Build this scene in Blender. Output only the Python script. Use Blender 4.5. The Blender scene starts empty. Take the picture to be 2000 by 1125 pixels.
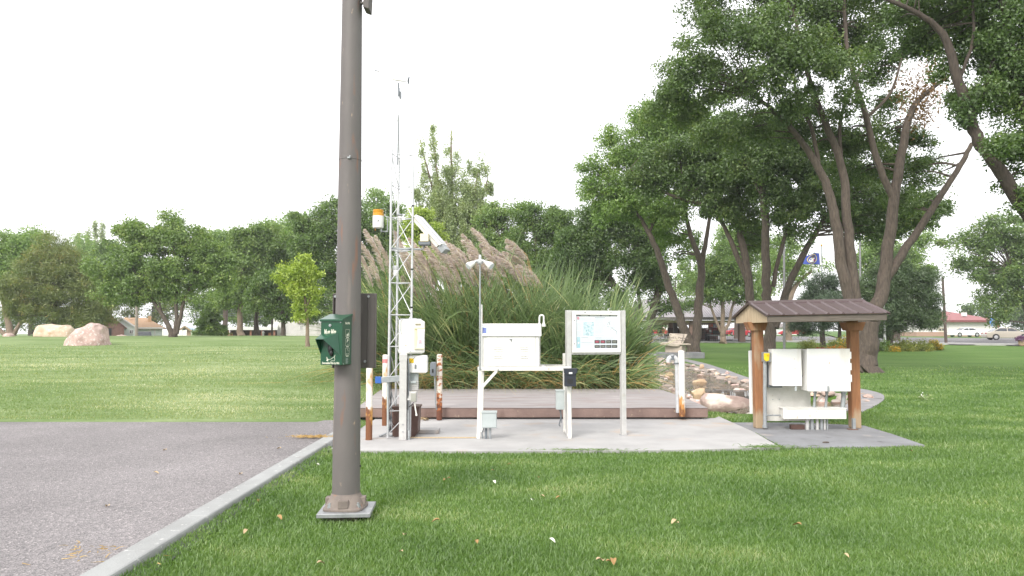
import bpy, bmesh, math, random
import numpy as np
from mathutils import Vector, Matrix, noise, Euler
random.seed(7)
RNG = np.random.default_rng(11)
SC = bpy.context.scene
COL = SC.collection
R = math.radians

# ------------------------------------------------------------------ camera
F = 1450.0            # focal length for a picture 2000 wide
HZ = 645.0            # row of the horizon
CAM = Vector((0, 0, 1.6))
PITCH = math.atan((HZ - 562.5) / F)
cd = bpy.data.cameras.new('camera'); cam = bpy.data.objects.new('camera', cd); COL.objects.link(cam)
cam.location = CAM; cam.rotation_euler = (math.pi / 2 + PITCH, 0, 0)
cd.sensor_width = 36; cd.lens = 36 * F / 2000; cd.clip_end = 3000; cd.clip_start = 0.05
SC.camera = cam
_cp, _sp = math.cos(PITCH), math.sin(PITCH)

def ray(u, v):
    x = (u - 1000) / F; y = (562.5 - v) / F
    return Vector((x, _cp - y * _sp, _sp + y * _cp))
def P(u, v, Y):                     # the point seen at a picture position, Y metres ahead
    d = ray(u, v); return CAM + d * (Y / d.y)

# ------------------------------------------------------------------ terrain
def lerp1(x, xs, ys):
    return float(np.interp(x, xs, ys))
def sstep(a, b, x):
    t = min(1, max(0, (x - a) / (b - a))); return t * t * (3 - 2 * t)
KX0, KX1 = -2.62, -2.42             # kerb
AY = 12.2                           # far edge of the asphalt
def Hbase(x, y):
    left = lerp1(y, [AY, 15, 18, 22, 27, 33, 40, 48, 60, 76, 96, 140, 600], [.11, .23, .37, .54, .71, .86, .98, 1.07, 1.09, 1.05, -.3, -.5, -.5])
    right = lerp1(y, [0, 20, 89, 150, 600], [0, 0, .43, .6, .8])
    k = sstep(17.5, 30, y); m = 1 - sstep(-3.1, -2.45 + 7.4 * k, x)
    z = right + (left - right) * m
    n = noise.noise(Vector((x * .13, y * .13, 3.1))) * .05 + noise.noise(Vector((x * .4, y * .4, 8.1))) * .02
    return z + n * sstep(11, 22, y)
BASIN = None
def polydist(x, y, poly):           # signed: positive inside
    ins = False; best = 1e9; n = len(poly)
    for i in range(n):
        x1, y1 = poly[i]; x2, y2 = poly[(i + 1) % n]
        if (y1 > y) != (y2 > y) and x < (x2 - x1) * (y - y1) / (y2 - y1) + x1: ins = not ins
        dx, dy = x2 - x1, y2 - y1
        t = max(0, min(1, ((x - x1) * dx + (y - y1) * dy) / (dx * dx + dy * dy)))
        best = min(best, math.hypot(x - x1 - t * dx, y - y1 - t * dy))
    return best if ins else -best
def H(x, y):
    if x < KX1 - .05 and y < AY: return -.06
    z = Hbase(x, y) if y > AY else -.03 * (1 - sstep(KX1 + .05, KX1 + .5, x))
    if BASIN and 2 < x < 12 and 12 < y < 60:
        d = polydist(x, y, BASIN)
        if d > 0:
            z -= (0.24 if y > 20.6 else .5) * sstep(0, .5, d)
    return z
def GT(u, v, z=None):               # ground point under a picture position
    d = ray(u, v)
    if z is not None: return CAM + d * ((z - 1.6) / d.z)
    lo = 2.0; y = lo
    while y < 400:
        p = CAM + d * (y / d.y)
        if p.z < H(p.x, p.y): break
        lo = y; y *= 1.01
    hi = y
    for _ in range(20):
        m = (lo + hi) / 2; p = CAM + d * (m / d.y)
        if p.z < H(p.x, p.y): hi = m
        else: lo = m
    return CAM + d * (hi / d.y)
_b = [(1288, 700), (1330, 709), (1400, 727), (1470, 750), (1560, 764), (1640, 768), (1695, 772), (1702, 782), (1680, 796), (1640, 806),
      (1480, 809), (1420, 806), (1385, 792), (1322, 768), (1300, 758), (1288, 745)]
BASIN = [tuple(GT(u, v).xy) for u, v in _b]

# ------------------------------------------------------------------ mesh builder
OFF = {}
class MB:
    def __init__(s): s.v = []; s.f = []
    def add(s, vs, fs):
        k = len(s.v); s.v += [tuple(p) for p in vs]; s.f += [tuple(i + k for i in f) for f in fs]; return s
    def bb(s, x0, x1, y0, y1, z0, z1, M=None):
        vs = [Vector(p) for p in ((x0, y0, z0), (x1, y0, z0), (x1, y1, z0), (x0, y1, z0), (x0, y0, z1), (x1, y0, z1), (x1, y1, z1), (x0, y1, z1))]
        if M: vs = [M @ p for p in vs]
        return s.add(vs, [(3, 2, 1, 0), (4, 5, 6, 7), (0, 1, 5, 4), (1, 2, 6, 5), (2, 3, 7, 6), (3, 0, 4, 7)])
    def box(s, c, d, rz=0):
        M = Matrix.Translation(c) @ Matrix.Rotation(rz, 4, 'Z')
        return s.bb(-d[0] / 2, d[0] / 2, -d[1] / 2, d[1] / 2, -d[2] / 2, d[2] / 2, M)
    def bar(s, p0, p1, w, h=None, up=(0, 0, 1)):      # square bar between two points
        p0, p1 = Vector(p0), Vector(p1); h = h or w
        z = (p1 - p0); L = z.length; z.normalize()
        x = z.cross(Vector(up))
        if x.length < 1e-3: x = z.cross(Vector((0, 1, 0)))
        x.normalize(); y = x.cross(z)
        M = Matrix(((x.x, y.x, z.x, p0.x), (x.y, y.y, z.y, p0.y), (x.z, y.z, z.z, p0.z), (0, 0, 0, 1)))
        return s.bb(-w / 2, w / 2, -h / 2, h / 2, 0, L, M)
    def tube(s, pts, rs, n=8, caps=True):
        pts = [Vector(p) for p in pts]
        if not hasattr(rs, '__len__'): rs = [rs] * len(pts)
        vs = []; fs = []; x = None
        for i, p in enumerate(pts):
            t = (pts[min(i + 1, len(pts) - 1)] - pts[max(i - 1, 0)])
            if t.length < 1e-9: t = Vector((0, 0, 1))
            t.normalize()
            if x is None:
                a = Vector((0, 1, 0)) if abs(t.y) < .8 else Vector((1, 0, 0))
                x = t.cross(a).normalized()
            else:
                x = (x - t * x.dot(t)).normalized()
            y = t.cross(x)
            for k in range(n):
                a = 2 * math.pi * k / n
                vs.append(p + (x * math.cos(a) + y * math.sin(a)) * rs[i])
        for i in range(len(pts) - 1):
            for k in range(n):
                fs.append((i * n + k, i * n + (k + 1) % n, (i + 1) * n + (k + 1) % n, (i + 1) * n + k))
        if caps:
            fs.append(tuple(range(n - 1, -1, -1))); fs.append(tuple((len(pts) - 1) * n + k for k in range(n)))
        return s.add(vs, fs)
    def cyl(s, p0, p1, r0, r1=None, n=16): return s.tube([p0, p1], [r0, r0 if r1 is None else r1], n)
    def prism(s, pts, vec):
        pts = [Vector(p) for p in pts]; vec = Vector(vec); n = len(pts)
        return s.add(pts + [p + vec for p in pts], [tuple(range(n))[::-1], tuple(range(n, 2 * n))] + [(i, (i + 1) % n, n + (i + 1) % n, n + i) for i in range(n)])
    def lathe(s, prof, c=(0, 0, 0), n=20):
        vs = []; fs = []; c = Vector(c)
        for r, z in prof:
            for k in range(n):
                a = 2 * math.pi * k / n; vs.append(c + Vector((r * math.cos(a), r * math.sin(a), z)))
        for i in range(len(prof) - 1):
            for k in range(n): fs.append((i * n + k, i * n + (k + 1) % n, (i + 1) * n + (k + 1) % n, (i + 1) * n + k))
        fs.append(tuple(range(n - 1, -1, -1))); fs.append(tuple((len(prof) - 1) * n + k for k in range(n)))
        return s.add(vs, fs)
    def ball(s, c, r, nu=12, nv=8):
        if not hasattr(r, '__len__'): r = (r, r, r)
        vs = []; fs = []
        for j in range(1, nv):
            b = math.pi * j / nv
            for i in range(nu):
                a = 2 * math.pi * i / nu
                vs.append((c[0] + r[0] * math.sin(b) * math.cos(a), c[1] + r[1] * math.sin(b) * math.sin(a), c[2] - r[2] * math.cos(b)))
        t = len(vs); vs += [(c[0], c[1], c[2] - r[2]), (c[0], c[1], c[2] + r[2])]
        for j in range(nv - 2):
            for i in range(nu): fs.append((j * nu + i, j * nu + (i + 1) % nu, (j + 1) * nu + (i + 1) % nu, (j + 1) * nu + i))
        for i in range(nu):
            fs.append((t, (i + 1) % nu, i)); fs.append((t + 1, (nv - 2) * nu + i, (nv - 2) * nu + (i + 1) % nu))
        return s.add(vs, fs)
    def poly(s, pts): return s.add(pts, [tuple(range(len(pts)))])
    def build(s, name, m, parent=None, smooth=False, bevel=0, loc=None):
        off = OFF[parent.name] if parent else Vector(loc or (0, 0, 0))
        me = bpy.data.meshes.new(name)
        me.from_pydata([(a - off.x, b - off.y, c - off.z) for a, b, c in s.v], [], s.f)
        me.materials.append(m)
        return link(name, me, parent, off, smooth, bevel)

def link(name, me, parent=None, off=None, smooth=False, bevel=0):
    o = bpy.data.objects.new(name, me); COL.objects.link(o)
    if parent: o.parent = parent
    elif off is not None: o.location = off
    OFF[o.name] = off if off is not None else Vector((0, 0, 0))
    if smooth:
        me.polygons.foreach_set('use_smooth', [True] * len(me.polygons)); me.set_sharp_from_angle(angle=R(42))
    if bevel:
        b = o.modifiers.new('bevel', 'BEVEL'); b.width = bevel; b.segments = 2; b.limit_method = 'ANGLE'; b.angle_limit = R(40)
    return o

def tag(o, label, cat, group=None, kind=None):
    if label: o['label'] = label
    if cat: o['category'] = cat
    if group: o['group'] = group
    if kind: o['kind'] = kind
    return o
def structure(o): o['kind'] = 'structure'; return o
def thing(name, label, cat, loc, rz=0, group=None):
    o = bpy.data.objects.new(name, None); COL.objects.link(o); o.empty_display_size = .1
    o.location = loc; o.rotation_euler = (0, 0, rz)
    OFF[o.name] = Vector(loc) if rz == 0 else Vector((0, 0, 0))
    return tag(o, label, cat, group)
def copy_tree(o, parent=None):
    c = o.copy(); COL.objects.link(c)
    if parent: c.parent = parent
    for ch in list(o.children): copy_tree(ch, c)
    return c

def np_mesh(name, verts, nper, m, parent=None, off=None):    # many separate faces of nper corners each
    n = len(verts); me = bpy.data.meshes.new(name)
    off = OFF[parent.name] if parent else Vector(off or (0, 0, 0))
    verts = verts - np.array(off)
    me.vertices.add(n); me.vertices.foreach_set('co', verts.astype(np.float32).ravel())
    me.loops.add(n); me.loops.foreach_set('vertex_index', np.arange(n, dtype=np.int32))
    k = n // nper; me.polygons.add(k)
    me.polygons.foreach_set('loop_start', np.arange(0, n, nper, dtype=np.int32))
    me.update(calc_edges=True); me.materials.append(m)
    return link(name, me, parent, off)
def np_ribbons(name, pts, wid, m, parent=None, off=None):
    # pts: (n, k, 3) spines; wid: (n, k, 3) half-width vectors
    n, k, _ = pts.shape
    off = OFF[parent.name] if parent else Vector(off or (0, 0, 0))
    V = np.stack([pts - wid, pts + wid], axis=2).reshape(n, k * 2, 3) - np.array(off)
    quad = np.array([[2 * i, 2 * i + 1, 2 * i + 3, 2 * i + 2] for i in range(k - 1)], dtype=np.int32)
    Fc = (quad[None] + (np.arange(n, dtype=np.int32) * (k * 2))[:, None, None]).reshape(-1)
    me = bpy.data.meshes.new(name); me.vertices.add(n * k * 2); me.vertices.foreach_set('co', V.astype(np.float32).ravel())
    me.loops.add(len(Fc)); me.loops.foreach_set('vertex_index', Fc)
    me.polygons.add(len(Fc) // 4); me.polygons.foreach_set('loop_start', np.arange(0, len(Fc), 4, dtype=np.int32))
    me.update(calc_edges=True); me.materials.append(m)
    return link(name, me, parent, off)

# ------------------------------------------------------------------ materials
def _nt(name):
    m = bpy.data.materials.new(name); m.use_nodes = True
    nt = m.node_tree; nt.nodes.clear()
    return m, nt, nt.nodes.new, nt.links.new
def c4(c): return (c[0], c[1], c[2], 1)
def mat(name, c1, c2=None, sc=6, rough=.6, bump=.0, bsc=None, metal=0, stretch=(1, 1, 1), stains=(), lo=.35, hi=.65, spec=.5, detail=6, coat=0):
    m, nt, N, L = _nt(name)
    out = N('ShaderNodeOutputMaterial'); b = N('ShaderNodeBsdfPrincipled'); L(b.outputs[0], out.inputs[0])
    tc = N('ShaderNodeTexCoord'); mp = N('ShaderNodeMapping'); mp.inputs['Scale'].default_value = stretch
    L(tc.outputs['Object'], mp.inputs[0])
    nz = N('ShaderNodeTexNoise'); nz.inputs['Scale'].default_value = sc; nz.inputs['Detail'].default_value = detail; nz.inputs['Roughness'].default_value = .6
    L(mp.outputs[0], nz.inputs[0])
    rp = N('ShaderNodeValToRGB'); L(nz.outputs[0], rp.inputs[0])
    c2 = c2 or tuple(x * .85 for x in c1)
    rp.color_ramp.elements[0].position = lo; rp.color_ramp.elements[1].position = hi
    rp.color_ramp.elements[0].color = c4(c1); rp.color_ramp.elements[1].color = c4(c2)
    col = rp.outputs[0]
    for st in stains:                # (colour, scale, lo, hi, stretch, foot): foot = worn more towards the thing's foot
        sc_, lo_, hi_ = st[1:4]; stz = st[4] if len(st) > 4 else (1, 1, 1)
        mp2 = N('ShaderNodeMapping'); mp2.inputs['Scale'].default_value = stz; mp2.inputs['Location'].default_value = (sc_ * .37, 3.3, 1.7)
        L(tc.outputs['Object'], mp2.inputs[0])
        n2 = N('ShaderNodeTexNoise'); n2.inputs['Scale'].default_value = sc_; n2.inputs['Detail'].default_value = 5; L(mp2.outputs[0], n2.inputs[0])
        val = n2.outputs[0]
        if len(st) > 5:
            sx = N('ShaderNodeSeparateXYZ'); L(tc.outputs['Object'], sx.inputs[0])
            ma = N('ShaderNodeMapRange'); ma.inputs[1].default_value = st[5]; ma.inputs[2].default_value = 0; ma.inputs[3].default_value = 0; ma.inputs[4].default_value = .35
            L(sx.outputs[2], ma.inputs[0])
            ad = N('ShaderNodeMath'); ad.operation = 'ADD'; L(val, ad.inputs[0]); L(ma.outputs[0], ad.inputs[1]); val = ad.outputs[0]
        mr = N('ShaderNodeMapRange'); mr.inputs[1].default_value = lo_; mr.inputs[2].default_value = hi_; L(val, mr.inputs[0])
        mx = N('ShaderNodeMixRGB'); L(mr.outputs[0], mx.inputs[0]); L(col, mx.inputs[1]); mx.inputs[2].default_value = c4(st[0]); col = mx.outputs[0]
    L(col, b.inputs['Base Color'])
    b.inputs['Roughness'].default_value = rough; b.inputs['Metallic'].default_value = metal
    b.inputs['Specular IOR Level'].default_value = spec; b.inputs['Coat Weight'].default_value = coat
    if bump:
        n3 = N('ShaderNodeTexNoise'); n3.inputs['Scale'].default_value = bsc or sc * 4; n3.inputs['Detail'].default_value = 5; L(mp.outputs[0], n3.inputs[0])
        bp = N('ShaderNodeBump'); bp.inputs['Strength'].default_value = bump; bp.inputs['Distance'].default_value = .02; L(n3.outputs[0], bp.inputs['Height']); L(bp.outputs[0], b.inputs['Normal'])
    return m
KEEP = ('red_blossoms', 'orange_blossoms', 'golden_blossoms', 'purple_blossoms', 'reed_plumes', 'lawn_grass', 'knoll_grass', 'yellow_green_leaves')
def leafmat(name, c1, c2, c3=None, sc=.8, trans=.35, rough=.55, nw=1.3, st=(1, 1, 1)):
    # leaf tint differs leaf by leaf and bough by bough; light passes through the blades
    if name not in KEEP: c1, c2, c3 = [c and (c[0] * 1.75, c[1] * 1.6, c[2] * 1.45) for c in (c1, c2, c3)]
    m, nt, N, L = _nt(name)
    out = N('ShaderNodeOutputMaterial')
    geo = N('ShaderNodeNewGeometry'); tc = N('ShaderNodeTexCoord')
    nz = N('ShaderNodeTexNoise'); nz.inputs['Scale'].default_value = sc; nz.inputs['Detail'].default_value = 3; mp = N('ShaderNodeMapping'); mp.inputs['Scale'].default_value = st; L(tc.outputs['Object'], mp.inputs[0]); L(mp.outputs[0], nz.inputs[0])
    ad = N('ShaderNodeMath'); ad.operation = 'MULTIPLY_ADD'; ad.inputs[1].default_value = .55; L(geo.outputs['Random Per Island'], ad.inputs[0])
    sb = N('ShaderNodeMath'); sb.operation = 'MULTIPLY_ADD'; sb.inputs[1].default_value = nw; sb.inputs[2].default_value = .23 - nw / 2; L(nz.outputs[0], sb.inputs[0])
    L(sb.outputs[0], ad.inputs[2])
    rp = N('ShaderNodeValToRGB'); L(ad.outputs[0], rp.inputs[0])
    e = rp.color_ramp.elements; e[0].position = .1; e[0].color = c4(c1); e[1].position = .75; e[1].color = c4(c2)
    if c3: q = rp.color_ramp.elements.new(.97); q.color = c4(c3)
    d = N('ShaderNodeBsdfDiffuse'); t = N('ShaderNodeBsdfTranslucent'); g = N('ShaderNodeBsdfGlossy')
    L(rp.outputs[0], d.inputs[0])
    br = N('ShaderNodeMixRGB'); br.blend_type = 'MULTIPLY'; br.inputs[0].default_value = 1; br.inputs[2].default_value = (1.25, 1.25, .55, 1); L(rp.outputs[0], br.inputs[1]); L(br.outputs[0], t.inputs[0])
    g.inputs['Roughness'].default_value = rough; g.inputs[0].default_value = (1, 1, 1, 1)
    m1 = N('ShaderNodeMixShader'); m1.inputs[0].default_value = trans; L(d.outputs[0], m1.inputs[1]); L(t.outputs[0], m1.inputs[2])
    m2 = N('ShaderNodeMixShader'); m2.inputs[0].default_value = .05; L(m1.outputs[0], m2.inputs[1]); L(g.outputs[0], m2.inputs[2])
    L(m2.outputs[0], out.inputs[0])
    return m
M = {}
M['white'] = mat('white_paint', (.78, .77, .75), (.72, .71, .69), 5, .45, .03, 40)
M['white_worn'] = mat('worn_white_paint', (.72, .71, .67), (.62, .61, .56), 7, .5, .05, 50, stains=((( .35, .24, .14), 14, .66, .74),))
M['white_box'] = mat('white_enamel', (.82, .82, .80), (.78, .78, .76), 3, .35, stains=(((.55, .50, .42), 4, .56, .9, (1.5, 1.5, .3)), ((.45, .30, .2), 18, .70, .76)))
M['cream'] = mat('cream_plastic', (.80, .72, .50), (.76, .68, .46), 5, .4)
M['paper'] = mat('paper', (.80, .78, .80), (.72, .68, .72), 30, .8)
M['galv'] = mat('galvanised_steel', (.36, .38, .39), (.28, .30, .31), 20, .42, .03, metal=.4)
M['galv_pale'] = mat('pale_galvanised_steel', (.58, .59, .60), (.46, .47, .48), 12, .45, metal=.35)
M['greybox'] = mat('grey_enamel', (.42, .46, .46), (.36, .40, .40), 6, .45, .02, 40)
M['greydark'] = mat('dark_grey_enamel', (.16, .18, .20), (.12, .135, .15), 6, .5)
M['alu'] = mat('aluminium', (.54, .535, .52), (.46, .455, .445), 10, .4, metal=.2, stains=(((.45, .42, .38), 9, .62, .8),))
M['bollard'] = mat('rusting_white_paint', (.78, .76, .72), (.70, .66, .58), 9, .6, .15, 40, stains=(((.55, .28, .07), 7, .56, .66, (1, 1, .45), .9), ((.17, .065, .025), 9, .66, .76, (1, 1, .5), .9)))
M['bollard_rust'] = mat('heavily_rusted_paint', (.72, .68, .62), (.6, .52, .42), 12, .7, .3, 60, stains=(((.36, .12, .04), 8, .50, .58, (1, 1, 1.6), .5), ((.12, .04, .02), 14, .60, .68, (1, 1, 2), .4)))
M['bollard_clean'] = mat('white_pipe_paint', (.80, .79, .76), (.76, .74, .70), 8, .5, .05, 40, stains=(((.5, .24, .07), 9, .66, .74, (1, 1, .4), .5), ((.2, .08, .03), 9, .78, .86, (1, 1, .5), .35)))
M['pole'] = mat('weathered_brown_steel', (.138, .124, .119), (.112, .102, .098), 3, .6, .06, 60, stretch=(1, 1, .35),
    stains=(((.21, .175, .155), 4, .54, .72, (2.2, 2.2, .22)), ((.19, .105, .075), 8, .62, .72, (1.6, 1.6, .3)), ((.36, .27, .19), 14, .68, .72, (1.5, 1.5, .4))))
M['polebase'] = mat('cast_brown_base', (.20, .165, .14), (.15, .125, .11), 10, .7, .2, 60, stains=(((.26, .14, .09), 9, .62, .72),))
M['plate'] = mat('zinc_plate', (.33, .34, .35), (.25, .26, .27), 16, .45, .04, 50, metal=.4, stains=(((.2, .2, .2), 12, .62, .7),))
M['conc_dirty'] = mat('stained_concrete', (.22, .19, .15), (.15, .13, .10), 14, .9, .3)
M['signback'] = mat('brown_sign_panel', (.105, .092, .086), (.085, .075, .072), 4, .65, .04, 30, stretch=(1, 1, .3), stains=(((.16, .14, .13), 6, .6, .75, (1, 1, .3)),))
M['green'] = mat('dark_green_enamel', (.002, .062, .027), (.002, .052, .023), 5, .28, .02, 30, spec=.6)
M['black'] = mat('black_plastic', (.012, .012, .013), (.02, .02, .02), 8, .5)
M['navy'] = mat('navy_plastic', (.025, .030, .045), (.02, .023, .035), 8, .4)
M['print_cream'] = mat('cream_print', (.62, .62, .52), (.55, .56, .46), 20, .6)
M['blue'] = mat('blue_paint', (.03, .12, .42), (.025, .1, .36), 8, .45)
M['yellow'] = mat('yellow_plastic', (.85, .58, .01), (.75, .5, .01), 8, .4)
M['amber'] = mat('amber_funnel', (.62, .30, .02), (.5, .23, .015), 8, .35)
M['brownbox'] = mat('brown_enamel', (.085, .045, .035), (.07, .036, .028), 6, .45, stains=(((.13, .09, .07), 6, .6, .8),))
M['wood_post'] = mat('stained_cedar', (.30, .135, .055), (.225, .098, .042), 9, .7, .15, 30, stretch=(5, 5, .5), stains=(((.34, .25, .16), 3, .56, .72, (2, 2, .5), .45),))
M['wood_pale'] = mat('pale_planks', (.48, .38, .25), (.36, .28, .18), 9, .75, .12, 30, stretch=(5, 5, .4), stains=(((.2, .16, .11), 8, .62, .72, (4, 4, .3)),))
M['wood_grey'] = mat('weathered_fascia', (.15, .125, .105), (.10, .085, .072), 8, .8, .2, 30, stretch=(.5, 5, 6), stains=(((.1, .08, .07), 10, .68, .74),))
M['roof_brown'] = mat('brown_ribbed_metal', (.098, .066, .066), (.084, .058, .059), 3, .35, metal=.1)
M['conc_pad'] = mat('pale_concrete', (.385, .378, .372), (.32, .314, .31), 1.6, .85, .08, 60, stains=(((.42, .31, .22), 1.4, .60, .82), ((.30, .29, .27), 5, .66, .82)))
M['conc_grey'] = mat('grey_concrete', (.22, .225, .235), (.17, .172, .18), 2.2, .9, .15, 60, stains=(((.33, .30, .27), 2.3, .6, .75), ((.11, .11, .115), 4, .64, .74)))
M['conc_red'] = mat('red_concrete', (.31, .285, .282), (.26, .24, .238), 1.3, .85, .12, 40, stretch=(.5, 2.2, 1), stains=(((.23, .18, .165), 2.2, .52, .75, (.5, 2, 1)), ((.42, .39, .38), 5, .6, .72, (.5, 3, 1))))
M['conc_red_edge'] = mat('red_concrete_edge', (.25, .175, .15), (.19, .13, .112), 3, .9, .3, 40, stains=(((.34, .26, .20), 12, .64, .7), ((.13, .08, .065), 3, .6, .75, (1, 1, .3))))
M['kerb'] = mat('kerb_concrete', (.31, .318, .314), (.25, .255, .25), 2.5, .9, .25, 70, stains=(((.22, .2, .18), 6, .66, .74), ((.5, .5, .49), 18, .64, .7)))
M['glass'] = mat('dark_glass', (.03, .035, .04), (.05, .055, .06), 3, .05, spec=.8)
M['sky_glass'] = mat('pale_glass', (.25, .3, .34), (.3, .35, .38), 3, .08)
M['rubber'] = mat('tyre_rubber', (.018, .018, .018), (.025, .025, .025), 8, .8)
M['rim'] = mat('alloy_rim', (.5, .5, .5), (.45, .45, .45), 8, .3, metal=.7)
M['bark'] = mat('grey_brown_bark', (.118, .093, .074), (.062, .049, .040), 7, .95, .9, 14, stretch=(2.5, 2.5, .55))
M['bark_dark'] = mat('dark_bark', (.075, .058, .046), (.04, .032, .026), 7, .95, .9, 14, stretch=(2.5, 2.5, .55))
M['bark_pale'] = mat('pale_bark', (.26, .20, .15), (.16, .12, .09), 7, .95, .6, 14, stretch=(2.5, 2.5, .55))
# foliage
M['lf_dark'] = leafmat('ash_leaves_dark', (.025, .058, .014), (.058, .112, .024), (.11, .165, .04))
M['lf_mid'] = leafmat('ash_leaves_mid', (.034, .076, .016), (.080, .146, .030), (.16, .215, .06))
M['lf_big'] = leafmat('grove_leaves', (.028, .062, .016), (.066, .120, .028), (.13, .185, .055))
M['lf_far'] = leafmat('haze_lightened_leaves', (.050, .102, .024), (.115, .190, .048), (.23, .30, .10))  # lightened so that distance haze and glare sit in the leaf colour
M['lf_light'] = leafmat('light_green_leaves', (.060, .125, .026), (.120, .205, .048), (.19, .27, .075))
M['lf_pale'] = leafmat('pale_poplar_leaves', (.10, .15, .065), (.19, .255, .13), (.34, .40, .25))
M['lf_yellow'] = leafmat('yellow_green_leaves', (.20, .30, .035), (.38, .48, .075), (.52, .58, .14))
M['lf_olive'] = leafmat('olive_needles', (.062, .100, .028), (.125, .165, .052), (.24, .20, .08))
M['lf_spruce'] = leafmat('spruce_needles', (.020, .042, .024), (.042, .075, .042), (.07, .11, .065), trans=.15)
M['lf_pine'] = leafmat('pine_needles', (.026, .054, .024), (.055, .095, .04), (.08, .13, .06), trans=.2)
M['lf_brown'] = leafmat('dry_brown_leaves', (.075, .045, .018), (.14, .09, .04))
M['shrub_green'] = leafmat('shrub_leaves', (.06, .09, .018), (.15, .19, .035), (.26, .24, .05))
M['fl_red'] = leafmat('red_blossoms', (.18, .01, .012), (.35, .02, .02))
M['fl_orange'] = leafmat('orange_blossoms', (.45, .12, .01), (.65, .28, .015))
M['fl_gold'] = leafmat('golden_blossoms', (.42, .24, .01), (.6, .4, .02))
M['fl_purple'] = leafmat('purple_blossoms', (.12, .05, .14), (.2, .08, .2))
M['reed'] = leafmat('reed_leaves', (.036, .078, .028), (.108, .168, .070), (.34, .37, .21), sc=1.2, trans=.3)
M['reed_dry'] = leafmat('dry_reed_leaves', (.20, .14, .06), (.32, .24, .11), (.40, .32, .17), sc=1.2)
M['plume'] = leafmat('reed_plumes', (.47, .39, .40), (.64, .56, .565), (.78, .72, .715), sc=2, trans=.3)
M['grass'] = leafmat('lawn_grass', (.078, .162, .031), (.172, .282, .072), (.35, .41, .19), sc=.8, trans=.4, nw=1.5, st=(.8, 1.3, 1))
M['grass_dry'] = leafmat('knoll_grass', (.165, .25, .085), (.33, .38, .19), (.56, .56, .40), sc=.75, trans=.4, nw=2.6, st=(.35, 1.2, 1))
# ------------------------------------------------------------------ ground
def lawn_material():
    m, nt, N, L = _nt('lawn_turf')
    out = N('ShaderNodeOutputMaterial'); b = N('ShaderNodeBsdfPrincipled'); L(b.outputs[0], out.inputs[0])
    tc = N('ShaderNodeTexCoord')
    def nz(sc, det=5, st=(1, 1, 1)):
        mp = N('ShaderNodeMapping'); mp.inputs['Scale'].default_value = st; L(tc.outputs['Object'], mp.inputs[0])
        n = N('ShaderNodeTexNoise'); n.inputs['Scale'].default_value = sc; n.inputs['Detail'].default_value = det; L(mp.outputs[0], n.inputs[0]); return n.outputs[0]
    def ramp(f, a, ca, z, cz):
        r = N('ShaderNodeValToRGB'); L(f, r.inputs[0]); e = r.color_ramp.elements
        e[0].position = a; e[0].color = c4(ca); e[1].position = z; e[1].color = c4(cz); return r.outputs[0]
    def mix(f, a, c, mode='MIX'):
        x = N('ShaderNodeMixRGB'); x.blend_type = mode
        if isinstance(f, (int, float)): x.inputs[0].default_value = f
        else: L(f, x.inputs[0])
        for s, q in ((a, 1), (c, 2)):
            if isinstance(s, tuple): x.inputs[q].default_value = c4(s)
            else: L(s, x.inputs[q])
        return x.outputs[0]
    fine = ramp(nz(26, 8, (1, .6, 1)), .3, (.04, .095, .015), .7, (.105, .185, .038))
    patch = ramp(nz(.35, 5), .35, (.055, .118, .018), .68, (.11, .18, .042))
    col = mix(.55, fine, patch)
    mow = nz(.9, 3, (.16, 1.6, 1))                 # streaks left by the mower
    mr = N('ShaderNodeMapRange'); mr.inputs[1].default_value = .55; mr.inputs[2].default_value = .75; mr.inputs[4].default_value = .6; L(mow, mr.inputs[0])
    col = mix(mr.outputs[0], col, (.15, .20, .065))
    # drier, paler turf on the knoll
    sx = N('ShaderNodeSeparateXYZ'); L(tc.outputs['Object'], sx.inputs[0])
    kx = N('ShaderNodeMapRange'); kx.inputs[1].default_value = 2; kx.inputs[2].default_value = -5; L(sx.outputs[0], kx.inputs[0])
    ky = N('ShaderNodeMapRange'); ky.inputs[1].default_value = 11.9; ky.inputs[2].default_value = 12.3; L(sx.outputs[1], ky.inputs[0])
    kk = N('ShaderNodeMath'); kk.operation = 'MULTIPLY'; L(kx.outputs[0], kk.inputs[0]); L(ky.outputs[0], kk.inputs[1])
    dryn = N('ShaderNodeMapRange'); dryn.inputs[1].default_value = .38; dryn.inputs[2].default_value = .68; dryn.inputs[3].default_value = .25; dryn.inputs[4].default_value = .95
    L(nz(.7, 4, (.35, 1.2, 1)), dryn.inputs[0])
    k2 = N('ShaderNodeMath'); k2.operation = 'MULTIPLY'; L(kk.outputs[0], k2.inputs[0]); L(dryn.outputs[0], k2.inputs[1])
    col = mix(k2.outputs[0], col, ramp(nz(9, 8, (.5, 1.5, 1)), .3, (.17, .23, .09), .7, (.30, .35, .185)))
    L(col, b.inputs['Base Color']); b.inputs['Roughness'].default_value = .9; b.inputs['Specular IOR Level'].default_value = .15
    n3 = nz(60, 6); bp = N('ShaderNodeBump'); bp.inputs['Strength'].default_value = .5; bp.inputs['Distance'].default_value = .03; L(n3, bp.inputs['Height']); L(bp.outputs[0], b.inputs['Normal'])
    return m
M['lawn'] = lawn_material()
def axis(marks, lo, hi, fine, grow, c0, c1):
    xs = [c0]
    while xs[-1] < c1: xs.append(xs[-1] + fine)
    s = fine
    while xs[-1] < hi: s *= grow; xs.append(xs[-1] + s)
    left = [c0]; s = fine
    while left[-1] > lo: s *= grow; left.append(left[-1] - s)
    xs = sorted(set(left[1:] + xs + marks)); return xs
xs = axis([KX0, KX1, KX0 - .05], -260, 300, .4, 1.12, -12, 14)
ys = axis([AY - .03, AY + .02], -30, 900, .3, 1.1, 2, 45)
lb = MB(); nx = len(xs)
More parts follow.
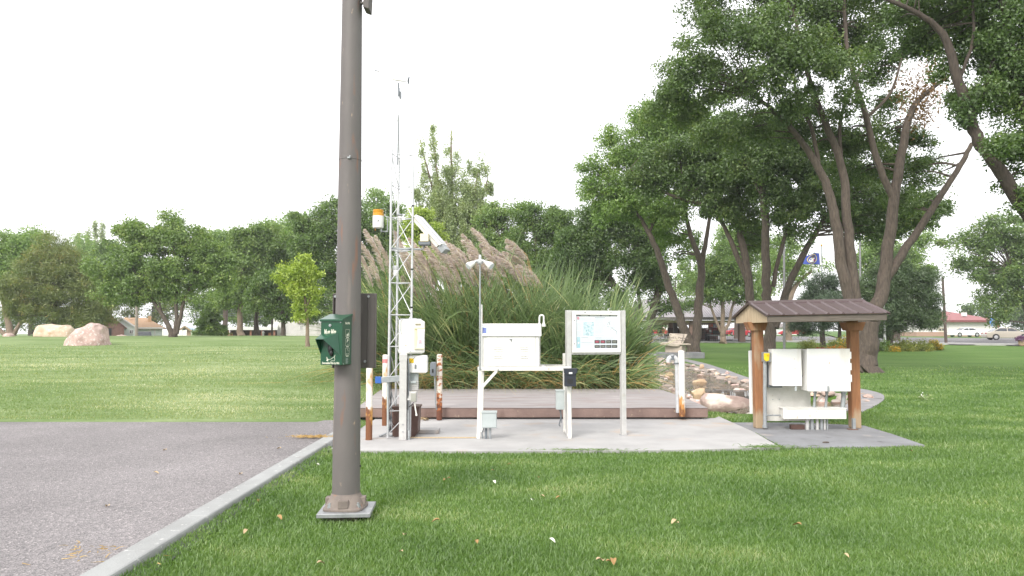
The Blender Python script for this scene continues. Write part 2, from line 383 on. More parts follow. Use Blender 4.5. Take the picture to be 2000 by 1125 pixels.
lb.v = [(x, y, H(x, y)) for y in ys for x in xs]
lb.f = [(j * nx + i, j * nx + i + 1, (j + 1) * nx + i + 1, (j + 1) * nx + i) for j in range(len(ys) - 1) for i in range(nx - 1)]
structure(lb.build('lawn', M['lawn'], smooth=True))

# asphalt with its worn edge
def asphalt(name, base, dark, light):
    m, nt, N, L = _nt(name); out = N('ShaderNodeOutputMaterial'); b = N('ShaderNodeBsdfPrincipled'); L(b.outputs[0], out.inputs[0])
    tc = N('ShaderNodeTexCoord')
    def nz(sc, det):
        n = N('ShaderNodeTexNoise'); n.inputs['Scale'].default_value = sc; n.inputs['Detail'].default_value = det; L(tc.outputs['Object'], n.inputs[0]); return n.outputs[0]
    r = N('ShaderNodeValToRGB'); L(nz(.45, 5), r.inputs[0]); e = r.color_ramp.elements
    e[0].position = .3; e[0].color = c4(dark); e[1].position = .7; e[1].color = c4(base)
    v = N('ShaderNodeTexVoronoi'); v.inputs['Scale'].default_value = 75; L(tc.outputs['Object'], v.inputs[0])
    vr = N('ShaderNodeValToRGB'); L(v.outputs['Color'], vr.inputs[0]); e = vr.color_ramp.elements
    e[0].position = .2; e[0].color = (.55, .55, .55, 1); e[1].position = .86; e[1].color = (1.25, 1.2, 1.2, 1); q = e.new(.95); q.color = (2.2, 2.1, 2.05, 1)
    mx = N('ShaderNodeMixRGB'); mx.blend_type = 'MULTIPLY'; mx.inputs[0].default_value = .8; L(r.outputs[0], mx.inputs[1]); L(vr.outputs[0], mx.inputs[2])
    L(mx.outputs[0], b.inputs['Base Color']); b.inputs['Roughness'].default_value = .9; b.inputs['Specular IOR Level'].default_value = .25
    bp = N('ShaderNodeBump'); bp.inputs['Strength'].default_value = .8; bp.inputs['Distance'].default_value = .012; L(v.outputs['Distance'], bp.inputs['Height'])
    L(bp.outputs[0], b.inputs['Normal']); return m
M['asphalt'] = asphalt('parking_asphalt', (.285, .272, .274), (.19, .182, .183), None)
M['street'] = asphalt('street_asphalt', (.22, .215, .22), (.18, .178, .182), None)
AZ = .108
a = MB()
edge = [(KX0, AY + .30)] + [(x, AY + .06 + .10 * noise.noise(Vector((x * .9, 0, 0))) + .22 * sstep(-5, -2.7, x) + .18 * sstep(-6, -9, x)) for x in np.arange(-2.9, -24, -.25)] + [(-24, AY + .2), (-24, -6), (KX0, -6)]
a.prism([(x, y, AZ - .14) for x, y in edge], (0, 0, .14))
structure(a.build('parking_lot', M['asphalt']))
# kerb in cast lengths
k = MB(); y = -6.0
while y < 12.0:
    y2 = min(y + 2.4, 12.0); k.bb(KX0 + .002, KX1, y + .004, y2 - .004, -.05, AZ + .018); y = y2
structure(k.build('kerb', M['kerb'], bevel=.018))
# pale slab
PZ = .045
s = MB()
pad = [GT(700, 879, PZ), GT(1000, 880, PZ), GT(1300, 878, PZ), GT(1524, 873, PZ), GT(1470, 842, PZ), GT(1404, 813, PZ)]
pp = [(KX1 + .012, 9.85), (-2, 9.82)] + [(p.x, p.y) for p in pad] + [(3.6, 13.3), (KX1 + .012, 13.3)]
s.prism([(x, y, -.1) for x, y in pp], (0, 0, .1 + PZ))
structure(s.build('concrete_slab', M['conc_pad'], bevel=.008))
# grey slab under the shelter
g = MB(); GZ = .028
gp = [GT(1526, 874, GZ), GT(1700, 872, GZ), GT(1806, 869, GZ), GT(1745, 848, GZ), GT(1688, 831, GZ), GT(1560, 825, GZ), GT(1424, 825, GZ), GT(1472, 845, GZ)]
gp[0].x += .05; gp[-1].x += .012; gp[-2].x += .012
g.prism([(p.x, p.y, -.1) for p in gp], (0, 0, .1 + GZ))
structure(g.build('shelter_pavement', M['conc_grey'], bevel=.006))
GREYP = [(p.x, p.y) for p in gp]; PALEP = pp
# raised red platform
PT = .245
f0 = 13.1
px0, px1 = -2.72, 3.43
pl = MB()
pts = [(px0, f0)] + [(x, f0 + .02 * noise.noise(Vector((x * 2, 0, 4)))) for x in np.arange(-2.5, 3.3, .22)] + [(px1, f0), (px1 + .05, 14.6), (3.46, 16.2), (3.4, 17.3), (px0 - .3, 17.3)]
pl.prism([(x, y, PT - .008) for x, y in pts], (0, 0, .008))
structure(pl.build('platform_top', M['conc_red'], bevel=.004))
pe = MB(); pe.prism([(x + (.004 if x > 3 else 0), y + .006, .072) for x, y in pts], (0, 0, PT - .008 - .072 - .001))
structure(pe.build('platform_edge', M['conc_red_edge'], bevel=.015))
pf = MB(); pf.bb(px0 + .08, px1 - .08, f0 + .09, 17.2, -.1, .071); structure(pf.build('platform_gap_shade', M['black']))  # set-back black block, its colour standing for shade in the gap below the edge

# ------------------------------------------------------------------ stream
wp = [Vector((x, y)) for x, y in BASIN]
M['bed'] = mat('stream_bed', (.34, .29, .25), (.20, .175, .155), 7, .8, .6, 14, stains=(((.3, .27, .24), 9, .6, .7), ((.26, .13, .1), 6, .66, .76)))
def water_material():
    m, nt, N, L = _nt('shallow_water'); out = N('ShaderNodeOutputMaterial')
    g = N('ShaderNodeBsdfGlossy'); g.inputs['Roughness'].default_value = .06; t = N('ShaderNodeBsdfTransparent'); t.inputs[0].default_value = (.72, .68, .6, 1)
    lw = N('ShaderNodeLayerWeight'); pw = N('ShaderNodeMath'); pw.operation = 'POWER'; pw.inputs[1].default_value = 4.5; L(lw.outputs['Facing'], pw.inputs[0]); fr = N('ShaderNodeMath'); fr.operation = 'MULTIPLY_ADD'; fr.inputs[1].default_value = .7; fr.inputs[2].default_value = .03; L(pw.outputs[0], fr.inputs[0])
    tc = N('ShaderNodeTexCoord'); mp = N('ShaderNodeMapping'); mp.inputs['Scale'].default_value = (1, 2.4, 1); L(tc.outputs['Object'], mp.inputs[0])
    n = N('ShaderNodeTexNoise'); n.inputs['Scale'].default_value = 5; n.inputs['Detail'].default_value = 4; L(mp.outputs[0], n.inputs[0])
    bp = N('ShaderNodeBump'); bp.inputs['Strength'].default_value = .35; bp.inputs['Distance'].default_value = .04; L(n.outputs[0], bp.inputs['Height'])
    L(bp.outputs[0], g.inputs['Normal']); L(bp.outputs[0], lw.inputs['Normal'])
    x = N('ShaderNodeMixShader'); L(fr.outputs[0], x.inputs[0]); L(t.outputs[0], x.inputs[1]); L(g.outputs[0], x.inputs[2]); L(x.outputs[0], out.inputs[0]); return m
M['water'] = water_material()
wb = MB(); bedb = MB()
step = .3
cells = {}
def wz(x, y): return (Hbase(x, y) if y > 20.6 else -.12) - .075 - .0 * x
for j, yy in enumerate(np.arange(13.5, 42, step)):
    for i, xx in enumerate(np.arange(2.5, 10.5, step)):
        if polydist(xx + step / 2, yy + step / 2, BASIN) > -.15:
            def vid(a, b):
                kk = (a, b)
                if kk not in cells:
                    X, Y = 2.5 + a * step, 13.5 + b * step
                    cells[kk] = len(wb.v); wb.v.append((X, Y, wz(X, Y) if abs(Y - 20.6) > .2 else wz(X, Y))); bedb.v.append((X, Y, H(X, Y) + .012 + .03 * noise.noise(Vector((X * 3, Y * 3, 1)))))
                return cells[kk]
            q = (vid(i, j), vid(i + 1, j), vid(i + 1, j + 1), vid(i, j + 1)); wb.f.append(q); bedb.f.append(q)
tag(wb.build('stream_water', M['water'], smooth=True), None, None, kind='structure')
structure(bedb.build('stream_bed', M['bed'], smooth=True))
# rock ledge the water falls over
led = MB(); rr = random.Random(5)
for i in range(26):
    x = 4.6 + i * .15 + rr.uniform(-.03, .03)
    led.box((x, 20.55 + rr.uniform(-.05, .05), -.17 + rr.uniform(-.02, .02)), (.17, .3, .25), rr.uniform(-.2, .2))
structure(led.build('stream_ledge', mat('wet_ledge', (.07, .06, .052), (.12, .1, .085), 6, .35, .5, 20), bevel=.03))
fall = MB()
for i in range(130):
    x = 4.7 + rr.random() * 3.6; w = rr.uniform(.004, .018)
    z0 = -.055; y0 = 20.42
    fall.add([(x, y0 + .08, z0), (x + w, y0 + .08, z0), (x + w, y0 - .03, z0 - .03), (x, y0 - .03, z0 - .03), (x + w * 1.2, y0 - .06, -.2), (x - w * .2, y0 - .06, -.2)], [(0, 1, 2, 3), (3, 2, 4, 5)])
m_, nt, N, L = _nt('falling_water'); o_ = N('ShaderNodeOutputMaterial'); b_ = N('ShaderNodeBsdfPrincipled'); b_.inputs['Base Color'].default_value = (.75, .78, .8, 1); b_.inputs['Roughness'].default_value = .15; b_.inputs['Alpha'].default_value = .32; L(b_.outputs[0], o_.inputs[0])
tag(fall.build('falling_water', m_), None, None, kind='structure')
# paved edge strip round the stream
def ribbon(name, pts, w, m, th=.1, lift=.02, side=1):
    b = MB(); n = len(pts); L_, R_ = [], []
    for i, p in enumerate(pts):
        t = (pts[min(i + 1, n - 1)] - pts[max(i - 1, 0)]); t.z = 0; t.normalize(); nn = Vector((t.y, -t.x, 0)) * w * side
        L_.append(p); R_.append(p + nn)
    for i in range(n):
        for q in (L_[i], R_[i]): b.v.append((q.x, q.y, Hbase(q.x, q.y) + lift)); b.v.append((q.x, q.y, Hbase(q.x, q.y) - th))
    for i in range(n - 1):
        a_, c = i * 4, (i + 1) * 4
        b.f += [(a_, a_ + 2, c + 2, c), (a_, c, c + 1, a_ + 1), (a_ + 2, a_ + 3, c + 3, c + 2)]
    return structure(b.build(name, m, smooth=True))
def smooth_pts(pts, k=6):
    out = []; n = len(pts)
    for i in range(n - 1):
        p0, p1, p2, p3 = pts[max(i - 1, 0)], pts[i], pts[i + 1], pts[min(i + 2, n - 1)]
        for j in range(k):
            t = j / k
            out.append(.5 * ((2 * p1) + (-p0 + p2) * t + (2 * p0 - 5 * p1 + 4 * p2 - p3) * t * t + (-p0 + 3 * p1 - 3 * p2 + p3) * t ** 3))
    out.append(pts[-1]); return out
BASIN_KEEP = BASIN; BASIN = None
strip = [GT(u, v) for u, v in ((1272, 690), (1288, 693), (1340, 702), (1405, 719), (1475, 742), (1560, 752), (1660, 758), (1712, 767), (1728, 777), (1716, 790), (1684, 806))]
BASIN = BASIN_KEEP
ribbon('stream_path', smooth_pts(strip), .55, mat('path_concrete', (.27, .26, .265), (.20, .195, .2), 3, .9, .2, 40))

# ------------------------------------------------------------------ rocks
def rock_mesh(name, size, seed, m, cuts=17, sub=4, rough=.07):
    bm = bmesh.new(); bmesh.ops.create_icosphere(bm, subdivisions=sub, radius=1)
    r = random.Random(seed); pl_ = []
    for i in range(cuts):
        n = Vector((r.gauss(0, 1), r.gauss(0, 1), r.gauss(0, .8))).normalized(); pl_.append((n, r.uniform(.42, .86)))
    s3 = r.random() * 50
    for v in bm.verts:
        p = v.co.copy()
        for n, d in pl_:
            k_ = p.dot(n)
            if k_ > d: p -= n * (k_ - d) * .92
        p += p.normalized() * (noise.noise(p * 1.6 + Vector((s3, 0, 0))) * rough * 1.5 + noise.noise(p * 5 + Vector((s3, 0, 0))) * rough * .45)
        v.co = Vector((p.x * size[0] / 2, p.y * size[1] / 2, p.z * size[2] / 2))
    me = bpy.data.meshes.new(name); bm.to_mesh(me); bm.free(); me.materials.append(m); return me
M['rk_pink'] = mat('pink_granite', (.52, .39, .35), (.36, .25, .22), 3, .85, .5, 18, stains=(((.62, .54, .5), 10, .56, .66), ((.2, .14, .12), 22, .66, .72)))
M['rk_tan'] = mat('tan_sandstone', (.50, .37, .24), (.36, .25, .16), 4, .85, .4, 18, stains=(((.55, .45, .34), 9, .6, .7),))
M['rk_beige'] = mat('beige_limestone', (.60, .49, .38), (.48, .36, .26), 2, .85, .4, 12, stains=(((.42, .27, .16), 3, .58, .7), ((.72, .66, .58), 6, .58, .7)))
M['rk_grey'] = mat('grey_brown_stone', (.30, .25, .215), (.20, .165, .14), 5, .85, .4, 18, stains=(((.4, .36, .32), 12, .6, .7),))
M['rk_redwhite'] = mat('red_rock_white_vein', (.40, .305, .27), (.28, .205, .18), 4, .85, .5, 18, stains=(((.62, .54, .47), 1.7, .50, .58, (1, 1, 1.6)), ((.3, .24, .12), 5, .66, .76)))
def rock(label, u, v, wpx, hpx, mk, seed, dz=0, Y=None, dep=.8, cuts=14, rz=None, group=None, sink=.18, name='rock'):
    p = GT(u, v) if Y is None else Vector((P(u, v, Y).x, Y, P(u, v, Y).z))
    s_ = p.y / F; w, h = wpx * s_, hpx * s_ / (1 - sink)
    me = rock_mesh(name, (w * 1.12, w * dep, h * 1.08), seed, M[mk], cuts)
    o = link(name, me, None, Vector((p.x * (1 + w * dep * .3 / p.y), p.y + w * dep * .3, p.z + h * (.5 - sink) + dz)), smooth=True); me.set_sharp_from_angle(angle=R(20))
    o.rotation_euler = (0, 0, rz if rz is not None else random.Random(seed).uniform(-.3, .3))
    return tag(o, label, 'rock', group)
g1 = 'boulders on the knoll'
# the big pink boulder: a profile of its own, fuller at the right
def boulder(label, u, v, prof, mk, seed, thick, rough=.05, group=None, Y=None):
    p = GT(u, v) if Y is None else P(u, v, Y); s_ = p.y / F
    b = bmesh.new(); n = len(prof)
    pts = [((x - u) * s_, (v - yv) * s_) for x, yv in prof]
    rings = 9; allv = []
    for kq in range(rings):
        t = -1 + 2 * kq / (rings - 1); sc = math.sqrt(max(0.0, 1 - abs(t) ** 2.4)) * .96 + .04
        cx = sum(q[0] for q in pts) / n
        allv.append([b.verts.new((cx + (x - cx) * sc, t * thick / 2, z * (.35 + .65 * sc) - .12)) for x, z in pts])
    for kq in range(rings - 1):
        for i in range(n): b.faces.new((allv[kq][i], allv[kq][(i + 1) % n], allv[kq + 1][(i + 1) % n], allv[kq + 1][i]))
    b.faces.new(allv[0][::-1]); b.faces.new(allv[-1])
    bmesh.ops.subdivide_edges(b, edges=b.edges[:], cuts=2, use_grid_fill=True)
    for q in b.verts:
        k_ = Vector((seed, 0, 0)); q.co += Vector((noise.noise(q.co * .9 + k_), noise.noise(q.co * .9 + k_ * 2), noise.noise(q.co * .9 + k_ * 3))) * rough * 3.2 + Vector((noise.noise(q.co * 4 + k_), noise.noise(q.co * 4 - k_), noise.noise(q.co * 4 + k_ * 3))) * rough
    bmesh.ops.recalc_face_normals(b, faces=b.faces[:])
    me = bpy.data.meshes.new('boulder'); b.to_mesh(me); b.free(); me.materials.append(M[mk])
    o = link('boulder', me, None, Vector((p.x * (1 + thick * .4 / p.y), p.y + thick * .4, p.z)), smooth=True); me.set_sharp_from_angle(angle=R(24))
    return tag(o, label, 'boulder', group)
boulder('big speckled pink granite boulder with a peaked top, nearest on the knoll', 170, 675,
        [(128, 676), (128, 668), (132, 656), (146, 647), (156, 641), (170, 636), (180, 626), (188, 624.5), (202, 628), (207, 640), (208, 655), (212, 664), (211, 676)], 'rk_pink', 3, 1.9, .06, g1)
boulder('long flat-topped beige boulder lying behind the pink one', 108, 656,
        [(68, 656), (70, 648), (78, 633), (98, 631), (118, 633), (134, 632), (142, 638), (150, 650), (150, 657)], 'rk_beige', 9, 2.0, .05, g1, 60)
boulder('small rounded pink boulder at the foot of the leaning bare trunks', 18, 657,
        [(7, 657), (8, 652), (13, 648), (20, 647), (26, 650), (28, 657)], 'rk_pink', 14, .9, .03, g1, 62)
boulder('low pale dome of rock in front of the tan-roofed house', 236, 659,
        [(219, 660), (224, 656), (234, 651), (244, 653), (250, 659)], 'rk_pink', 21, 1.4, .03, g1, 66)
boulder('little pale stone showing over the crest beside the dark blue van', 273, 660,
        [(266, 661), (268, 657), (273, 655), (280, 657), (282, 661)], 'rk_pink', 25, .7, .02, g1, 66)
gs = 'rocks in and around the stream'
RK = [('large red-brown rock with a jagged white face at the front of the stream', 1418, 806, 88, 42, 'rk_redwhite', 31, .6),
 ('pale rounded rock at the back of the red and white one', 1452, 783, 52, 26, 'rk_pink', 36, .7),
 ('tan pointed rock standing at the end of the platform', 1368, 786, 38, 27, 'rk_tan', 37, .8),
 ('broad pinkish rock wedged against the platform corner', 1362, 797, 40, 22, 'rk_pink', 38, .8),
 ('wide tan slab rock in midstream above the ledge', 1368, 756, 34, 15, 'rk_tan', 39, .7),
 ('pinkish rock behind the wide tan slab in midstream', 1369, 741, 21, 12, 'rk_pink', 40, .8),
 ('angular tan rock on the reed side of the stream', 1306, 741, 20, 14, 'rk_tan', 41, .8),
 ('grey rock under the reeds at the back of the platform', 1308, 760, 34, 14, 'rk_grey', 42, .8),
 ('dark reddish rock beside the bent grey pipe', 1318, 773, 26, 14, 'rk_redwhite', 43, .8),
 ('pale round stone on the paved edge of the stream', 1370.5, 720, 10, 9, 'rk_tan', 44, .9),
 ('small pink stone beside the round stone on the paved edge', 1354, 717, 10, 5, 'rk_pink', 45, .9),
 ('pink triangular stone by the paved edge, downstream', 1420, 732, 13, 8, 'rk_pink', 46, .9),
 ('knobbly tan rock by the water edge near the white pipe', 1423, 741, 18, 7, 'rk_tan', 47, .9),
 ('low tan stone beside the knobbly one', 1437, 744, 12, 5, 'rk_tan', 48, .9),
 ('white water-worn stone in the middle of the stream', 1399, 733, 15, 6, 'rk_beige', 49, .9),
 ('little rose stone behind the rust-footed white pipe', 1340, 724, 12, 6, 'rk_pink', 50, .9),
 ('flat pale stone upstream near the reeds', 1293, 724, 14, 6, 'rk_beige', 51, .9),
 ('small tan pebble rock farthest upstream', 1297, 713, 9, 4, 'rk_tan', 52, .9),
 ('buff stone half hidden by the reed tips', 1290, 733, 14, 6, 'rk_tan', 53, .9),
 ('large pink rock seen under the big white box in the shelter', 1613, 800, 58, 24, 'rk_pink', 54, .7),
 ('brown stone on the bank behind the right shelter post', 1684, 775, 12, 8, 'rk_grey', 55, .9),
 ('second brown stone from the right shelter post, on the bank', 1694, 781, 13, 9, 'rk_redwhite', 56, .9),
 ('flat brown stone lowest on the bank behind the right shelter post', 1686, 790, 15, 8, 'rk_grey', 57, .9),
 ('grey stone at the foot of the white pipe behind the shelter', 1460, 795, 16, 9, 'rk_grey', 58, .9),
 ('angular pink rock right of the pointed tan rock', 1392, 788, 30, 17, 'rk_pink', 61, .8),
 ('small white quartz stone in front of the platform end', 1380, 799, 9, 5, 'rk_beige', 62, .9),
 ('grey angular rock just above the ledge, mid stream', 1400, 752, 20, 8, 'rk_grey', 63, .8),
 ('long flat pink rock above the ledge, toward the shelter', 1440, 757, 26, 7, 'rk_pink', 64, .8),
 ('pink stone between the bent pipe and the pointed tan rock', 1345, 783, 20, 12, 'rk_pink', 65, .8),
 ('dark flat rock in midstream behind the white pipe', 1336, 738, 20, 6, 'rk_grey', 66, .8),
 ('small rusty red stone left of the wide tan slab', 1347, 748, 11, 4, 'rk_redwhite', 67, .8),
 ('buff stone in the upper stream, middle', 1352, 729, 12, 5, 'rk_tan', 68, .8),
 ('pale grey stone upstream near the paved edge', 1385, 725, 11, 4, 'rk_beige', 69, .8),
 ('pink cobble touching the reeds beside the platform', 1296, 750, 16, 8, 'rk_pink', 70, .8),
 ('small dark rock at the water edge below the paved path', 1448, 751, 13, 5, 'rk_grey', 71, .8),
 ('rounded pink rock right of the red and white one, low', 1458, 803, 14, 10, 'rk_pink', 72, .8),
 ('buff rock behind the trough, below the small white box', 1590, 776, 40, 12, 'rk_beige', 59, .7)]
for lb_, u, v, w, h, mk, sd, dp in RK: rock(lb_, u, v, w, h, mk, sd, dep=dp, group=gs, cuts=9 if sd == 31 else 15)
# loose cobbles on the bed
cob = MB(); rr = random.Random(77); cnt = 0
while cnt < 1500:
    x, y = rr.uniform(3, 10), rr.uniform(14, 41)
    if polydist(x, y, BASIN) < .02: continue
    r_ = rr.uniform(.02, .075) if cnt % 5 else rr.uniform(.07, .16); z = H(x, y)
    k0 = len(cob.v); cob.ball((x, y, z + r_ * .3), (r_ * rr.uniform(.8, 1.5), r_, r_ * .55), 7, 5); cob.v[k0:] = [(a_ + rr.uniform(-.12, .12) * r_, b_ + rr.uniform(-.12, .12) * r_, c_ + rr.uniform(-.12, .12) * r_) for a_, b_, c_ in cob.v[k0:]]; cnt += 1
mc, nt, N, L = _nt('cobbles'); o_ = N('ShaderNodeOutputMaterial'); b_ = N('ShaderNodeBsdfPrincipled'); L(b_.outputs[0], o_.inputs[0])
ge = N('ShaderNodeNewGeometry'); rp = N('ShaderNodeValToRGB'); L(ge.outputs['Random Per Island'], rp.inputs[0]); L(rp.outputs[0], b_.inputs['Base Color']); b_.inputs['Roughness'].default_value = .7
e = rp.color_ramp.elements; e[0].color = (.16, .14, .125, 1); e[1].color = (.58, .53, .48, 1); q = e.new(.5); q.color = (.33, .28, .245, 1); q = e.new(.75); q.color = (.42, .29, .24, 1)
tag(cob.build('stream_cobbles', mc, smooth=True), 'loose cobbles and pebbles over the stream bed', 'cobbles', kind='stuff')

# ------------------------------------------------------------------ grass blades
def inside(x, y, poly):
    ins = np.zeros(len(x), bool); n = len(poly)
    for i in range(n):
        x1, y1 = poly[i]; x2, y2 = poly[(i + 1) % n]
        if y1 == y2: continue
        ins ^= ((y1 > y) != (y2 > y)) & (x < (x2 - x1) * (y - y1) / (y2 - y1) + x1)
    return ins
def Hgrid():
    gx = np.arange(-30, 34, .5); gy = np.arange(2, 46, .5)
    Z = np.array([[H(x, y) if not (x < KX1 and y < AY + .3) else .1 for x in gx] for y in gy]); return gx, gy, Z
_gx, _gy, _Z = Hgrid()
def Hnp(x, y):
    i = np.clip((x - _gx[0]) / .5, 0, len(_gx) - 2); j = np.clip((y - _gy[0]) / .5, 0, len(_gy) - 2)
    i0 = i.astype(int); j0 = j.astype(int); a, b = i - i0, j - j0
    return (_Z[j0, i0] * (1 - a) + _Z[j0, i0 + 1] * a) * (1 - b) + (_Z[j0 + 1, i0] * (1 - a) + _Z[j0 + 1, i0 + 1] * a) * b
def grass(n, y0, y1, m, name, label, knoll_only=False):
    Y = np.exp(RNG.uniform(np.log(y0), np.log(y1), n)); X = RNG.uniform(-.78, .78, n) * (Y + 1.2)
    ok = ~((X < KX1 + .01) & (Y < AY + .25)) & (RNG.random(n) < np.clip((y1 - Y) / (y1 * .55), 0, 1))
    kn = (X < -2.4 + 7 * np.clip((Y - 17.5) / 12, 0, 1) * RNG.random(n)) & (Y > AY); ok &= kn if knoll_only else ~kn
    shp = lambda poly: inside(X, Y, poly)
    ok &= ~shp(PALEP) & ~shp(GREYP) & ~shp([(px0, 12.9), (3.43, 12.9), (3.48, 14.6), (3.42, 17.5), (px0 - .3, 17.5)]) & ~shp(BASIN)
    ok &= ~((abs(X + 1.44) < .12) & (abs(Y - 6.42) < .12))
    X, Y = X[ok], Y[ok]; n = len(X)
    k_ = inside(X, Y, strip_s); X, Y = X[~k_], Y[~k_]      # keep off the paved edge
    n = len(X); Z = Hnp(X, Y)
    sc = np.maximum(1, Y / 5.5) ** .8
    tall = np.array([noise.noise(Vector((x * .7, y * .7, 0))) for x, y in zip(X, Y)])
    h = RNG.uniform(.024, .052, n) * (1 + .35 * tall) * (1 + .12 * (sc - 1)); w = RNG.uniform(.0022, .0042, n) * sc
    h *= np.where((X < KX1 + .25) & (Y < AY), .6, 1) * (.7 if knoll_only else 1)
    az = RNG.uniform(0, 2 * np.pi, n); lean = RNG.uniform(.15, .9, n) * h
    ax = RNG.uniform(0, np.pi, n)
    base = np.stack([X, Y, Z - .006], 1); side = np.stack([np.cos(ax), np.sin(ax), 0 * ax], 1)
    d = np.stack([np.cos(az), np.sin(az), 0 * az], 1)
    mid = base + d * (lean * .35)[:, None] + np.array([0, 0, 1]) * (h * .6)[:, None]
    tip = base + d * lean[:, None] + np.array([0, 0, 1]) * h[:, None]
    pts = np.stack([base, mid, tip], 1); wid = np.stack([side * w[:, None], side * (w * .8)[:, None], side * (w * .08)[:, None]], 1)
    o = np_ribbons(name, pts, wid, m); tag(o, label, 'grass', kind='stuff'); return o
spl = smooth_pts(strip, 4); strip_s = [(p.x, p.y) for p in spl]
for i in range(len(spl) - 1, -1, -1):
    t_ = spl[min(i + 1, len(spl) - 1)] - spl[max(i - 1, 0)]; t_.z = 0; t_.normalize(); strip_s.append((spl[i].x + t_.y * .57, spl[i].y - t_.x * .57))
grass(900000, 4.0, 32, M['grass'], 'grass', 'short mown green grass blades over the lawn')
grass(260000, 11, 38, M['grass_dry'], 'knoll_grass', 'short dry pale grass blades over the knoll', True)
# ------------------------------------------------------------------ text
def text(name, body, size, m, parent, Mx, ext=.0006, sx=1.0, bold=0.0):
    cu = bpy.data.curves.new('lettering', 'FONT'); cu.body = body; cu.size = size; cu.extrude = ext; cu.align_x = 'CENTER'; cu.offset = bold
    cu.resolution_u = 2
    ob = bpy.data.objects.new('lettering', cu); COL.objects.link(ob)
    bpy.context.view_layer.update()
    me = bpy.data.meshes.new_from_object(ob.evaluated_get(bpy.context.evaluated_depsgraph_get()))
    bpy.data.objects.remove(ob); bpy.data.curves.remove(cu)
    me.transform(Mx @ Matrix.Diagonal((sx, 1, 1, 1))); me.materials.clear(); me.materials.append(m)
    o = bpy.data.objects.new(name, me); COL.objects.link(o); o.parent = parent; OFF[o.name] = OFF[parent.name]; return o
FRONT = Matrix.Rotation(math.pi / 2, 4, 'X')           # reads from -Y
def face(x, y, z, rz=0, tilt=0): return Matrix.Translation((x, y, z)) @ Matrix.Rotation(rz, 4, 'Z') @ Matrix.Rotation(math.pi / 2 + tilt, 4, 'X')

# ------------------------------------------------------------------ lamp pole
PX, PY = -1.422, 6.45
lp = thing('lamp_pole', 'tall weathered brown steel lamp pole on a bolted base plate in the near lawn', 'lamp pole', (PX, PY, 0))
LX = lambda v: (PX, PY, v)
b = MB(); prof = [(.1175, .16), (.1165, .5)] + [(.1165 - .0072 * (z - .5), z) for z in (1, 2, 3, 4, 5, 6, 7, 8, 8.5)]
b.lathe(prof, (PX, PY, 0), 32); shaft = b.build('shaft', M['pole'], lp, smooth=True)
b = MB(); b.box((PX, PY, .02), (.26, .26, .06)); b.build('footing', M['conc_dirty'], lp, bevel=.01)
RZ = R(4)
b = MB(); b.box((PX + .012, PY, .068), (.44, .44, .034), RZ); b.build('base_plate', M['plate'], lp, bevel=.004)
b = MB()
n = 16
def rsq(a, r, k): return r / (abs(math.cos(a)) ** k + abs(math.sin(a)) ** k) ** (1 / k)
rings = [(.168, .086, 5), (.170, .098, 5), (.168, .108, 5), (.158, .112, 4), (.140, .16, 3), (.128, .19, 2.4), (.124, .205, 2), (.120, .215, 2)]
vs, fs = [], []
for r_, z, k in rings:
    for i in range(40):
        a_ = 2 * math.pi * i / 40; q = rsq(a_ + RZ, r_, k); vs.append((PX + q * math.cos(a_), PY + q * math.sin(a_), z))
for j in range(len(rings) - 1):
    for i in range(40): fs.append((j * 40 + i, j * 40 + (i + 1) % 40, (j + 1) * 40 + (i + 1) % 40, (j + 1) * 40 + i))
b.add(vs, fs)
for i in range(4):
    a_ = RZ + i * math.pi / 2; c_, s_ = math.cos(a_), math.sin(a_)
    b.box((PX + c_ * .143, PY + s_ * .143, .145), (.05, .085, .07), a_)
b.build('flange', M['polebase'], lp, smooth=True, bevel=.006)
for i in range(4):
    a_ = RZ + math.pi / 4 + i * math.pi / 2; x, y = PX + .165 * math.cos(a_), PY + .165 * math.sin(a_)
    b = MB(); b.cyl((x, y, .10), (x, y, .122), .024, n=6); b.cyl((x, y, .122), (x, y, .14), .019, n=6); b.cyl((x, y, .14), (x, y, .152), .010, n=10); b.build('bolt', M['galv'], lp)
b = MB(); zb = P(690, 313, PY).z; b.lathe([(.0985, zb - .004), (.1005, zb - .002), (.1005, zb + .002), (.0985, zb + .004)], (PX, PY, 0), 32); b.build('band', M['pole'], lp)
b = MB(); b.box((PX + .012, PY - .1, zb), (.026, .02, .014)); b.box((PX + .022, PY - .112, zb + .008), (.008, .012, .02)); b.build('band_clamp', M['galv'], lp)
for v, u in ((910, 703),):
    q = P(u, v, PY); b = MB(); b.cyl((PX + .11, PY, q.z), (PX + .125, PY, q.z), .008, n=8); b.build('cover_screw', M['black'], lp)
# floodlight bracket and box near the top
q = P(719, 4, PY - .02)
b = MB(); b.cyl((PX + .08, PY - .02, q.z - .01), (q.x, PY - .02, q.z - .01), .014); b.build('bracket', M['pole'], lp)
b = MB(); b.prism([(q.x - .032, PY - .09, q.z - .075), (q.x + .022, PY - .09, q.z - .095), (q.x + .034, PY - .09, q.z + .16), (q.x - .028, PY - .09, q.z + .16)], (0, .14, 0)); b.build('junction_box', M['signback'], lp, bevel=.008)

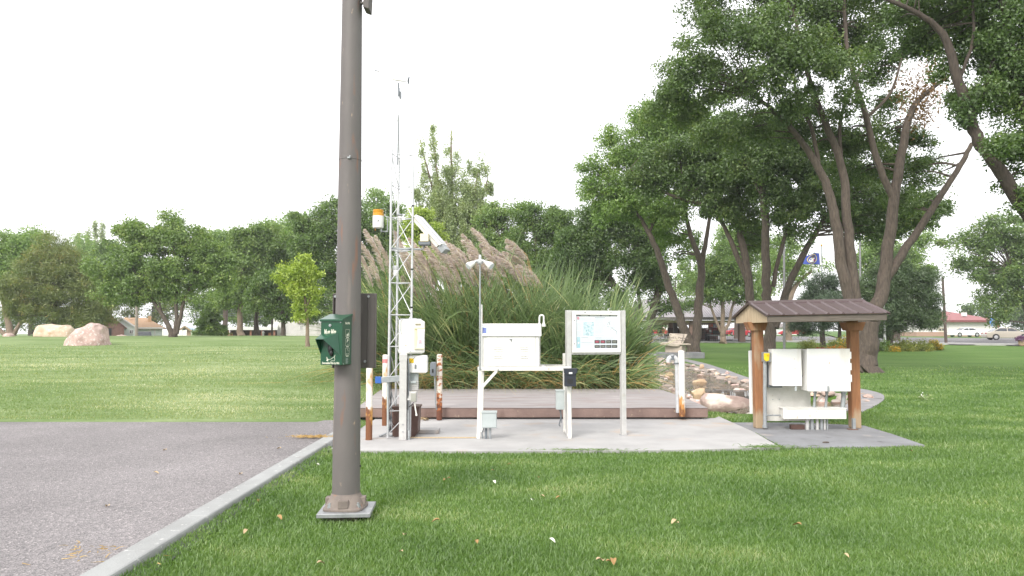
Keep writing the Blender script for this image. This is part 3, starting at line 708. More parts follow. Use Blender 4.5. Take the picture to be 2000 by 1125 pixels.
# sign panel behind the pole, seen from the back
SY = PY + .15
p0, p1 = P(649, 719, SY), P(736, 573, SY)
sg = thing('road_sign', 'plain brown back of a metal sign panel bolted behind the lamp pole', 'sign', ((p0.x + p1.x) / 2, SY, p0.z))
b = MB(); b.bb(p0.x, p1.x, SY, SY + .012, p0.z, p1.z); b.build('panel', M['signback'], sg, bevel=.005)
b = MB()
for x in (p0.x + .004, p1.x - .006): b.bb(x - .004, x + .006, SY - .022, SY - .0005, p0.z + .004, p1.z - .004)
b.bb(p1.x - .08, p1.x - .012, SY - .01, SY - .0005, p0.z + .002, p1.z - .03)
b.build('flange', M['signback'], sg, bevel=.003)
for u, v in ((655, 579), (720, 579), (713, 706)):
    q = P(u, v, SY - .01); b = MB(); b.cyl((q.x, SY - .02, q.z), (q.x, SY, q.z), .012, n=6); b.build('bolt', M['galv'], sg)

# ------------------------------------------------------------------ dog waste bag dispenser (local frame: front faces -Y)
yaw = R(-15)
fp = P(642, 714, 6.22)
db = thing('bag_dispenser', 'dark green dog waste bag dispenser with a scoop hood, strapped to the lamp pole', 'dispenser', (fp.x + .02, 6.22, fp.z + .005), yaw)
W, D, Hf, Hb = .1, .165, .385, .425
b = MB(); b.prism([(-W, 0, 0), (-W, D, 0), (-W, D, Hb - .012), (-W, 0, Hf - .012)], (2 * W, 0, 0)); body = b.build('body', M['green'], db, bevel=.003)
b = MB(); b.prism([(-W - .008, -.012, Hf - .022), (-W - .008, -.012, Hf - .004), (-W - .008, D + .002, Hb + .004), (-W - .008, D + .002, Hb - .010), (-W - .008, -.003, Hf - .0105)], (2 * W + .016, 0, 0)); lid = b.build('lid', M['green'], db, bevel=.002)
b = MB(); b.cyl((-.012, -.001, Hf - .055), (-.012, -.008, Hf - .055), .012, n=14); b.cyl((-.012, -.008, Hf - .055), (-.012, -.012, Hf - .055), .006, n=10); b.build('lock', M['galv'], db)
# hood over the opening: sloped top, two cheeks running back down to the body
hz, hl = .245, .07
A_, B_ = (-.098, -.001, hz + .012), (.06, -.001, hz + .022)
Cc, Dd = (-.103, -.085, hz - .03), (-.028, -.09, hz - .03)
E_, Fq = (-.099, -.001, .09), (.083, -.004, .085)
b = MB()
def plate(pts, t=.003):
    pts = [Vector(p) for p in pts]; nn = (pts[1] - pts[0]).cross(pts[2] - pts[0]).normalized() * t; b.prism(pts, nn)
plate([A_, B_, Dd, Cc]); plate([B_, Fq, Dd]); plate([A_, Cc, E_]); b.build('hood', M['green'], db)
b = MB(); b.ball((-.005, -.004, .135), (.024, .02, .045), 12, 8); b.ball((.004, -.006, .10), (.018, .016, .03), 10, 7); b.build('bag_slot', M['black'], db, smooth=True)
PC = M['print_cream']
text('lettering', 'Mutt Mitt', .056, PC, body, face(-.012, -.0012, Hf - .138) @ Matrix.Diagonal((1, 1.3, 1, 1)), sx=.5, bold=.0016)
text('lettering', 'BRAND DOG MITT', .0085, PC, body, face(-.012, -.0012, Hf - .15), bold=.0003)
text('lettering', 'Degradable Pick-Up Mitt', .024, PC, body, face(-.004, -.0012, .008), sx=.66, bold=.0008)
SIDE = lambda y, z: face(W + .0012, y, z, math.pi / 2)
text('lettering', 'Mutt Mitt', .026, PC, body, SIDE(D / 2 + .005, Hf - .045), sx=.8, bold=.001)
# the three pictograms on the side and the dog outline on the front
def frame_lines(b, y0, y1, z0, z1, t=.0022, x=W + .0004):
    for (a, c, d, e) in ((y0, y1, z1 - t, z1), (y0, y1, z0, z0 + t), (y0, y0 + t, z0 + t, z1 - t), (y1 - t, y1, z0 + t, z1 - t)): b.bb(x, x + .0008, a, c, d, e)
for i, (z0, shape) in enumerate(((.235, 0), (.158, 1), (.078, 2))):
    b = MB(); y0, y1 = .055, .125; frame_lines(b, y0, y1, z0, z0 + .062)
    X = W + .0004
    if shape == 0: b.prism([(X, .072, z0 + .006), (X, .112, z0 + .008), (X, .115, z0 + .016), (X, .104, z0 + .036), (X, .096, z0 + .026), (X, .074, z0 + .02)], (.0008, 0, 0))
    if shape == 1: b.prism([(X, .074, z0 + .03), (X, .088, z0 + .054), (X, .104, z0 + .056), (X, .106, z0 + .044), (X, .09, z0 + .038), (X, .08, z0 + .028)], (.0008, 0, 0)); b.bb(X, X + .0008, .096, .102, z0 + .008, z0 + .016)
    if shape == 2: b.bar((X, .092, z0 + .054), (X, .106, z0 + .034), .0015, .003); b.bb(X, X + .0008, .066, .086, z0 + .01, z0 + .014); b.bb(X, X + .0008, .094, .114, z0 + .01, z0 + .014)
    b.bb(X, X + .0008, .07, .11, z0 - .011, z0 - .003); b.build('pictogram', PC, body)
b = MB()
for i in range(6): b.bb(W + .0004, W + .0012, .062, .062 + random.uniform(.03, .05), .012 + i * .0075, .0145 + i * .0075)
b.build('small_print', M['greybox'], body)
b = MB()
dog = [(-.045, .05), (-.04, .066), (-.034, .052), (-.02, .044), (.0, .05), (.018, .062), (.03, .07), (.036, .085), (.03, .062), (.034, .045), (.028, .034), (.01, .036), (-.005, .03)]
for (x0, z0), (x1, z1) in zip(dog[:-1], dog[1:]): b.bar((x0, -.0008, z0), (x1, -.0008, z1), .003, .0012, up=(0, 1, 0))
b.prism([(-.045, -.0004, .036), (-.03, -.0004, .03), (-.026, -.0004, .042), (-.036, -.0004, .052)], (0, -.0008, 0)); b.build('dog_outline', PC, body)
for x, z in ((.088, Hf - .03),): b = MB(); b.cyl((x, 0, z), (x, -.016, z), .004, n=8); b.build('rivet', M['galv'], lid)
b = MB(); b.cyl((W, .02, .008), (W + .004, .02, .008), .005, n=8); b.build('rivet', M['galv'], body)
b = MB(); b.bb(-.02, .02, D + .001, D + .05, .15, .28); b.build('mounting_bracket', M['galv'], db)

# ------------------------------------------------------------------ lattice mast with instruments
TY = 10.75
t0 = GT(766, 852, PZ)
def tp(u, v, dy=0): return P(u, v, TY + dy)
A0 = Vector((tp(757.5, 850).x, TY, PZ)); B0 = A0 + Vector((.062, .295, 0)); C0 = A0 + Vector((.305, .10, 0))
ms = thing('weather_mast', 'slender galvanised lattice mast carrying weather instruments', 'mast', tuple((A0 + B0 + C0) / 3))
ztop = tp(780, 290).z
def lean(p, z): return Vector((p.x + (.02 * (z - .5) / 4) , p.y, z))
for p in (A0, B0, C0):
    b = MB(); b.tube([lean(p, PZ + .02), lean(p, ztop)], .0165, 10); b.build('leg', M['galv_pale'], ms, smooth=True)
b = MB(); b2 = MB(); bays = [tp(780, v).z for v in (850, 803, 740, 677, 614.7, 552, 488, 425, 362, 300)]
for i, z in enumerate(bays):
    for p, q in ((A0, C0), (B0, C0), (A0, B0)):
        if i: b.tube([lean(p, z), lean(q, z)], .007, 6)
    if i < len(bays) - 1:
        z2 = bays[i + 1]
        b2.tube([lean(A0, z + .01), lean(C0, z2 - .01)], .0065, 6); b2.tube([lean(B0, z2 - .01), lean(C0, z + .01)], .0065, 6); b2.tube([lean(B0, z + .01), lean(A0, z2 - .01)], .0065, 6)
b.add(b2.v, b2.f); b.build('lattice', M['galv_pale'], ms, smooth=True)
# tapered head
hd = tp(778, 222, .13); b = MB()
for p in (A0, B0): b.tube([lean(p, ztop), hd], .011, 8)
b.tube([lean(C0, ztop), lean(C0, ztop) + Vector((0, 0, .12))], .008, 6)
b.tube([lean(C0, ztop + .06) + Vector((-.05, 0, -.015)), lean(C0, ztop + .06) + Vector((.03, 0, .015))], .006, 6)
b.build('head_struts', M['galv_pale'], ms, smooth=True)
b = MB(); b.tube([tp(776, 322, .13), tp(778.5, 238, .13)], .0095, 8); b.build('antenna', M['galv'], ms, smooth=True)
b = MB(); b.tube([hd, tp(779, 188, .13)], .0085, 8); b.build('mast_tube', M['galv_pale'], ms, smooth=True)
b = MB()
for i, (u, w) in enumerate(((757, .05), (777, .05))):
    q = GT(u, 851, PZ); b.bar((q.x - .10, q.y - .10, PZ + .01), (q.x + .05, q.y + .08, PZ + .055), .045, .012)
b.build('foot_plates', M['galv'], ms)
b = MB(); q0 = tp(745, 742, -.06); q1 = tp(782, 739, -.06)
b.bar(q0, q1, .035, .085); b.build('clamp_beam', M['galv'], ms, bevel=.004)
b = MB(); q2 = tp(733, 742, -.06); b.bar(q2, q0, .04, .095); b.build('beam_cap', M['blue'], ms, bevel=.004)
b = MB(); q = tp(764, 690, 0)      # conduit and cables down the mast
b.tube([tp(757, 745, -.04), tp(757, 800, -.04), tp(757.5, 838, -.05)], .012, 8); b.build('conduit', M['greybox'], ms, smooth=True)
for k in range(4):
    b = MB(); r_ = random.Random(k); zs = [560, 640, 700, 745, 775, 800, 820, 836, 845]
    b.tube([tp(763 + r_.uniform(-1, 1) + (2.5 * math.sin(k * 2 + v * .05) if v > 740 else 0), v, .02 + k * .02) for v in zs], .006, 6); b.build('cable', M['black'] if k % 2 else M['greydark'], ms, smooth=True)
for v in (400, 525, 600):
    b = MB(); q = lean(C0, tp(780, v).z); b.lathe([(.017, -.012), (.02, -.012), (.02, .012), (.017, .012)], q, 10); b.build('strap', M['black'], ms)
# propeller anemometer
an = thing('anemometer', 'thin white propeller wind vane with tail fin at the top of the mast', 'anemometer', tuple(tp(779, 188, .13)))
b = MB(); b.tube([tp(779, 188, .13), tp(779, 172, .13)], [.016, .014], 10); b.tube([tp(778.5, 174, .13), tp(777.8, 162, .13)], [.013, .012], 10); b.bb(*[c for c in (tp(780, 0, 0).x, tp(783, 0, 0).x)], TY + .1, TY + .15, tp(0, 187, 0).z, tp(0, 174, 0).z); b.build('stand', M['greydark'], an, smooth=True)
b = MB(); b.tube([tp(733, 146.5, .13), tp(760, 152, .13), tp(776, 156, .13), tp(788, 157.5, .13), tp(796, 158, .13)], [.004, .009, .022, .018, .010], 10); b.build('boom', M['white'], an, smooth=True)
b = MB(); b.prism([tp(731, 137, .127), tp(742, 139, .127), tp(747, 150, .127), tp(741, 159, .127), tp(731, 159, .127)], (0, .006, 0)); b.build('tail_fin', M['white'], an)
b = MB(); b.prism([tp(731, 136.5, .1265), tp(741, 138, .1265), tp(741, 140.2, .1265), tp(731, 138.6, .1265)], (0, .008, 0)); b.build('fin_marking', M['greydark'], an)
b = MB(); b.tube([tp(787, 157.5, .13), tp(797, 158, .13)], [.012, .010], 10)
for k in range(4):
    a_ = k * math.pi / 2 + .25; c = tp(798, 157, .13); d_ = Vector((.1 * math.cos(a_), math.sin(a_), math.cos(a_))) * .062
    b.bar(c, c + d_, .012, .02)
b.build('propeller', M['greydark'], an)
# rain gauge
rg = thing('rain_gauge', 'white cylindrical rain gauge with an amber collar, bracketed off the mast', 'rain gauge', tuple(tp(738, 448)))
b = MB(); c = tp(738.5, 445); z1 = tp(0, 422).z; r_ = .079; b.lathe([(r_ * .96, c.z), (r_, c.z + .01), (r_, z1)], (c.x, TY, 0), 24); b.build('drum', M['white'], rg, smooth=True)
b = MB(); z2 = tp(0, 410).z; b.lathe([(r_ * .98, z1 + .001), (r_ * .98, z1 + .035), (r_ * .955, z1 + .037), (r_ * .955, z2 - .03), (r_ * .97, z2 - .028), (r_ * .97, z2), (r_ * .9, z2), (r_ * .12, z2 - .05)], (c.x, TY, 0), 24); b.build('funnel', M['amber'], rg, smooth=True)
b = MB(); b.tube([tp(733, 446), tp(733, 450)], .008, 8); b.build('drain', M['amber'], rg)
b = MB(); zc = tp(0, 432).z
vs = [(c.x + (r_ + .001) * math.sin(-.1 + .42 * math.cos(t)), TY - (r_ + .001) * math.cos(-.1 + .42 * math.cos(t)), zc + .022 * math.sin(t)) for t in [2 * math.pi * i / 18 for i in range(18)]]
b.poly(vs); em = b.build('emblem', M['greydark'], rg)
b = MB(); vs = [(c.x + (r_ + .002) * math.sin(-.1 + .3 * math.cos(t)), TY - (r_ + .002) * math.cos(-.1 + .3 * math.cos(t)), zc + .006 + .007 * math.sin(t)) for t in [2 * math.pi * i / 14 for i in range(14)]]; b.poly(vs); b.build('emblem_band', M['white'], em)
b = MB(); b.tube([tp(745, 447, .03), tp(745, 453, .03)], .014, 8); b.tube([tp(749, 420, .03), tp(757, 425, 0)], .009, 8); b.tube([tp(745, 452, .03), tp(757, 452, .03)], .008, 8); b.tube([tp(757, 425, .01), tp(757, 453, .03)], .010, 8); b.build('bracket', M['galv'], rg)
# solar panel: tilted board seen almost edge on
sp_ = thing('solar_panel', 'tilted white-framed solar panel on a tan box arm, sloping off the mast', 'solar panel', tuple(tp(833, 486)))
a0, a1 = tp(811, 421, .1), tp(861, 478, .1); ax_ = (a1 - a0); Ls = ax_.length; ax_.normalize()
yv = Vector((.18, .97, -.05)); yv = (yv - ax_ * yv.dot(ax_)).normalized(); nv = ax_.cross(yv).normalized(); nv = nv if nv.z > 0 else -nv
def obox(name, cx, cy, cz, sx, sy, sz, m, par, o=a0, bev=0):
    b = MB(); Mx = Matrix(((ax_.x, yv.x, nv.x, o.x), (ax_.y, yv.y, nv.y, o.y), (ax_.z, yv.z, nv.z, o.z), (0, 0, 0, 1)))
    b.bb(cx - sx / 2, cx + sx / 2, cy - sy / 2, cy + sy / 2, cz - sz / 2, cz + sz / 2, Mx); return b.build(name, m, par, bevel=bev)
obox('panel_frame', Ls / 2, .22, 0, Ls, .5, .045, M['white'], sp_, bev=.004)
obox('cell_sheet', Ls / 2, .22, .0245, Ls - .05, .45, .003, M['glass'], sp_)
obox('back_tray', Ls * .5, .2, -.05, Ls * .94, .4, .055, M['white_worn'], sp_, bev=.004)
obox('end_cover', Ls + .05, .2, -.03, .1, .4, .09, M['galv'], sp_, bev=.004)
b = MB(); q0, q1 = tp(822, 473, .15), tp(838, 458, .15); b.bb(q0.x, q1.x, TY + .05, TY + .25, q0.z, q1.z); b.build('tan_box', M['cream'], sp_, bevel=.004)
b = MB(); b.tube([tp(763, 485, .06), tp(800, 487, .1), tp(826, 487, .13), tp(829, 480, .14), tp(829, 474, .15)], .0145, 8); b.tube([tp(800, 487, .1), tp(800, 484, .1)], .03, 8); b.build('arm', M['galv'], sp_, smooth=True)
b = MB(); q0, q1 = tp(818, 478, .1), tp(840, 472, .1); b.bb(q0.x, q1.x, TY + .06, TY + .24, q0.z, q1.z + .001); b.build('bracket', M['greydark'], sp_)
# two small sensors between the legs
for lab, u, v in (('small white pyramid-topped sensor on the upper rung of the mast', 781, 425), ('small white can-shaped sensor strapped inside the mast lower down', 773, 530)):
    s_ = thing('weather_sensor', lab, 'sensor', tuple(tp(u, v + 10, .1)))
    c = tp(u, v, .1)
    if v < 500:
        b = MB(); b.lathe([(.04, c.z + .03), (.042, c.z + .04), (.03, c.z + .052), (.01, c.z + .056)], (c.x, c.y, 0), 16); b.build('cap', M['galv'], s_, smooth=True)
        b = MB(); b.lathe([(.012, c.z - .07), (.016, c.z - .04), (.026, c.z - .02), (.026, c.z + .028)], (c.x, c.y, 0), 14); b.build('stem', M['white'], s_, smooth=True)
    else:
        b = MB(); b.lathe([(.045, c.z + .02), (.047, c.z + .025), (.047, c.z + .075), (.04, c.z + .082)], (c.x, c.y, 0), 18); b.build('cap', M['galv_pale'], s_, smooth=True)
        b = MB(); b.lathe([(.03, c.z - .07), (.042, c.z - .05), (.042, c.z + .019)], (c.x, c.y, 0), 18); b.build('can', M['white'], s_, smooth=True)
        b = MB(); b.tube([c + Vector((-.03, 0, -.06)), c + Vector((-.06, 0, -.1)), c + Vector((-.05, 0, -.16))], .006, 6); b.build('cable', M['black'], s_)

# ------------------------------------------------------------------ bollards (iron pipe posts)
BG = 'white painted pipe posts around the slab'
def bollard(label, u0, u1, vt, vb, m, Y=None, extras=None):
    p = GT((u0 + u1) / 2, vb, PZ) if Y is None else P((u0 + u1) / 2, vb, Y)
    r_ = (u1 - u0) / 2 * p.y / F; top = P((u0 + u1) / 2, vt, p.y).z
    t = thing('pipe_bollard', label, 'bollard', (p.x, p.y, p.z), group=BG)
    b = MB(); zz = [p.z] + [p.z + (top - p.z) * k / 6 for k in range(1, 7)]
    b.tube([(p.x, p.y, z) for z in zz], r_, 20); b.build('pipe', m, t, smooth=True)
    b = MB(); b.lathe([(r_ * .98, top + .0005), (r_ * .8, top + .008), (r_ * .3, top + .012)], (p.x, p.y, 0), 20); b.build('cap', m, t, smooth=True)
    return t, p, r_
bollard('pipe bollard rusted brown over its lower half, beside the kerb under the brown sign', 714, 727, 690, 859, M['bollard'])
t, p, r_ = bollard('slim white pipe bollard with a red band, directly behind the lattice mast', 746, 757, 694, 831, M['bollard'])
b = MB(); b.lathe([(r_ + .001, P(0, 709, p.y).z), (r_ + .002, P(0, 708, p.y).z), (r_ + .002, P(0, 702, p.y).z), (r_ + .001, P(0, 701, p.y).z)], (p.x, p.y, 0), 20); b.build('red_band', mat('faded_red', (.55, .12, .12), (.65, .3, .3), 20, .7), t)
t, p, r_ = bollard('heavily rusted flaking pipe bollard with a grey box strapped on', 852.5, 863.5, 693, 820, M['bollard_rust'], Y=12.95)
bx = thing('outlet_box', 'dark grey weatherproof box hung on the heavily rusted bollard', 'electrical box', tuple(P(846, 735, 12.85)))
b = MB(); q0, q1 = P(840.5, 734, 12.85), P(852, 707, 12.85); b.prism([(q0.x, 12.78, q0.z + .03), (q0.x + .02, 12.78, q0.z), (q1.x, 12.78, q0.z), (q1.x, 12.78, q1.z), (q0.x + .02, 12.78, q1.z), (q0.x, 12.78, q1.z - .03)], (0, .1, 0)); b.build('cover', M['greydark'], bx, bevel=.008)
b = MB(); b.bb(q0.x + .035, q0.x + .06, 12.765, 12.779, q0.z + .06, q0.z + .12); b.build('latch', M['black'], bx)
b = MB(); b.tube([P(849, 734, 12.85), P(850, 760, 12.85), P(851, 790, 12.87), P(853, 800, 12.9)], .012, 8); b.build('conduit', M['galv'], bx, smooth=True)
t, p, r_ = bollard('white pipe bollard with an orange rust foot at the platform corner', 1326.5, 1338.5, 686, 813, M['bollard_clean'], Y=12.98)
# bent vent pipe beside it
vp = thing('vent_pipe', 'grey plastic pipe with a bent hood beside the rust-footed white bollard', 'pipe', tuple(P(1323.5, 805, 13.0)))
b = MB(); b.tube([P(1323.8, 806, 13.0), P(1321.5, 709, 13.0)], .034, 14); b.build('riser', M['galv_pale'], vp, smooth=True)
hp = [P(1321, 709, 13.0), P(1320.5, 702, 13.0), P(1316, 698, 13.0), P(1311, 698, 13.0), P(1306.5, 701, 13.0), P(1305, 708, 13.0)]
b = MB(); b.tube(smooth_pts(hp, 4), .043, 14); b.build('bend', M['galv_pale'], vp, smooth=True)
b = MB(); b.lathe([(.046, -.012), (.05, -.012), (.05, .012), (.046, .012)], P(1321.3, 709.5, 13.0), 14); b.build('joint_ring', M['greydark'], vp)
b = MB(); b.tube([P(1312.5, 694, 13.0), P(1313.5, 703, 13.0)], .048, 12); b.build('joint_ring', M['greydark'], vp)
t, p, r_ = bollard('clean white pipe bollard standing just behind the left shelter post', 1464, 1471.5, 686, 808, M['white'], Y=13.3)
# ------------------------------------------------------------------ post with instrument boxes
IY = 10.62
ip = lambda u, v, dy=0: P(u, v, IY + dy)
q0, q1 = ip(779, 853), ip(794.5, 691)
po = thing('steel_post', 'square pale steel post bolted to the slab in front of the lattice mast', 'post', ((q0.x + q1.x) / 2, IY + .06, PZ))
b = MB(); b.bb(q0.x, q1.x, IY, IY + .11, PZ, q1.z); pt = b.build('post', M['alu'], po, bevel=.004)
b = MB(); b.bb(q0.x - .004, q1.x + .004, IY - .004, IY + .115, ip(0, 705).z, ip(0, 691.5).z); b.build('collar', M['alu'], po, bevel=.003)
for v in (829, 843): b = MB(); c = ip(787, v); b.cyl((c.x, IY - .012, c.z), (c.x, IY, c.z), .010, n=6); b.build('bolt', M['galv'], po)
b = MB(); c = ip(797.5, 853); b.tube([(c.x, IY + .05, PZ), (c.x, IY + .05, PZ + .12), (c.x - .012, IY + .05, PZ + .13), (c.x - .012, IY + .05, q1.z - .1)], [.02, .02, .0135, .0135], 10); b.build('conduit', M['galv'], po, smooth=True)
for dx, c_ in ((.0, 'black'), (.012, 'greydark')):
    b = MB(); b.tube([ip(796, 700, .0) + Vector((dx, 0, 0)), ip(797, 730, -.01) + Vector((dx, 0, 0)), ip(796.5, 770) + Vector((dx, 0, 0)), ip(796, 800, .02) + Vector((dx, 0, 0))], .006, 6); b.build('cable', M[c_], po)
# main cabinet, turned a little to the right
yaw = R(24)
c = ip(787, 693, .05)
cb = thing('instrument_cabinet', 'white weatherproof cabinet with a paper notice in a cream pocket, on the steel post', 'cabinet', (c.x + .17, IY + .08, c.z + .01), yaw)
h = ip(0, 625).z - ip(0, 693).z
b = MB(); b.bb(-.18, .12, .012, .26, 0, h - .005); b.build('body', M['white_box'], cb, bevel=.02)
b = MB(); b.bb(-.125, .135, -.045, .0115, .012, h - .02); dr = b.build('door', M['white'], cb, bevel=.022)
b = MB(); b.bb(-.03, .115, -.056, -.0455, .07, h - .11); b.bb(-.03, .115, -.068, -.0565, .07, .11); b.bb(-.034, .119, -.07, -.0565, h - .135, h - .112); pk = b.build('notice_pocket', M['cream'], dr, bevel=.002)
b = MB(); b.prism([(.002, -.0695, .09), (.116, -.0695, .082), (.11, -.0695, .25), (.122, -.0695, h - .14), (.01, -.0695, h - .136), (.018, -.0695, .22)], (0, .0025, 0)); ppn = b.build('paper_notice', M['paper'], pk)
b = MB(); b.bb(.035, .075, -.0715, -.0705, .16, .205); b.build('print_block', mat('pink_print', (.62, .42, .48), (.7, .55, .6), 60, .8), ppn)
b = MB(); b.bb(.03, .09, -.0725, -.0712, .155, .158); b.build('print_line', M['greydark'], ppn)
b = MB(); b.bb(-.012, .07, -.0485, -.0455, h - .085, h - .06); b.build('name_plate', mat('plate_tan', (.4, .36, .25), (.2, .18, .13), 60, .5), dr)
for x in (-.08,): b = MB(); b.cyl((x, -.05, .04), (x, -.045, .04), .008, n=8); b.build('screw', M['greybox'], dr)
b = MB(); b.tube([(-.185, .1, h - .01), (-.19, .08, h - .1), (-.188, .07, h - .2), (-.186, .09, h - .21), (-.186, .12, h - .17), (-.186, .12, h - .02)], .003, 6); b.build('wire_loop', M['greybox'], cb)
b = MB(); b.bb(-.2, .11, .06, .12, h - .004, h + .012); b.bb(-.02, .04, .07, .1, h + .0125, h + .02); b.build('top_rail', M['galv_pale'], cb)
# lower rounded box
q0, q1 = ip(795, 729, .12), ip(834, 694, .12)
lb_ = thing('junction_box', 'white rounded box with a yellow sticker hung under the instrument cabinet', 'electrical box', ((q0.x + q1.x) / 2, IY + .12, q0.z))
b = MB(); b.bb(q0.x, q1.x, IY + .10, IY + .3, q0.z, q1.z); b.build('body', M['white_box'], lb_, bevel=.03)
b = MB(); zs = ip(0, 712).z; b.bb(q0.x + .003, q1.x - .003, IY + .088, IY + .0995, q0.z + .012, zs); b.build('lower_cover', M['white'], lb_, bevel=.004)
b = MB(); s0, s1 = ip(799, 709, .09), ip(808, 700, .09); b.bb(s0.x, s1.x, IY + .097, IY + .0995, s0.z, s1.z); b.build('yellow_sticker', M['yellow'], lb_)
b = MB(); s0, s1 = ip(810, 720, .08), ip(813, 711.5, .08); b.bb(s0.x, s1.x, IY + .072, IY + .0875, s0.z, s1.z); b.build('latch', M['greydark'], lb_, bevel=.003)
b = MB(); b.tube([ip(811, 697, .08), ip(804, 704, .07), ip(799, 711, .07)], .003, 6); b.build('wire', M['black'], lb_)
b = MB(); s0, s1 = ip(797, 743, .2), ip(817, 729.5, .2); b.bb(s0.x, s1.x, IY + .15, IY + .25, s0.z, s1.z); b.build('mounting_plate', M['greybox'], lb_)
# ribbed little enclosure
q0, q1 = ip(798, 762, .1), ip(817, 744, .1)
fb = thing('vented_housing', 'small pale ribbed housing below the yellow-stickered box', 'housing', ((q0.x + q1.x) / 2, IY + .1, q0.z))
b = MB()
b.bb(q0.x + .008, q1.x - .008, IY + .1, IY + .2, q0.z, q1.z)
for k in range(5): z = q0.z + (q1.z - q0.z) * (k + .4) / 5; b.bb(q0.x, q1.x, IY + .09, IY + .21, z - .004, z + .006)
b.build('ribs', M['alu'], fb)
b = MB(); b.bb((q0.x + q1.x) / 2 - .04, (q0.x + q1.x) / 2 + .04, IY + .07, IY + .0895, q1.z - .03, q1.z - .002); b.build('bracket', M['greybox'], fb)
# conduit box with stub pipe
q0, q1 = ip(802, 785, -.02), ip(813.5, 765, -.02)
jb = thing('conduit_box', 'small grey box with a bent stub pipe on the side of the steel post', 'electrical box', ((q0.x + q1.x) / 2, IY, q0.z))
b = MB(); b.bb(q0.x, q1.x, IY - .03, IY + .06, q0.z, q1.z); b.bb(q0.x - .05, q0.x - .001, IY + .0, IY + .05, q0.z + .02, q1.z); b.build('body', M['alu'], jb, bevel=.004)
b = MB(); b.bb(q0.x + .006, q1.x - .004, IY - .04, IY - .0305, q0.z + .004, q1.z - .02); b.build('cover', mat('olive_grey_cover', (.33, .33, .29), (.28, .28, .245), 5, .5), jb, bevel=.004)
b = MB(); b.tube([ip(810, 786, 0), ip(811, 796, 0), ip(813.5, 811, 0)], .010, 8); b.tube([ip(813, 808.5, 0), ip(813.6, 812, 0)], .014, 8); b.build('stub_pipe', M['white_worn'], jb, smooth=True)
b = MB(); b.tube([ip(808, 786, 0), ip(805, 790, -.01), ip(799, 795, 0)], .006, 6); b.build('cable', M['black'], jb)
# brown chest behind the post
q0, q1 = GT(766, 840, PZ), GT(820, 846, PZ)
br = thing('brown_box', 'squat dark brown metal box with tapered foot standing behind the steel post', 'box', (P(793, 840, 11.0).x, 11.0, PZ))
x0, x1 = P(765, 800, 11.0).x, P(820.5, 800, 11.0).x; zt, zb = P(0, 794, 11.0).z, PZ
b = MB(); b.prism([(x0 + .02, 10.95, zb + .02), (x0 + .045, 10.95, zb), (x1 - .07, 10.95, zb), (x1 - .03, 10.95, zb + .06), (x1 - .012, 10.95, zt - .02), (x1 - .012, 10.95, zt - .001), (x0 + .012, 10.95, zt - .001)], (0, .3, 0)); b.build('body', M['brownbox'], br, bevel=.004)
b = MB(); b.bb(x0, x1, 10.935, 11.265, zt - .014, zt + .01); b.build('lid', M['brownbox'], br, bevel=.004)
# low concrete block and a plank strip lying on the slab
q0, q1 = GT(816, 845, PZ), GT(861, 836, PZ)
b = MB(); b.bb(P(815, 0, 11.25).x, P(861, 0, 11.25).x, 11.25, 11.55, PZ + .002, PZ + .06)
tag(b.build('concrete_block', M['conc_pad'], loc=(P(838, 0, 11.25).x, 11.4, PZ), bevel=.006), 'low pale block lying flat on the slab behind the steel post', 'block')
q0, q1 = GT(803, 853, PZ), GT(935, 854, PZ)
b = MB(); b.bb(q0.x, -.52, 10.80, 10.84, PZ + .001, PZ + .016)
tag(b.build('conduit_strip', M['wood_pale'], loc=(-1, 10.8, PZ), bevel=.003), 'thin tan strip along the slab between steel post and instrument stand', 'strip')

# ------------------------------------------------------------------ instrument stand
SY2 = 10.78
sp2 = lambda u, v, dy=0: P(u, v, SY2 + dy)
zt = sp2(0, 716).z
xl, xr = sp2(935.5, 0).x, sp2(1114, 0).x
xr -= .02
st = thing('instrument_stand', 'white painted angle-iron stand with a braced open frame on the slab', 'stand', ((xl + xr) / 2, SY2 + .35, PZ))
TD = .72
WW = M['white_worn']
for lx, ly in ((xl + .0, 0), (xl + .01, TD - .05)):
    b = MB(); b.bar((lx + .028 - .02, SY2 + ly + .025, PZ), (lx + .028, SY2 + ly + .025, zt - .062), .05, .05, up=(0, 1, 0)); b.build('leg', WW, st, bevel=.003)
b = MB(); b.bar((xr - .015, SY2 + .025, PZ), (xr - .03, SY2 + .025, zt - .062), .052, .05, up=(0, 1, 0)); b.build('leg', WW, st, bevel=.003)
b = MB(); b.bar((xr - .03, SY2 + TD - .03, PZ), (xr - .035, SY2 + TD - .03, sp2(0, 690, TD).z), .065, .05, up=(0, 1, 0)); b.build('leg', WW, st, bevel=.004)
b = MB()
b.bb(xl - .005, xr, SY2 - .006, SY2 + .05, zt - .06, zt - .002); b.bb(xl, xr - .06, SY2 + TD - .05, SY2 + TD, zt - .058, zt - .004)
b.bb(xl, xl + .05, SY2 + .052, SY2 + TD - .052, zt - .056, zt - .006); b.bb(xr - .05, xr, SY2 + .052, SY2 + TD - .07, zt - .056, zt - .006)
xm = sp2(1058, 0).x; b.bb(xm, xm + .05, SY2 + .052, SY2 + TD - .052, zt - .056, zt - .006); b.build('top_frame', WW, st, bevel=.003)
b = MB(); b.bar((xl + .03, SY2 + .01, zt - .33), (sp2(971, 0).x, SY2 + .01, zt - .062), .042, .02, up=(0, 1, 0)); b.build('brace', WW, st, bevel=.003)
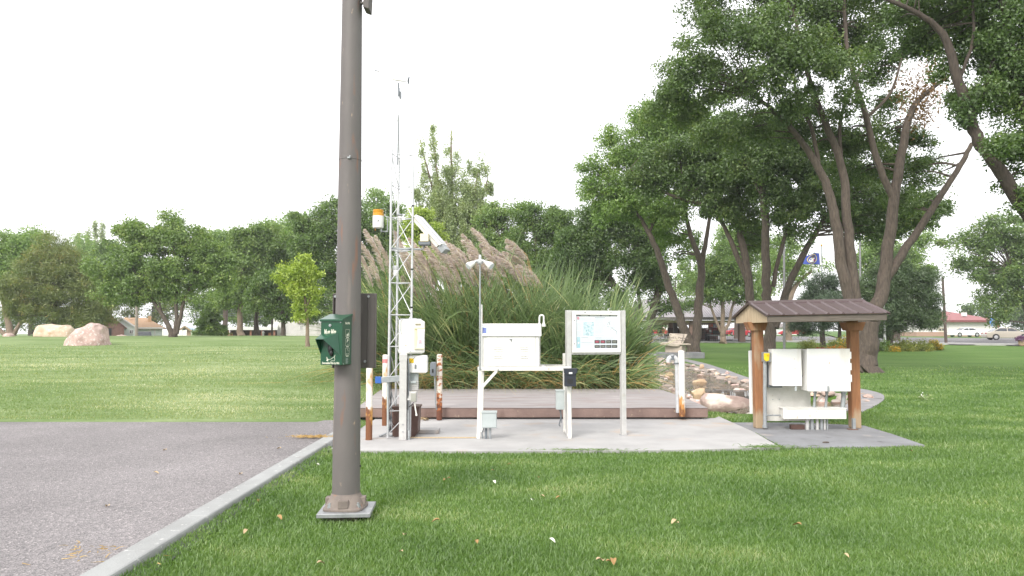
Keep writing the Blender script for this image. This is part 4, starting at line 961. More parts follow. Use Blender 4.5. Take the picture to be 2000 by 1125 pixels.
b = MB(); b.bar((xr - .02, SY2 + .03, zt - .12), (xr - .03, SY2 + TD - .05, PZ + .05), .035, .012, up=(1, 0, 0)); b.bar((xr - .035, SY2 + TD - .05, zt - .12), (xr - .035, SY2 + .05, PZ + .06), .035, .012, up=(1, 0, 0)); b.bar((xr - .02, SY2 + .05, PZ + .03), (xr - .03, SY2 + TD - .05, PZ + .03), .05, .03); b.build('cross_brace', WW, st)
for u, v in ((939, 721), (973, 722)): b = MB(); c = sp2(u, v); b.cyl((c.x, SY2 - .016, c.z), (c.x, SY2 - .0065, c.z), .009, n=6); b.build('bolt', M['greydark'], st)
# louvred cabinet on the stand
x0, x1 = sp2(942.5, 0).x, sp2(1051.5, 0).x; z0, z1, z2 = zt, sp2(0, 656).z, sp2(0, 632).z
lc = thing('louvred_cabinet', 'white enamel cabinet with two louvre banks and a deep lid on the stand', 'cabinet', ((x0 + x1) / 2, SY2 + .3, z0))
b = MB(); b.bb(x0, x1, SY2 + .06, SY2 + .6, z0, z1); b.build('body', M['white_box'], lc, bevel=.004)
b = MB(); b.bb(x0 + .06, x1 - .055, SY2 + .045, SY2 + .0595, z0 + .05, z1 - .012); dr = b.build('door', M['white'], lc, bevel=.004)
b = MB(); b.bb(x0 + .004, x0 + .056, SY2 + .05, SY2 + .0595, z0 + .01, z1 - .01); b.bb(x1 - .05, x1 - .004, SY2 + .05, SY2 + .0595, z0 + .01, z1 - .01); b.bb(x0 + .0565, x1 - .0505, SY2 + .05, SY2 + .0595, z0 + .01, z0 + .046); b.build('trim', M['white'], lc, bevel=.003)
b = MB()
for u0, u1 in ((964, 981.5), (1015, 1032)):
    for k in range(7):
        v = 672.5 + k * 4.45; a_, c_ = sp2(u0, v, .04), sp2(u1, v, .04)
        b.prism([(a_.x, SY2 + .0448, a_.z), (a_.x, SY2 + .030, a_.z - .002), (a_.x, SY2 + .0448, a_.z + .016)], (c_.x - a_.x, 0, 0))
b.build('louvres', M['white'], dr)
b = MB(); c = sp2(998, 663, .04); b.bb(c.x - .022, c.x + .02, SY2 + .035, SY2 + .0448, c.z - .004, c.z + .006); b.bb(c.x - .004, c.x + .008, SY2 + .022, SY2 + .034, c.z - .028, c.z - .002); b.build('padlock', M['greydark'], dr, bevel=.002)
for k in range(5): b = MB(); c = sp2(953 + k * 22.5, 712.5, .04); b.cyl((c.x, SY2 + .041, c.z), (c.x, SY2 + .05, c.z), .005, n=6); b.build('screw', M['greybox'], dr)
for u, v in ((972.5, 659.2), (1022.5, 659.2), (979, 664.5), (1016.5, 664.5), (946.5, 698.5), (1049, 698.5)):
    b = MB(); c = sp2(u, v, .04); b.cyl((c.x, SY2 + .042, c.z), (c.x, SY2 + .05, c.z), .0035, n=6); b.build('screw', M['greybox'], dr)
xa, xb = sp2(940.5, 0).x, sp2(1056, 0).x
b = MB(); b.prism([(xa, SY2 + .02, z1 - .004), (xa, SY2 + .63, z1 - .004), (xa, SY2 + .63, z2 - .02), (xa, SY2 + .08, z2)], (xb - xa, 0, 0)); ld = b.build('lid', M['white'], lc, bevel=.004)
# sticker with a blue block: on the sloping lid front
def lidpt(u, t, off=.0012):
    x = sp2(u, 0).x; y0, y1 = SY2 + .02, SY2 + .08; nn = Vector((0, -(z2 - z1 + .004), y1 - y0)).normalized()
    return Vector((x, y0 + (y1 - y0) * t, z1 - .004 + (z2 - z1 + .004) * t)) + nn * off
b = MB(); b.poly([lidpt(943, .12), lidpt(968, .12), lidpt(968, .86), lidpt(943, .86)]); sk = b.build('sticker', mat('pale_cyan_paper', (.68, .78, .80), (.74, .8, .8), 30, .6), ld)
b = MB(); b.poly([lidpt(943.5, .22, .002), lidpt(951.5, .22, .002), lidpt(951.5, .68, .002), lidpt(943.5, .68, .002)]); b.build('blue_block', mat('print_blue', (.12, .16, .42), (.1, .14, .36), 20, .5), sk)
b = MB()
for t in (.45, .55, .65, .78): b.poly([lidpt(953.5, t, .002), lidpt(966, t, .002), lidpt(966, t + .02, .002), lidpt(953.5, t + .02, .002)])
b.build('print_line', mat('faint_print', (.5, .62, .68), (.5, .62, .68), 20, .6), sk)
# gooseneck vent off the cabinet's right side
gv = [sp2(1053.6, 634, .3), sp2(1053.6, 622, .3), sp2(1054.5, 617, .3), sp2(1058.5, 615.5, .3), sp2(1061.7, 618, .3), sp2(1062, 628, .3)]
gn = thing('gooseneck_vent', 'white bent pipe with a bell mouth rising beside the louvred cabinet lid', 'vent pipe', tuple(sp2(1053.6, 656, .3)))
b = MB(); b.tube([sp2(1053.6, 716, .3), sp2(1053.6, 640, .3)] + smooth_pts(gv, 4), .0115, 10); b.build('pipe', M['white'], gn, smooth=True)
b = MB(); c = sp2(1062, 628, .3); b.lathe([(.03, c.z - .075), (.028, c.z - .05), (.018, c.z - .025), (.012, c.z), (.009, c.z + .002)], (c.x, c.y, 0), 14); b.build('bell', M['white_worn'], gn, smooth=True)
# floodlight pole
fl = thing('floodlight_pole', 'thin grey pole with twin pale floodlights, fixed to the stand left leg', 'floodlight', tuple(sp2(937.5, 716, .02)))
b = MB(); b.tube([sp2(937, 722, -.012), sp2(937.6, 508, -.012)], [.0125, .011], 10); b.build('pole', M['galv'], fl, smooth=True)
b = MB(); q0, q1 = sp2(938.6, 716, .02), sp2(942.2, 595, .02); b.bb(q0.x, q1.x, SY2 + .01, SY2 + .04, zt + .001, q1.z); b.build('mount_bar', M['white'], fl, bevel=.003)
c = sp2(937.5, 511, -.012)
b = MB(); b.ball(c, (.05, .05, .045), 14, 10); b.cyl(c, c + Vector((0, 0, .10)), .022, .02); b.cyl(c + Vector((0, -.04, .005)), c + Vector((0, -.065, .005)), .03, .028); b.build('hub', M['galv_pale'], fl, smooth=True)
for sx in (-1, 1):
    h0 = c + Vector((sx * .045, -.01, .012)); d = Vector((sx * .72, -.42, -.5)).normalized()
    b = MB(); b.tube([c, h0, h0 + d * .06], [.016, .018, .026], 10)
    lm = b.build('lamp_arm', M['galv_pale'], fl, smooth=True)
    b = MB(); e = h0 + d * .055; b.tube([e, e + d * .03, e + d * .085, e + d * .115], [.03, .036, .052, .053], 16); b.build('lamp_housing', M['white_worn'], lm, smooth=True)
    b = MB(); b.tube([e + d * .1155, e + d * .121], [.049, .044], 16); b.build('lens', mat('lamp_lens_%d' % (sx + 1), (.55, .58, .62), (.5, .53, .57), 20, .1), lm, smooth=True)
# grey box on the left leg's foot
q0, q1 = sp2(941, 836, -.06), sp2(970, 804, -.06)
gb = thing('meter_box', 'pale grey metal box on two short conduits at the stand left foot', 'electrical box', ((q0.x + q1.x) / 2, SY2, PZ))
b = MB(); b.bb(q0.x, q1.x, SY2 - .09, SY2 + .06, q0.z, q1.z); b.build('body', M['greybox'], gb, bevel=.005)
b = MB(); b.bb(q0.x + .012, q1.x - .004, SY2 - .1, SY2 - .0905, q0.z + .01, q1.z - .022); b.build('cover', M['greybox'], gb, bevel=.004)
b = MB(); b.bb(q0.x - .006, q1.x + .006, SY2 - .106, SY2 + .065, q1.z - .016, q1.z + .006); b.build('hood', M['greybox'], gb, bevel=.003)
for u in (951, 958.5): b = MB(); x = sp2(u, 0).x; b.tube([(x, SY2 - .02, PZ), (x, SY2 - .02, q0.z + .001)], .02, 10); b.build('conduit', M['greydark'] if u < 955 else M['galv'], gb, smooth=True)
b = MB(); b.tube([(q0.x + .01, SY2 - .0, PZ + .004), (q0.x - .0, SY2 + .0, PZ + .08), (q0.x + .03, SY2 - .02, q0.z + .0)], .008, 6); b.build('cable', M['greydark'], gb)
# grey box on the inside of the right frame
q0, q1 = sp2(1086, 799.5, .25), sp2(1102, 762, .25)
gb2 = thing('meter_box', 'tall pale green-grey box hung inside the right frame of the stand', 'electrical box', ((q0.x + q1.x) / 2, SY2 + .25, q0.z))
b = MB(); b.bb(q0.x, q1.x, SY2 + .2, SY2 + .36, q0.z, q1.z); b.build('body', M['greybox'], gb2, bevel=.005)
b = MB(); b.bb(q0.x - .006, q1.x + .004, SY2 + .19, SY2 + .365, q1.z - .018, q1.z + .005); b.build('hood', M['greybox'], gb2, bevel=.003)
b = MB(); b.tube([sp2(1095, 800, .25), sp2(1095.5, 815, .26), sp2(1092, 830, .28), sp2(1094, 832, .3)], .009, 8); b.tube([sp2(1092, 800, .25), sp2(1097, 812, .26), sp2(1096, 826, .28)], .006, 6); b.build('cable', M['greydark'], gb2, smooth=True)
# dark drop box on the front right corner
q0, q1 = sp2(1103, 755, -.13), sp2(1126, 721, -.13)
mb_ = thing('drop_box', 'dark navy plastic document box with curved flap on the stand right corner', 'box', ((q0.x + q1.x) / 2, SY2 - .1, q0.z))
b = MB(); b.bb(q0.x, q1.x - .006, SY2 - .115, SY2 - .012, q0.z, q1.z - .02); b.build('body', M['navy'], mb_, bevel=.006)
fl_pts = [(q0.x - .012, q1.z - .005), (q0.x - .012, q1.z - .05), (q0.x + .03, q1.z - .08), ((q0.x + q1.x) / 2, q1.z - .09), (q1.x - .03, q1.z - .08), (q1.x + .012, q1.z - .05), (q1.x + .012, q1.z - .005)]
b = MB(); b.prism([(x, SY2 - .13, z) for x, z in fl_pts], (0, .0145, 0)); b.bb(q0.x - .013, q1.x + .013, SY2 - .131, SY2 - .008, q1.z - .006, q1.z + .008); b.build('flap', M['navy'], mb_, bevel=.004)
c = sp2(1114.5, 728.7, -.13); b = MB(); b.bb(c.x - .025, c.x + .025, SY2 - .1345, SY2 - .1305, c.z - .012, c.z + .012); b.build('label_plate', M['white'], mb_, bevel=.003)
b = MB(); b.bb(q0.x + .04, q1.x - .05, SY2 - .118, SY2 - .1155, q0.z + .04, q0.z + .11); b.build('front_panel', M['black'], mb_)

# ------------------------------------------------------------------ notice board
IYb = 11.0
c = GT(1165, 848, PZ)
yaw = R(11)
nb = thing('notice_board', 'white aluminium two-post notice board holding an information sheet behind glass', 'notice board', (P(1163.5, 700, 11.07).x, 11.07, PZ), yaw)
zt = P(0, 606, 11).z - PZ; zb = P(0, 692.5, 11).z - PZ; hw = .455
AL = M['alu']
for s_ in (-1, 1):
    b = MB(); x = s_ * (hw - .035); b.bb(x - .035, x + .035, -.045, .045, 0, zt); b.bb(x - .006, x + .006, -.049, -.0455, 0, zb - .01); b.build('post', AL, nb, bevel=.003)
b = MB(); b.bb(.37, .47, -.05, .05, 0, .006); b.build('foot', M['galv'], nb)
fx = hw - .072
b = MB(); b.bb(-fx, fx, -.035, .05, zb, zt - .004); b.build('cabinet', AL, nb, bevel=.004)
b = MB(); fw = .055
for x0, x1, z0, z1 in ((-fx + .012, fx - .012, zt - .012 - fw, zt - .012), (-fx + .012, fx - .012, zb + .03, zb + .03 + fw), (-fx + .012, -fx + .012 + fw, zb + .0302 + fw, zt - .0122 - fw), (fx - .012 - fw * .8, fx - .012, zb + .0302 + fw, zt - .0122 - fw)): b.bb(x0, x1, -.062, -.0355, z0, z1)
b.build('door_frame', M['white'], nb, bevel=.004)
sx0, sx1, sz0, sz1 = -fx + .0675, fx - .0565, zb + .0855, zt - .0675
b = MB(); b.bb(sx0, sx1, -.040, -.0355, sz0, sz1); sh = b.build('sheet', mat('printed_sheet', (.70, .73, .77), (.66, .69, .73), 4, .35), nb)
w_, h_ = sx1 - sx0, sz1 - sz0
def rect(b, a0, a1, b0, b1, y=-.0405): b.add([(sx0 + w_ * a0, y, sz0 + h_ * b0), (sx0 + w_ * a1, y, sz0 + h_ * b0), (sx0 + w_ * a1, y, sz0 + h_ * b1), (sx0 + w_ * a0, y, sz0 + h_ * b1)], [(0, 1, 2, 3)])
ink = mat('ink_grey', (.26, .27, .31), (.32, .33, .37), 60, .6); inkl = mat('ink_pale', (.46, .48, .52), (.5, .52, .56), 60, .6)
b = MB(); rect(b, 0, 1, .955, 1); rect(b, 0, .012, 0, .955); b.build('header_strip', mat('dark_ink', (.1, .1, .11), (.14, .14, .15), 30, .5), sh)
b = MB()
for a0, a1 in ((.12, .3), (.34, .58), (.62, .8), (.84, .98)): rect(b, a0, a1, .965, .985, -.041)
b.build('header_text', M['print_cream'], sh)
b = MB(); rect(b, .03, .085, .86, .94); b.build('red_logo', mat('print_red', (.6, .16, .24), (.65, .35, .4), 60, .5), sh)
b = MB(); rr = random.Random(3)
for x0, x1, z0, z1, st_ in ((.03, .42, .80, .9, .035), (.03, .15, .38, .78, .03), (.46, .72, .36, .9, .026), (.88, 1 - .01, .62, .84, .03), (.13, .40, .05, .30, .032), (.46, .98, .26, .33, .03)):
    z = z1
    while z > z0:
        if rr.random() > .12: rect(b, x0, x0 + (x1 - x0) * rr.uniform(.7, 1), z - .009, z)
        z -= st_
b.build('text_lines', inkl, sh)
b = MB(); rect(b, .46, .71, .915, .928); rect(b, .46, .62, .315, .327); rect(b, .12, .3, .33, .342); rect(b, .12, .42, .185, .192); b.build('heading_lines', ink, sh)
mapm = mat('map_print', (.62, .74, .8), (.28, .4, .45), 38, .5, detail=9, lo=.42, hi=.62)
b = MB(); rect(b, .18, .43, .38, .79); b.build('map_picture', mapm, sh)
b = MB(); rect(b, .025, .105, 0.02, .35); cy = b.build('cyan_block', mat('print_cyan', (.22, .44, .52), (.42, .58, .63), 12, .5), sh)
b = MB(); rect(b, .045, .085, .15, .2, -.041); b.build('white_mark', M['white'], cy)
b = MB()
for _ in range(26):
    x, z = rr.uniform(.75, .87), rr.uniform(.55, .82); rect(b, x, x + .012, z, z + .018)
for k in range(14):
    t = k / 13; x, z = .84 + .13 * t, .60 - .12 * t * t + .01 * math.sin(9 * t); rect(b, x, x + .02, z, z + .012); rect(b, .96 + .02 * math.sin(3 * t), .968 + .02 * math.sin(3 * t), .4 + .14 * t, .412 + .14 * t)
b.build('diagram', ink, sh)
for j, (z0, z1) in enumerate(((.155, .255), (.02, .11))):
    for k in range(4):
        x0 = .445 + k * .14; b = MB(); rect(b, x0, min(x0 + .127, .995), z0, z1, -.0425); fr_ = b.build('readout', M['black'], sh)
        b = MB(); rect(b, x0 + .02, x0 + .1, z0 + .02, z1 - .02, -.0432)
        b.build('display_window', mat('readout_red', (.42, .06, .10), (.3, .04, .07), 40, .3) if j == 0 and k < 2 else mat('readout_grey', (.13, .14, .115), (.17, .165, .13), 30, .3), fr_)
gm, nt, N, L = _nt('cover_glass'); o_ = N('ShaderNodeOutputMaterial'); g_ = N('ShaderNodeBsdfGlossy'); g_.inputs['Roughness'].default_value = .03; t_ = N('ShaderNodeBsdfTransparent'); t_.inputs[0].default_value = (.95, .97, .97, 1); x_ = N('ShaderNodeMixShader'); fr = N('ShaderNodeFresnel'); fr.inputs[0].default_value = 1.45
x_.inputs[0].default_value = .05; L(t_.outputs[0], x_.inputs[1]); L(g_.outputs[0], x_.inputs[2]); L(x_.outputs[0], o_.inputs[0])
b = MB(); b.add([(sx0 - .002, -.05, sz0 - .002), (sx1 + .002, -.05, sz0 - .002), (sx1 + .002, -.05, sz1 + .002), (sx0 - .002, -.05, sz1 + .002)], [(0, 1, 2, 3)]); b.build('glass', gm, nb)
for z in (zb + .16, zt - .15): b = MB(); b.cyl((-fx + .04, -.068, z), (-fx + .04, -.0622, z), .008, n=8); b.build('lock', M['greydark'], nb)
for x in (-.18, .22): b = MB(); b.lathe([(.014, -.004), (.016, 0), (.014, .004)], (x, -.062, zt - .03), 10); b.build('ring', M['galv'], nb)

# ------------------------------------------------------------------ timber shelter
HX, HY = 4.80, 12.08
sh_ = thing('timber_shelter', 'small open timber shelter with ribbed brown metal roof over electrical boxes', 'shelter', (HX, HY, GZ))
xL, xR = 3.85, 5.64; yF, yB = 11.17, 12.86
zr = P(0, 591, 12.0).z; zef = P(0, 615.5, yF).z; zfb = P(0, 629.5, yF).z
tl = .035    # roof rises a touch to the right
def zt_(x, z): return z + tl * (x - xL) / (xR - xL)
PW = .15
for x, lab in ((3.985, None), (5.53, None)):
    b = MB(); b.bb(x - PW / 2, x + PW / 2, HY - PW / 2, HY + PW / 2, GZ, zfb + .02); b.build('post', M['wood_post'], sh_, bevel=.012)
# corbel under each gable, facing out
for x in (3.96, 5.53):
    b = MB(); b.prism([(x - .17, HY - .11, zfb + .012), (x + .17, HY - .11, zfb + .012), (x + .115, HY - .11, zfb - .125), (x - .115, HY - .11, zfb - .125)], (0, .22, 0)); b.build('corbel', M['wood_post'], sh_, bevel=.006)
b = MB(); b.bb(xL + .06, xR - .06, HY - .1, HY + .1, zfb + .02, zfb + .14); b.build('ridge_beam', M['wood_post'], sh_)
# gables of upright boards, fascias
for gx, nm in ((xL, 0), (xR, 1)):
    b = MB(); n = 11
    for i in range(n):
        y0, y1 = yF + .02 + (yB - yF - .04) * i / n, yF + .02 + (yB - yF - .04) * (i + 1) / n - .004
        f = lambda y: zef - .02 + (zr - zef) * (1 - abs(y - (yF + yB) / 2) / ((yB - yF) / 2))
        xx = gx + (.012 if nm == 0 else -.03)
        top = [(xx, y0, zt_(gx, f(y0))), (xx, y1, zt_(gx, f(y1)))]
        if y0 < (yF + yB) / 2 < y1: top = [top[0], (xx, (yF + yB) / 2, zt_(gx, f((yF + yB) / 2))), top[1]]
        b.prism([(xx, y1, zt_(gx, zfb)), (xx, y0, zt_(gx, zfb))] + top, (.018, 0, 0))
    b.build('gable', M['wood_pale'], sh_)
for y in (yF + .0, yB - .04):
    b = MB(); b.prism([(xL + .0, y, zt_(xL, zfb - .002)), (xR, y, zt_(xR, zfb - .002)), (xR, y, zt_(xR, zef - .012)), (xL, y, zt_(xL, zef - .012))], (0, .04, 0)); b.build('fascia', M['wood_grey'], sh_, bevel=.004)
ym = (yF + yB) / 2
for s_ in (-1, 1):
    ye = yF - .03 if s_ < 0 else yB + .03
    b = MB(); th = .008
    def rp_(x, t, up=0): return Vector((x, ye + (ym - ye) * t, zt_(x, zef - .006 + (zr - zef + .006) * t) + up))
    b.add([rp_(xL - .03, 0), rp_(xR + .03, 0), rp_(xR + .03, 1), rp_(xL - .03, 1), rp_(xL - .03, 0, th), rp_(xR + .03, 0, th), rp_(xR + .03, 1, th), rp_(xL - .03, 1, th)], [(3, 2, 1, 0), (4, 5, 6, 7), (0, 1, 5, 4), (1, 2, 6, 5), (2, 3, 7, 6), (3, 0, 4, 7)])
    nr = 9
    for k in range(nr):
        x = xL + .0 + (xR - xL) * k / (nr - 1)
        for w, hh in ((.024, .02), ):
            b.add([rp_(x - w, -.004, th), rp_(x - w * .45, -.004, th + hh), rp_(x + w * .45, -.004, th + hh), rp_(x + w, -.004, th), rp_(x - w, 1, th), rp_(x - w * .45, 1, th + hh), rp_(x + w * .45, 1, th + hh), rp_(x + w, 1, th)], [(0, 1, 2, 3), (0, 4, 5, 1), (1, 5, 6, 2), (2, 6, 7, 3)])
    b.build('roof_sheet', M['roof_brown'], sh_)
b = MB(); cz = zr + .03
for s_ in (-1, 1):
    b.add([(xL - .035, ym, zt_(xL, cz)), (xR + .035, ym, zt_(xR, cz)), (xR + .035, ym + s_ * .11, zt_(xR, cz - .035)), (xL - .035, ym + s_ * .11, zt_(xL, cz - .035)), (xR + .035, ym + s_ * .112, zt_(xR, cz - .05)), (xL - .035, ym + s_ * .112, zt_(xL, cz - .05))], [(0, 1, 2, 3), (3, 2, 4, 5)])
b.build('ridge_cap', M['roof_brown'], sh_)
for s_ in (-1, 1):
    ye = yF - .03 if s_ < 0 else yB + .03
    for x in (xL - .034, xR + .026): b = MB(); b.prism([(x, ye, zef - .03), (x, ye, zef + .006), (x, ym + s_ * .002, zr + .01), (x, ym + s_ * .002, zr - .03)] if x < 4.5 else [(x, ye, zef - .03 + tl), (x, ye, zef + .006 + tl), (x, ym + s_ * .002, zr + .01 + tl), (x, ym + s_ * .002, zr - .03 + tl)], (.008, 0, 0)); b.build('rake_trim', M['roof_brown'], sh_)
# struts carrying the boxes (part of the shelter)
b = MB(); z = P(0, 735, 12).z
for v in (735, 701): z = P(0, v, 12.05).z; b.bb(3.985 + PW / 2 + .001, 5.53 - PW / 2 - .001, 12.06, 12.1, z - .02, z + .02)
b.build('strut_channel', M['galv'], sh_)
b = MB()
for k in range(9): xx = 4.09 + k * .06; z = P(0, 735, 12.05).z; b.cyl((xx, 12.05, z), (xx, 12.0595, z), .007, n=6)
b.build('strut_holes', M['black'], sh_)
ep = lambda u, v, Y=11.9: P(u, v, Y)
def ebox(name, label, cat, u0, u1, v0, v1, Y, depth, m, lidm=None, bev=.006):
    q0, q1 = ep(u0, v1, Y), ep(u1, v0, Y)
    t = thing(name, label, cat, ((q0.x + q1.x) / 2, Y + depth / 2, q0.z))
    b = MB(); b.bb(q0.x + .004, q1.x - .004, Y + .022, Y + depth, q0.z + .004, q1.z - .004); b.build('body', m, t, bevel=.004)
    b = MB(); b.bb(q0.x, q1.x, Y, Y + .0215, q0.z, q1.z); d = b.build('door', lidm or m, t, bevel=bev)
    return t, q0, q1, d
WB = M['white_box']
t, q0, q1, d = ebox('electrical_cabinet', 'large square white electrical cabinet against the right shelter post', 'cabinet', 1578, 1660, 682, 764.5, 11.72, .3, WB)
b = MB(); c = ep(1617, 760, 11.72); b.bb(c.x - .012, c.x + .014, 11.69, 11.7195, c.z - .04, c.z + .05); b.build('latch', M['galv'], d, bevel=.003)
for v in (694, 716, 739): b = MB(); a_, c_ = ep(1660.5, v + 7, 11.75), ep(1664, v - 7, 11.75); b.bb(q1.x + .001, q1.x + .03, 11.74, 11.78, a_.z, c_.z); b.build('hinge', M['white'], t, bevel=.003)
b = MB(); b.bb(q0.x, q1.x, 11.715, 11.74, q1.z + .001, q1.z + .008); b.build('rain_lip', M['white'], t)
t, q0, q1, d = ebox('electrical_cabinet', 'smaller upright white electrical cabinet beside the yellow switch in the shelter', 'cabinet', 1509.5, 1565, 681.5, 754, 11.8, .2, WB)
b = MB(); c = ep(1553, 757, 11.82); b.bb(c.x - .012, c.x + .012, 11.79, 11.81, c.z - .05, c.z + .02); b.build('latch', M['greybox'], d)
b = MB(); c = ep(1513, 745, 11.8); b.bb(c.x - .01, c.x + .006, 11.79, 11.7995, c.z - .04, c.z + .03); b.build('hinge', M['white_worn'], d)
# meter between it and the post
q0, q1 = ep(1500, 757, 12.0), ep(1527, 713, 12.0)
tm = thing('meter_socket', 'dark grey meter socket half hidden behind the smaller white cabinet', 'electrical box', ((q0.x + q1.x) / 2, 12.0, q0.z))
b = MB(); b.bb(q0.x, q1.x, 11.995, 12.055, q0.z, q1.z); b.build('body', M['greydark'], tm, bevel=.006)
b = MB(); b.bb(q0.x + .012, q0.x + .05, 11.98, 11.9945, q0.z + .08, q1.z - .02); b.build('cover', M['greybox'], tm, bevel=.004)
t2 = thing('disconnect_switch', 'grey switch box with a bright yellow cover beside the left shelter post', 'switch', tuple(ep(1501, 708, 11.84)))
q0, q1 = ep(1493, 707, 11.85), ep(1510, 688.5, 11.85)
b = MB(); b.bb(q0.x, q1.x, 11.85, 11.99, q0.z, q1.z); b.build('body', M['galv'], t2, bevel=.005)
b = MB(); q0, q1 = ep(1493, 706, 11.82), ep(1503, 690, 11.82); b.prism([(q0.x, 11.81, q0.z + .03), (q0.x + .03, 11.81, q0.z), (q1.x - .01, 11.81, q0.z + .02), (q1.x, 11.81, q1.z), (q0.x, 11.81, q1.z)], (0, .0395, 0)); b.build('yellow_cover', M['yellow'], t2, bevel=.006)
b = MB(); b.cyl((q0.x + .05, 11.80, (q0.z + q1.z) / 2 + .03), (q0.x + .05, 11.8095, (q0.z + q1.z) / 2 + .03), .012, n=10); b.build('switch_knob', M['amber'], t2)
# white back panel
q0, q1 = ep(1497, 810, 12.2), ep(1581, 757, 12.2)
b = MB(); b.bb(q0.x, q1.x, 12.16, 12.2, GZ + .10, ep(0, 700, 12.2).z)
bp_ = b.build('backing_board', M['white_worn'], loc=((q0.x + q1.x) / 2, 12.18, GZ + .10), bevel=.004)
tag(bp_, 'pale stained backing board low behind the smaller white cabinet', 'board')
for u in (1509, 1522): b = MB(); c = ep(u, 780, 12.16); b.cyl((c.x, 12.152, c.z), (c.x, 12.16, c.z), .009, n=6); b.build('bolt', M['greybox'], bp_)
# trough
t, q0, q1, d = ebox('cable_trough', 'long low white cable trough on stub conduits across the shelter floor', 'trough', 1530, 1653, 798.5, 818.5, 11.78, .2, M['white_worn'])
b = MB(); b.bb(q0.x - .01, q1.x + .008, 11.77, 11.99, q1.z + .001, q1.z + .012); b.build('lid', M['white_worn'], t, bevel=.003)
for k, u in enumerate((1558, 1567, 1577, 1585, 1591, 1596)): b = MB(); x = ep(u, 0, 11.88).x; b.tube([(x, 11.88, GZ), (x, 11.88, q0.z)], (.03, .03, .024, .024, .018, .014)[k], 10); b.build('conduit', M['galv' if k % 2 else 'alu'], t, smooth=True)
b = MB(); a_ = ep(1527, 0, 11.9).x; c_ = ep(1552, 0, 11.9).x; b.bb(a_, c_, 11.87, 11.97, GZ, GZ + .075); b.build('support_block', M['brownbox'], t, bevel=.005)
b = MB(); x = ep(1646, 0, 11.88).x; b.bb(x - .025, x + .02, 11.85, 11.9, GZ, q0.z); b.build('support_leg', M['galv'], t)
b = MB(); b.bb(x - .09, x + .05, 11.83, 11.93, GZ, GZ + .012); b.build('foot_plate', mat('rusty_plate', (.12, .06, .04), (.2, .12, .08), 30, .8), t)
CG = 'conduits inside the shelter'
def conduit(label, pts, r_, m='galv'):
    b = MB(); b.tube(pts, r_, 12)
    for p in (pts[0], pts[-1]): b.tube([Vector(p) + Vector((0, 0, -.02)), Vector(p) + Vector((0, 0, .02))], r_ * 1.3, 12)
    o = b.build('conduit_pipe', M[m], loc=tuple(pts[0]), smooth=True); return tag(o, label, 'conduit', CG)
conduit('fat grey conduit rising from the floor beside the left shelter post', [ep(1494, 833, 11.92), ep(1494, 690, 11.92)], .03)
conduit('thin conduit under the large white cabinet, first from the board', [ep(1590, 797, 11.88), ep(1592, 766, 11.88)], .021)
conduit('thin conduit under the large white cabinet near its latch', [ep(1612.5, 797, 11.88), ep(1615, 766, 11.88)], .02)
conduit('thick pale conduit under the large cabinet, next to the shelter right post', [ep(1646, 797, 11.88), ep(1648, 766, 11.88)], .035)
conduit('short pipe from the fat grey conduit to the cable trough', [ep(1496, 811, 11.9), ep(1528, 811, 11.9)], .012)
conduit('short pipe joining the two white electrical cabinets', [ep(1567, 734, 11.95), ep(1577, 734, 11.95)], .018)
# ------------------------------------------------------------------ leaves, trees
def unit(a): return a / np.maximum(1e-9, np.linalg.norm(a, axis=1, keepdims=True))
def leaf_mesh(name, m, parent, C, size, aspect, rng, up=.35, axis=None, droop=.25, off=None):
    n = len(C); nrm = rng.normal(size=(n, 3)); nrm[:, 2] += up; nrm = unit(nrm)
    t = rng.normal(size=(n, 3)) if axis is None else axis + rng.normal(size=(n, 3)) * .45
    t[:, 2] -= droop; t = unit(t - nrm * np.sum(t * nrm, 1, keepdims=True)); s = np.cross(nrm, t)
    L_ = (size * rng.uniform(.65, 1.3, n))[:, None]; W_ = L_ * aspect / 2
    v = np.stack([C, C + t * L_ * .45 + s * W_ + nrm * L_ * .05, C + t * L_, C + t * L_ * .45 - s * W_ + nrm * L_ * .05], 1).reshape(-1, 3)
    return np_mesh(name, v, 4, m, parent, off)
def clumps(blobs, Y, k, rng, shell=.55, depth=1.0):
    bl = []
    for b in blobs:
        u, v, ru, rv = b[:4]; dy = b[4] if len(b) > 4 else 0
        y = Y + dy; c = P(u, v, y); s = y / F; bl.append((c, ru * s, rv * s, (ru + rv) / 2 * s * depth))
    w = np.array([b[1] * b[2] for b in bl]) ** 1.0; w /= w.sum()
    idx = rng.choice(len(bl), k, p=w)
    d = unit(rng.normal(size=(k, 3))); rad = (shell + (1 - shell) * rng.random(k)) * np.where(rng.random(k) < .25, rng.random(k), 1)
    C = np.array([[bl[i][0].x, bl[i][0].y, bl[i][0].z] for i in idx]); Rr = np.array([[bl[i][1], bl[i][3], bl[i][2]] for i in idx])
    return C + d * rad[:, None] * Rr
SEED = [100]
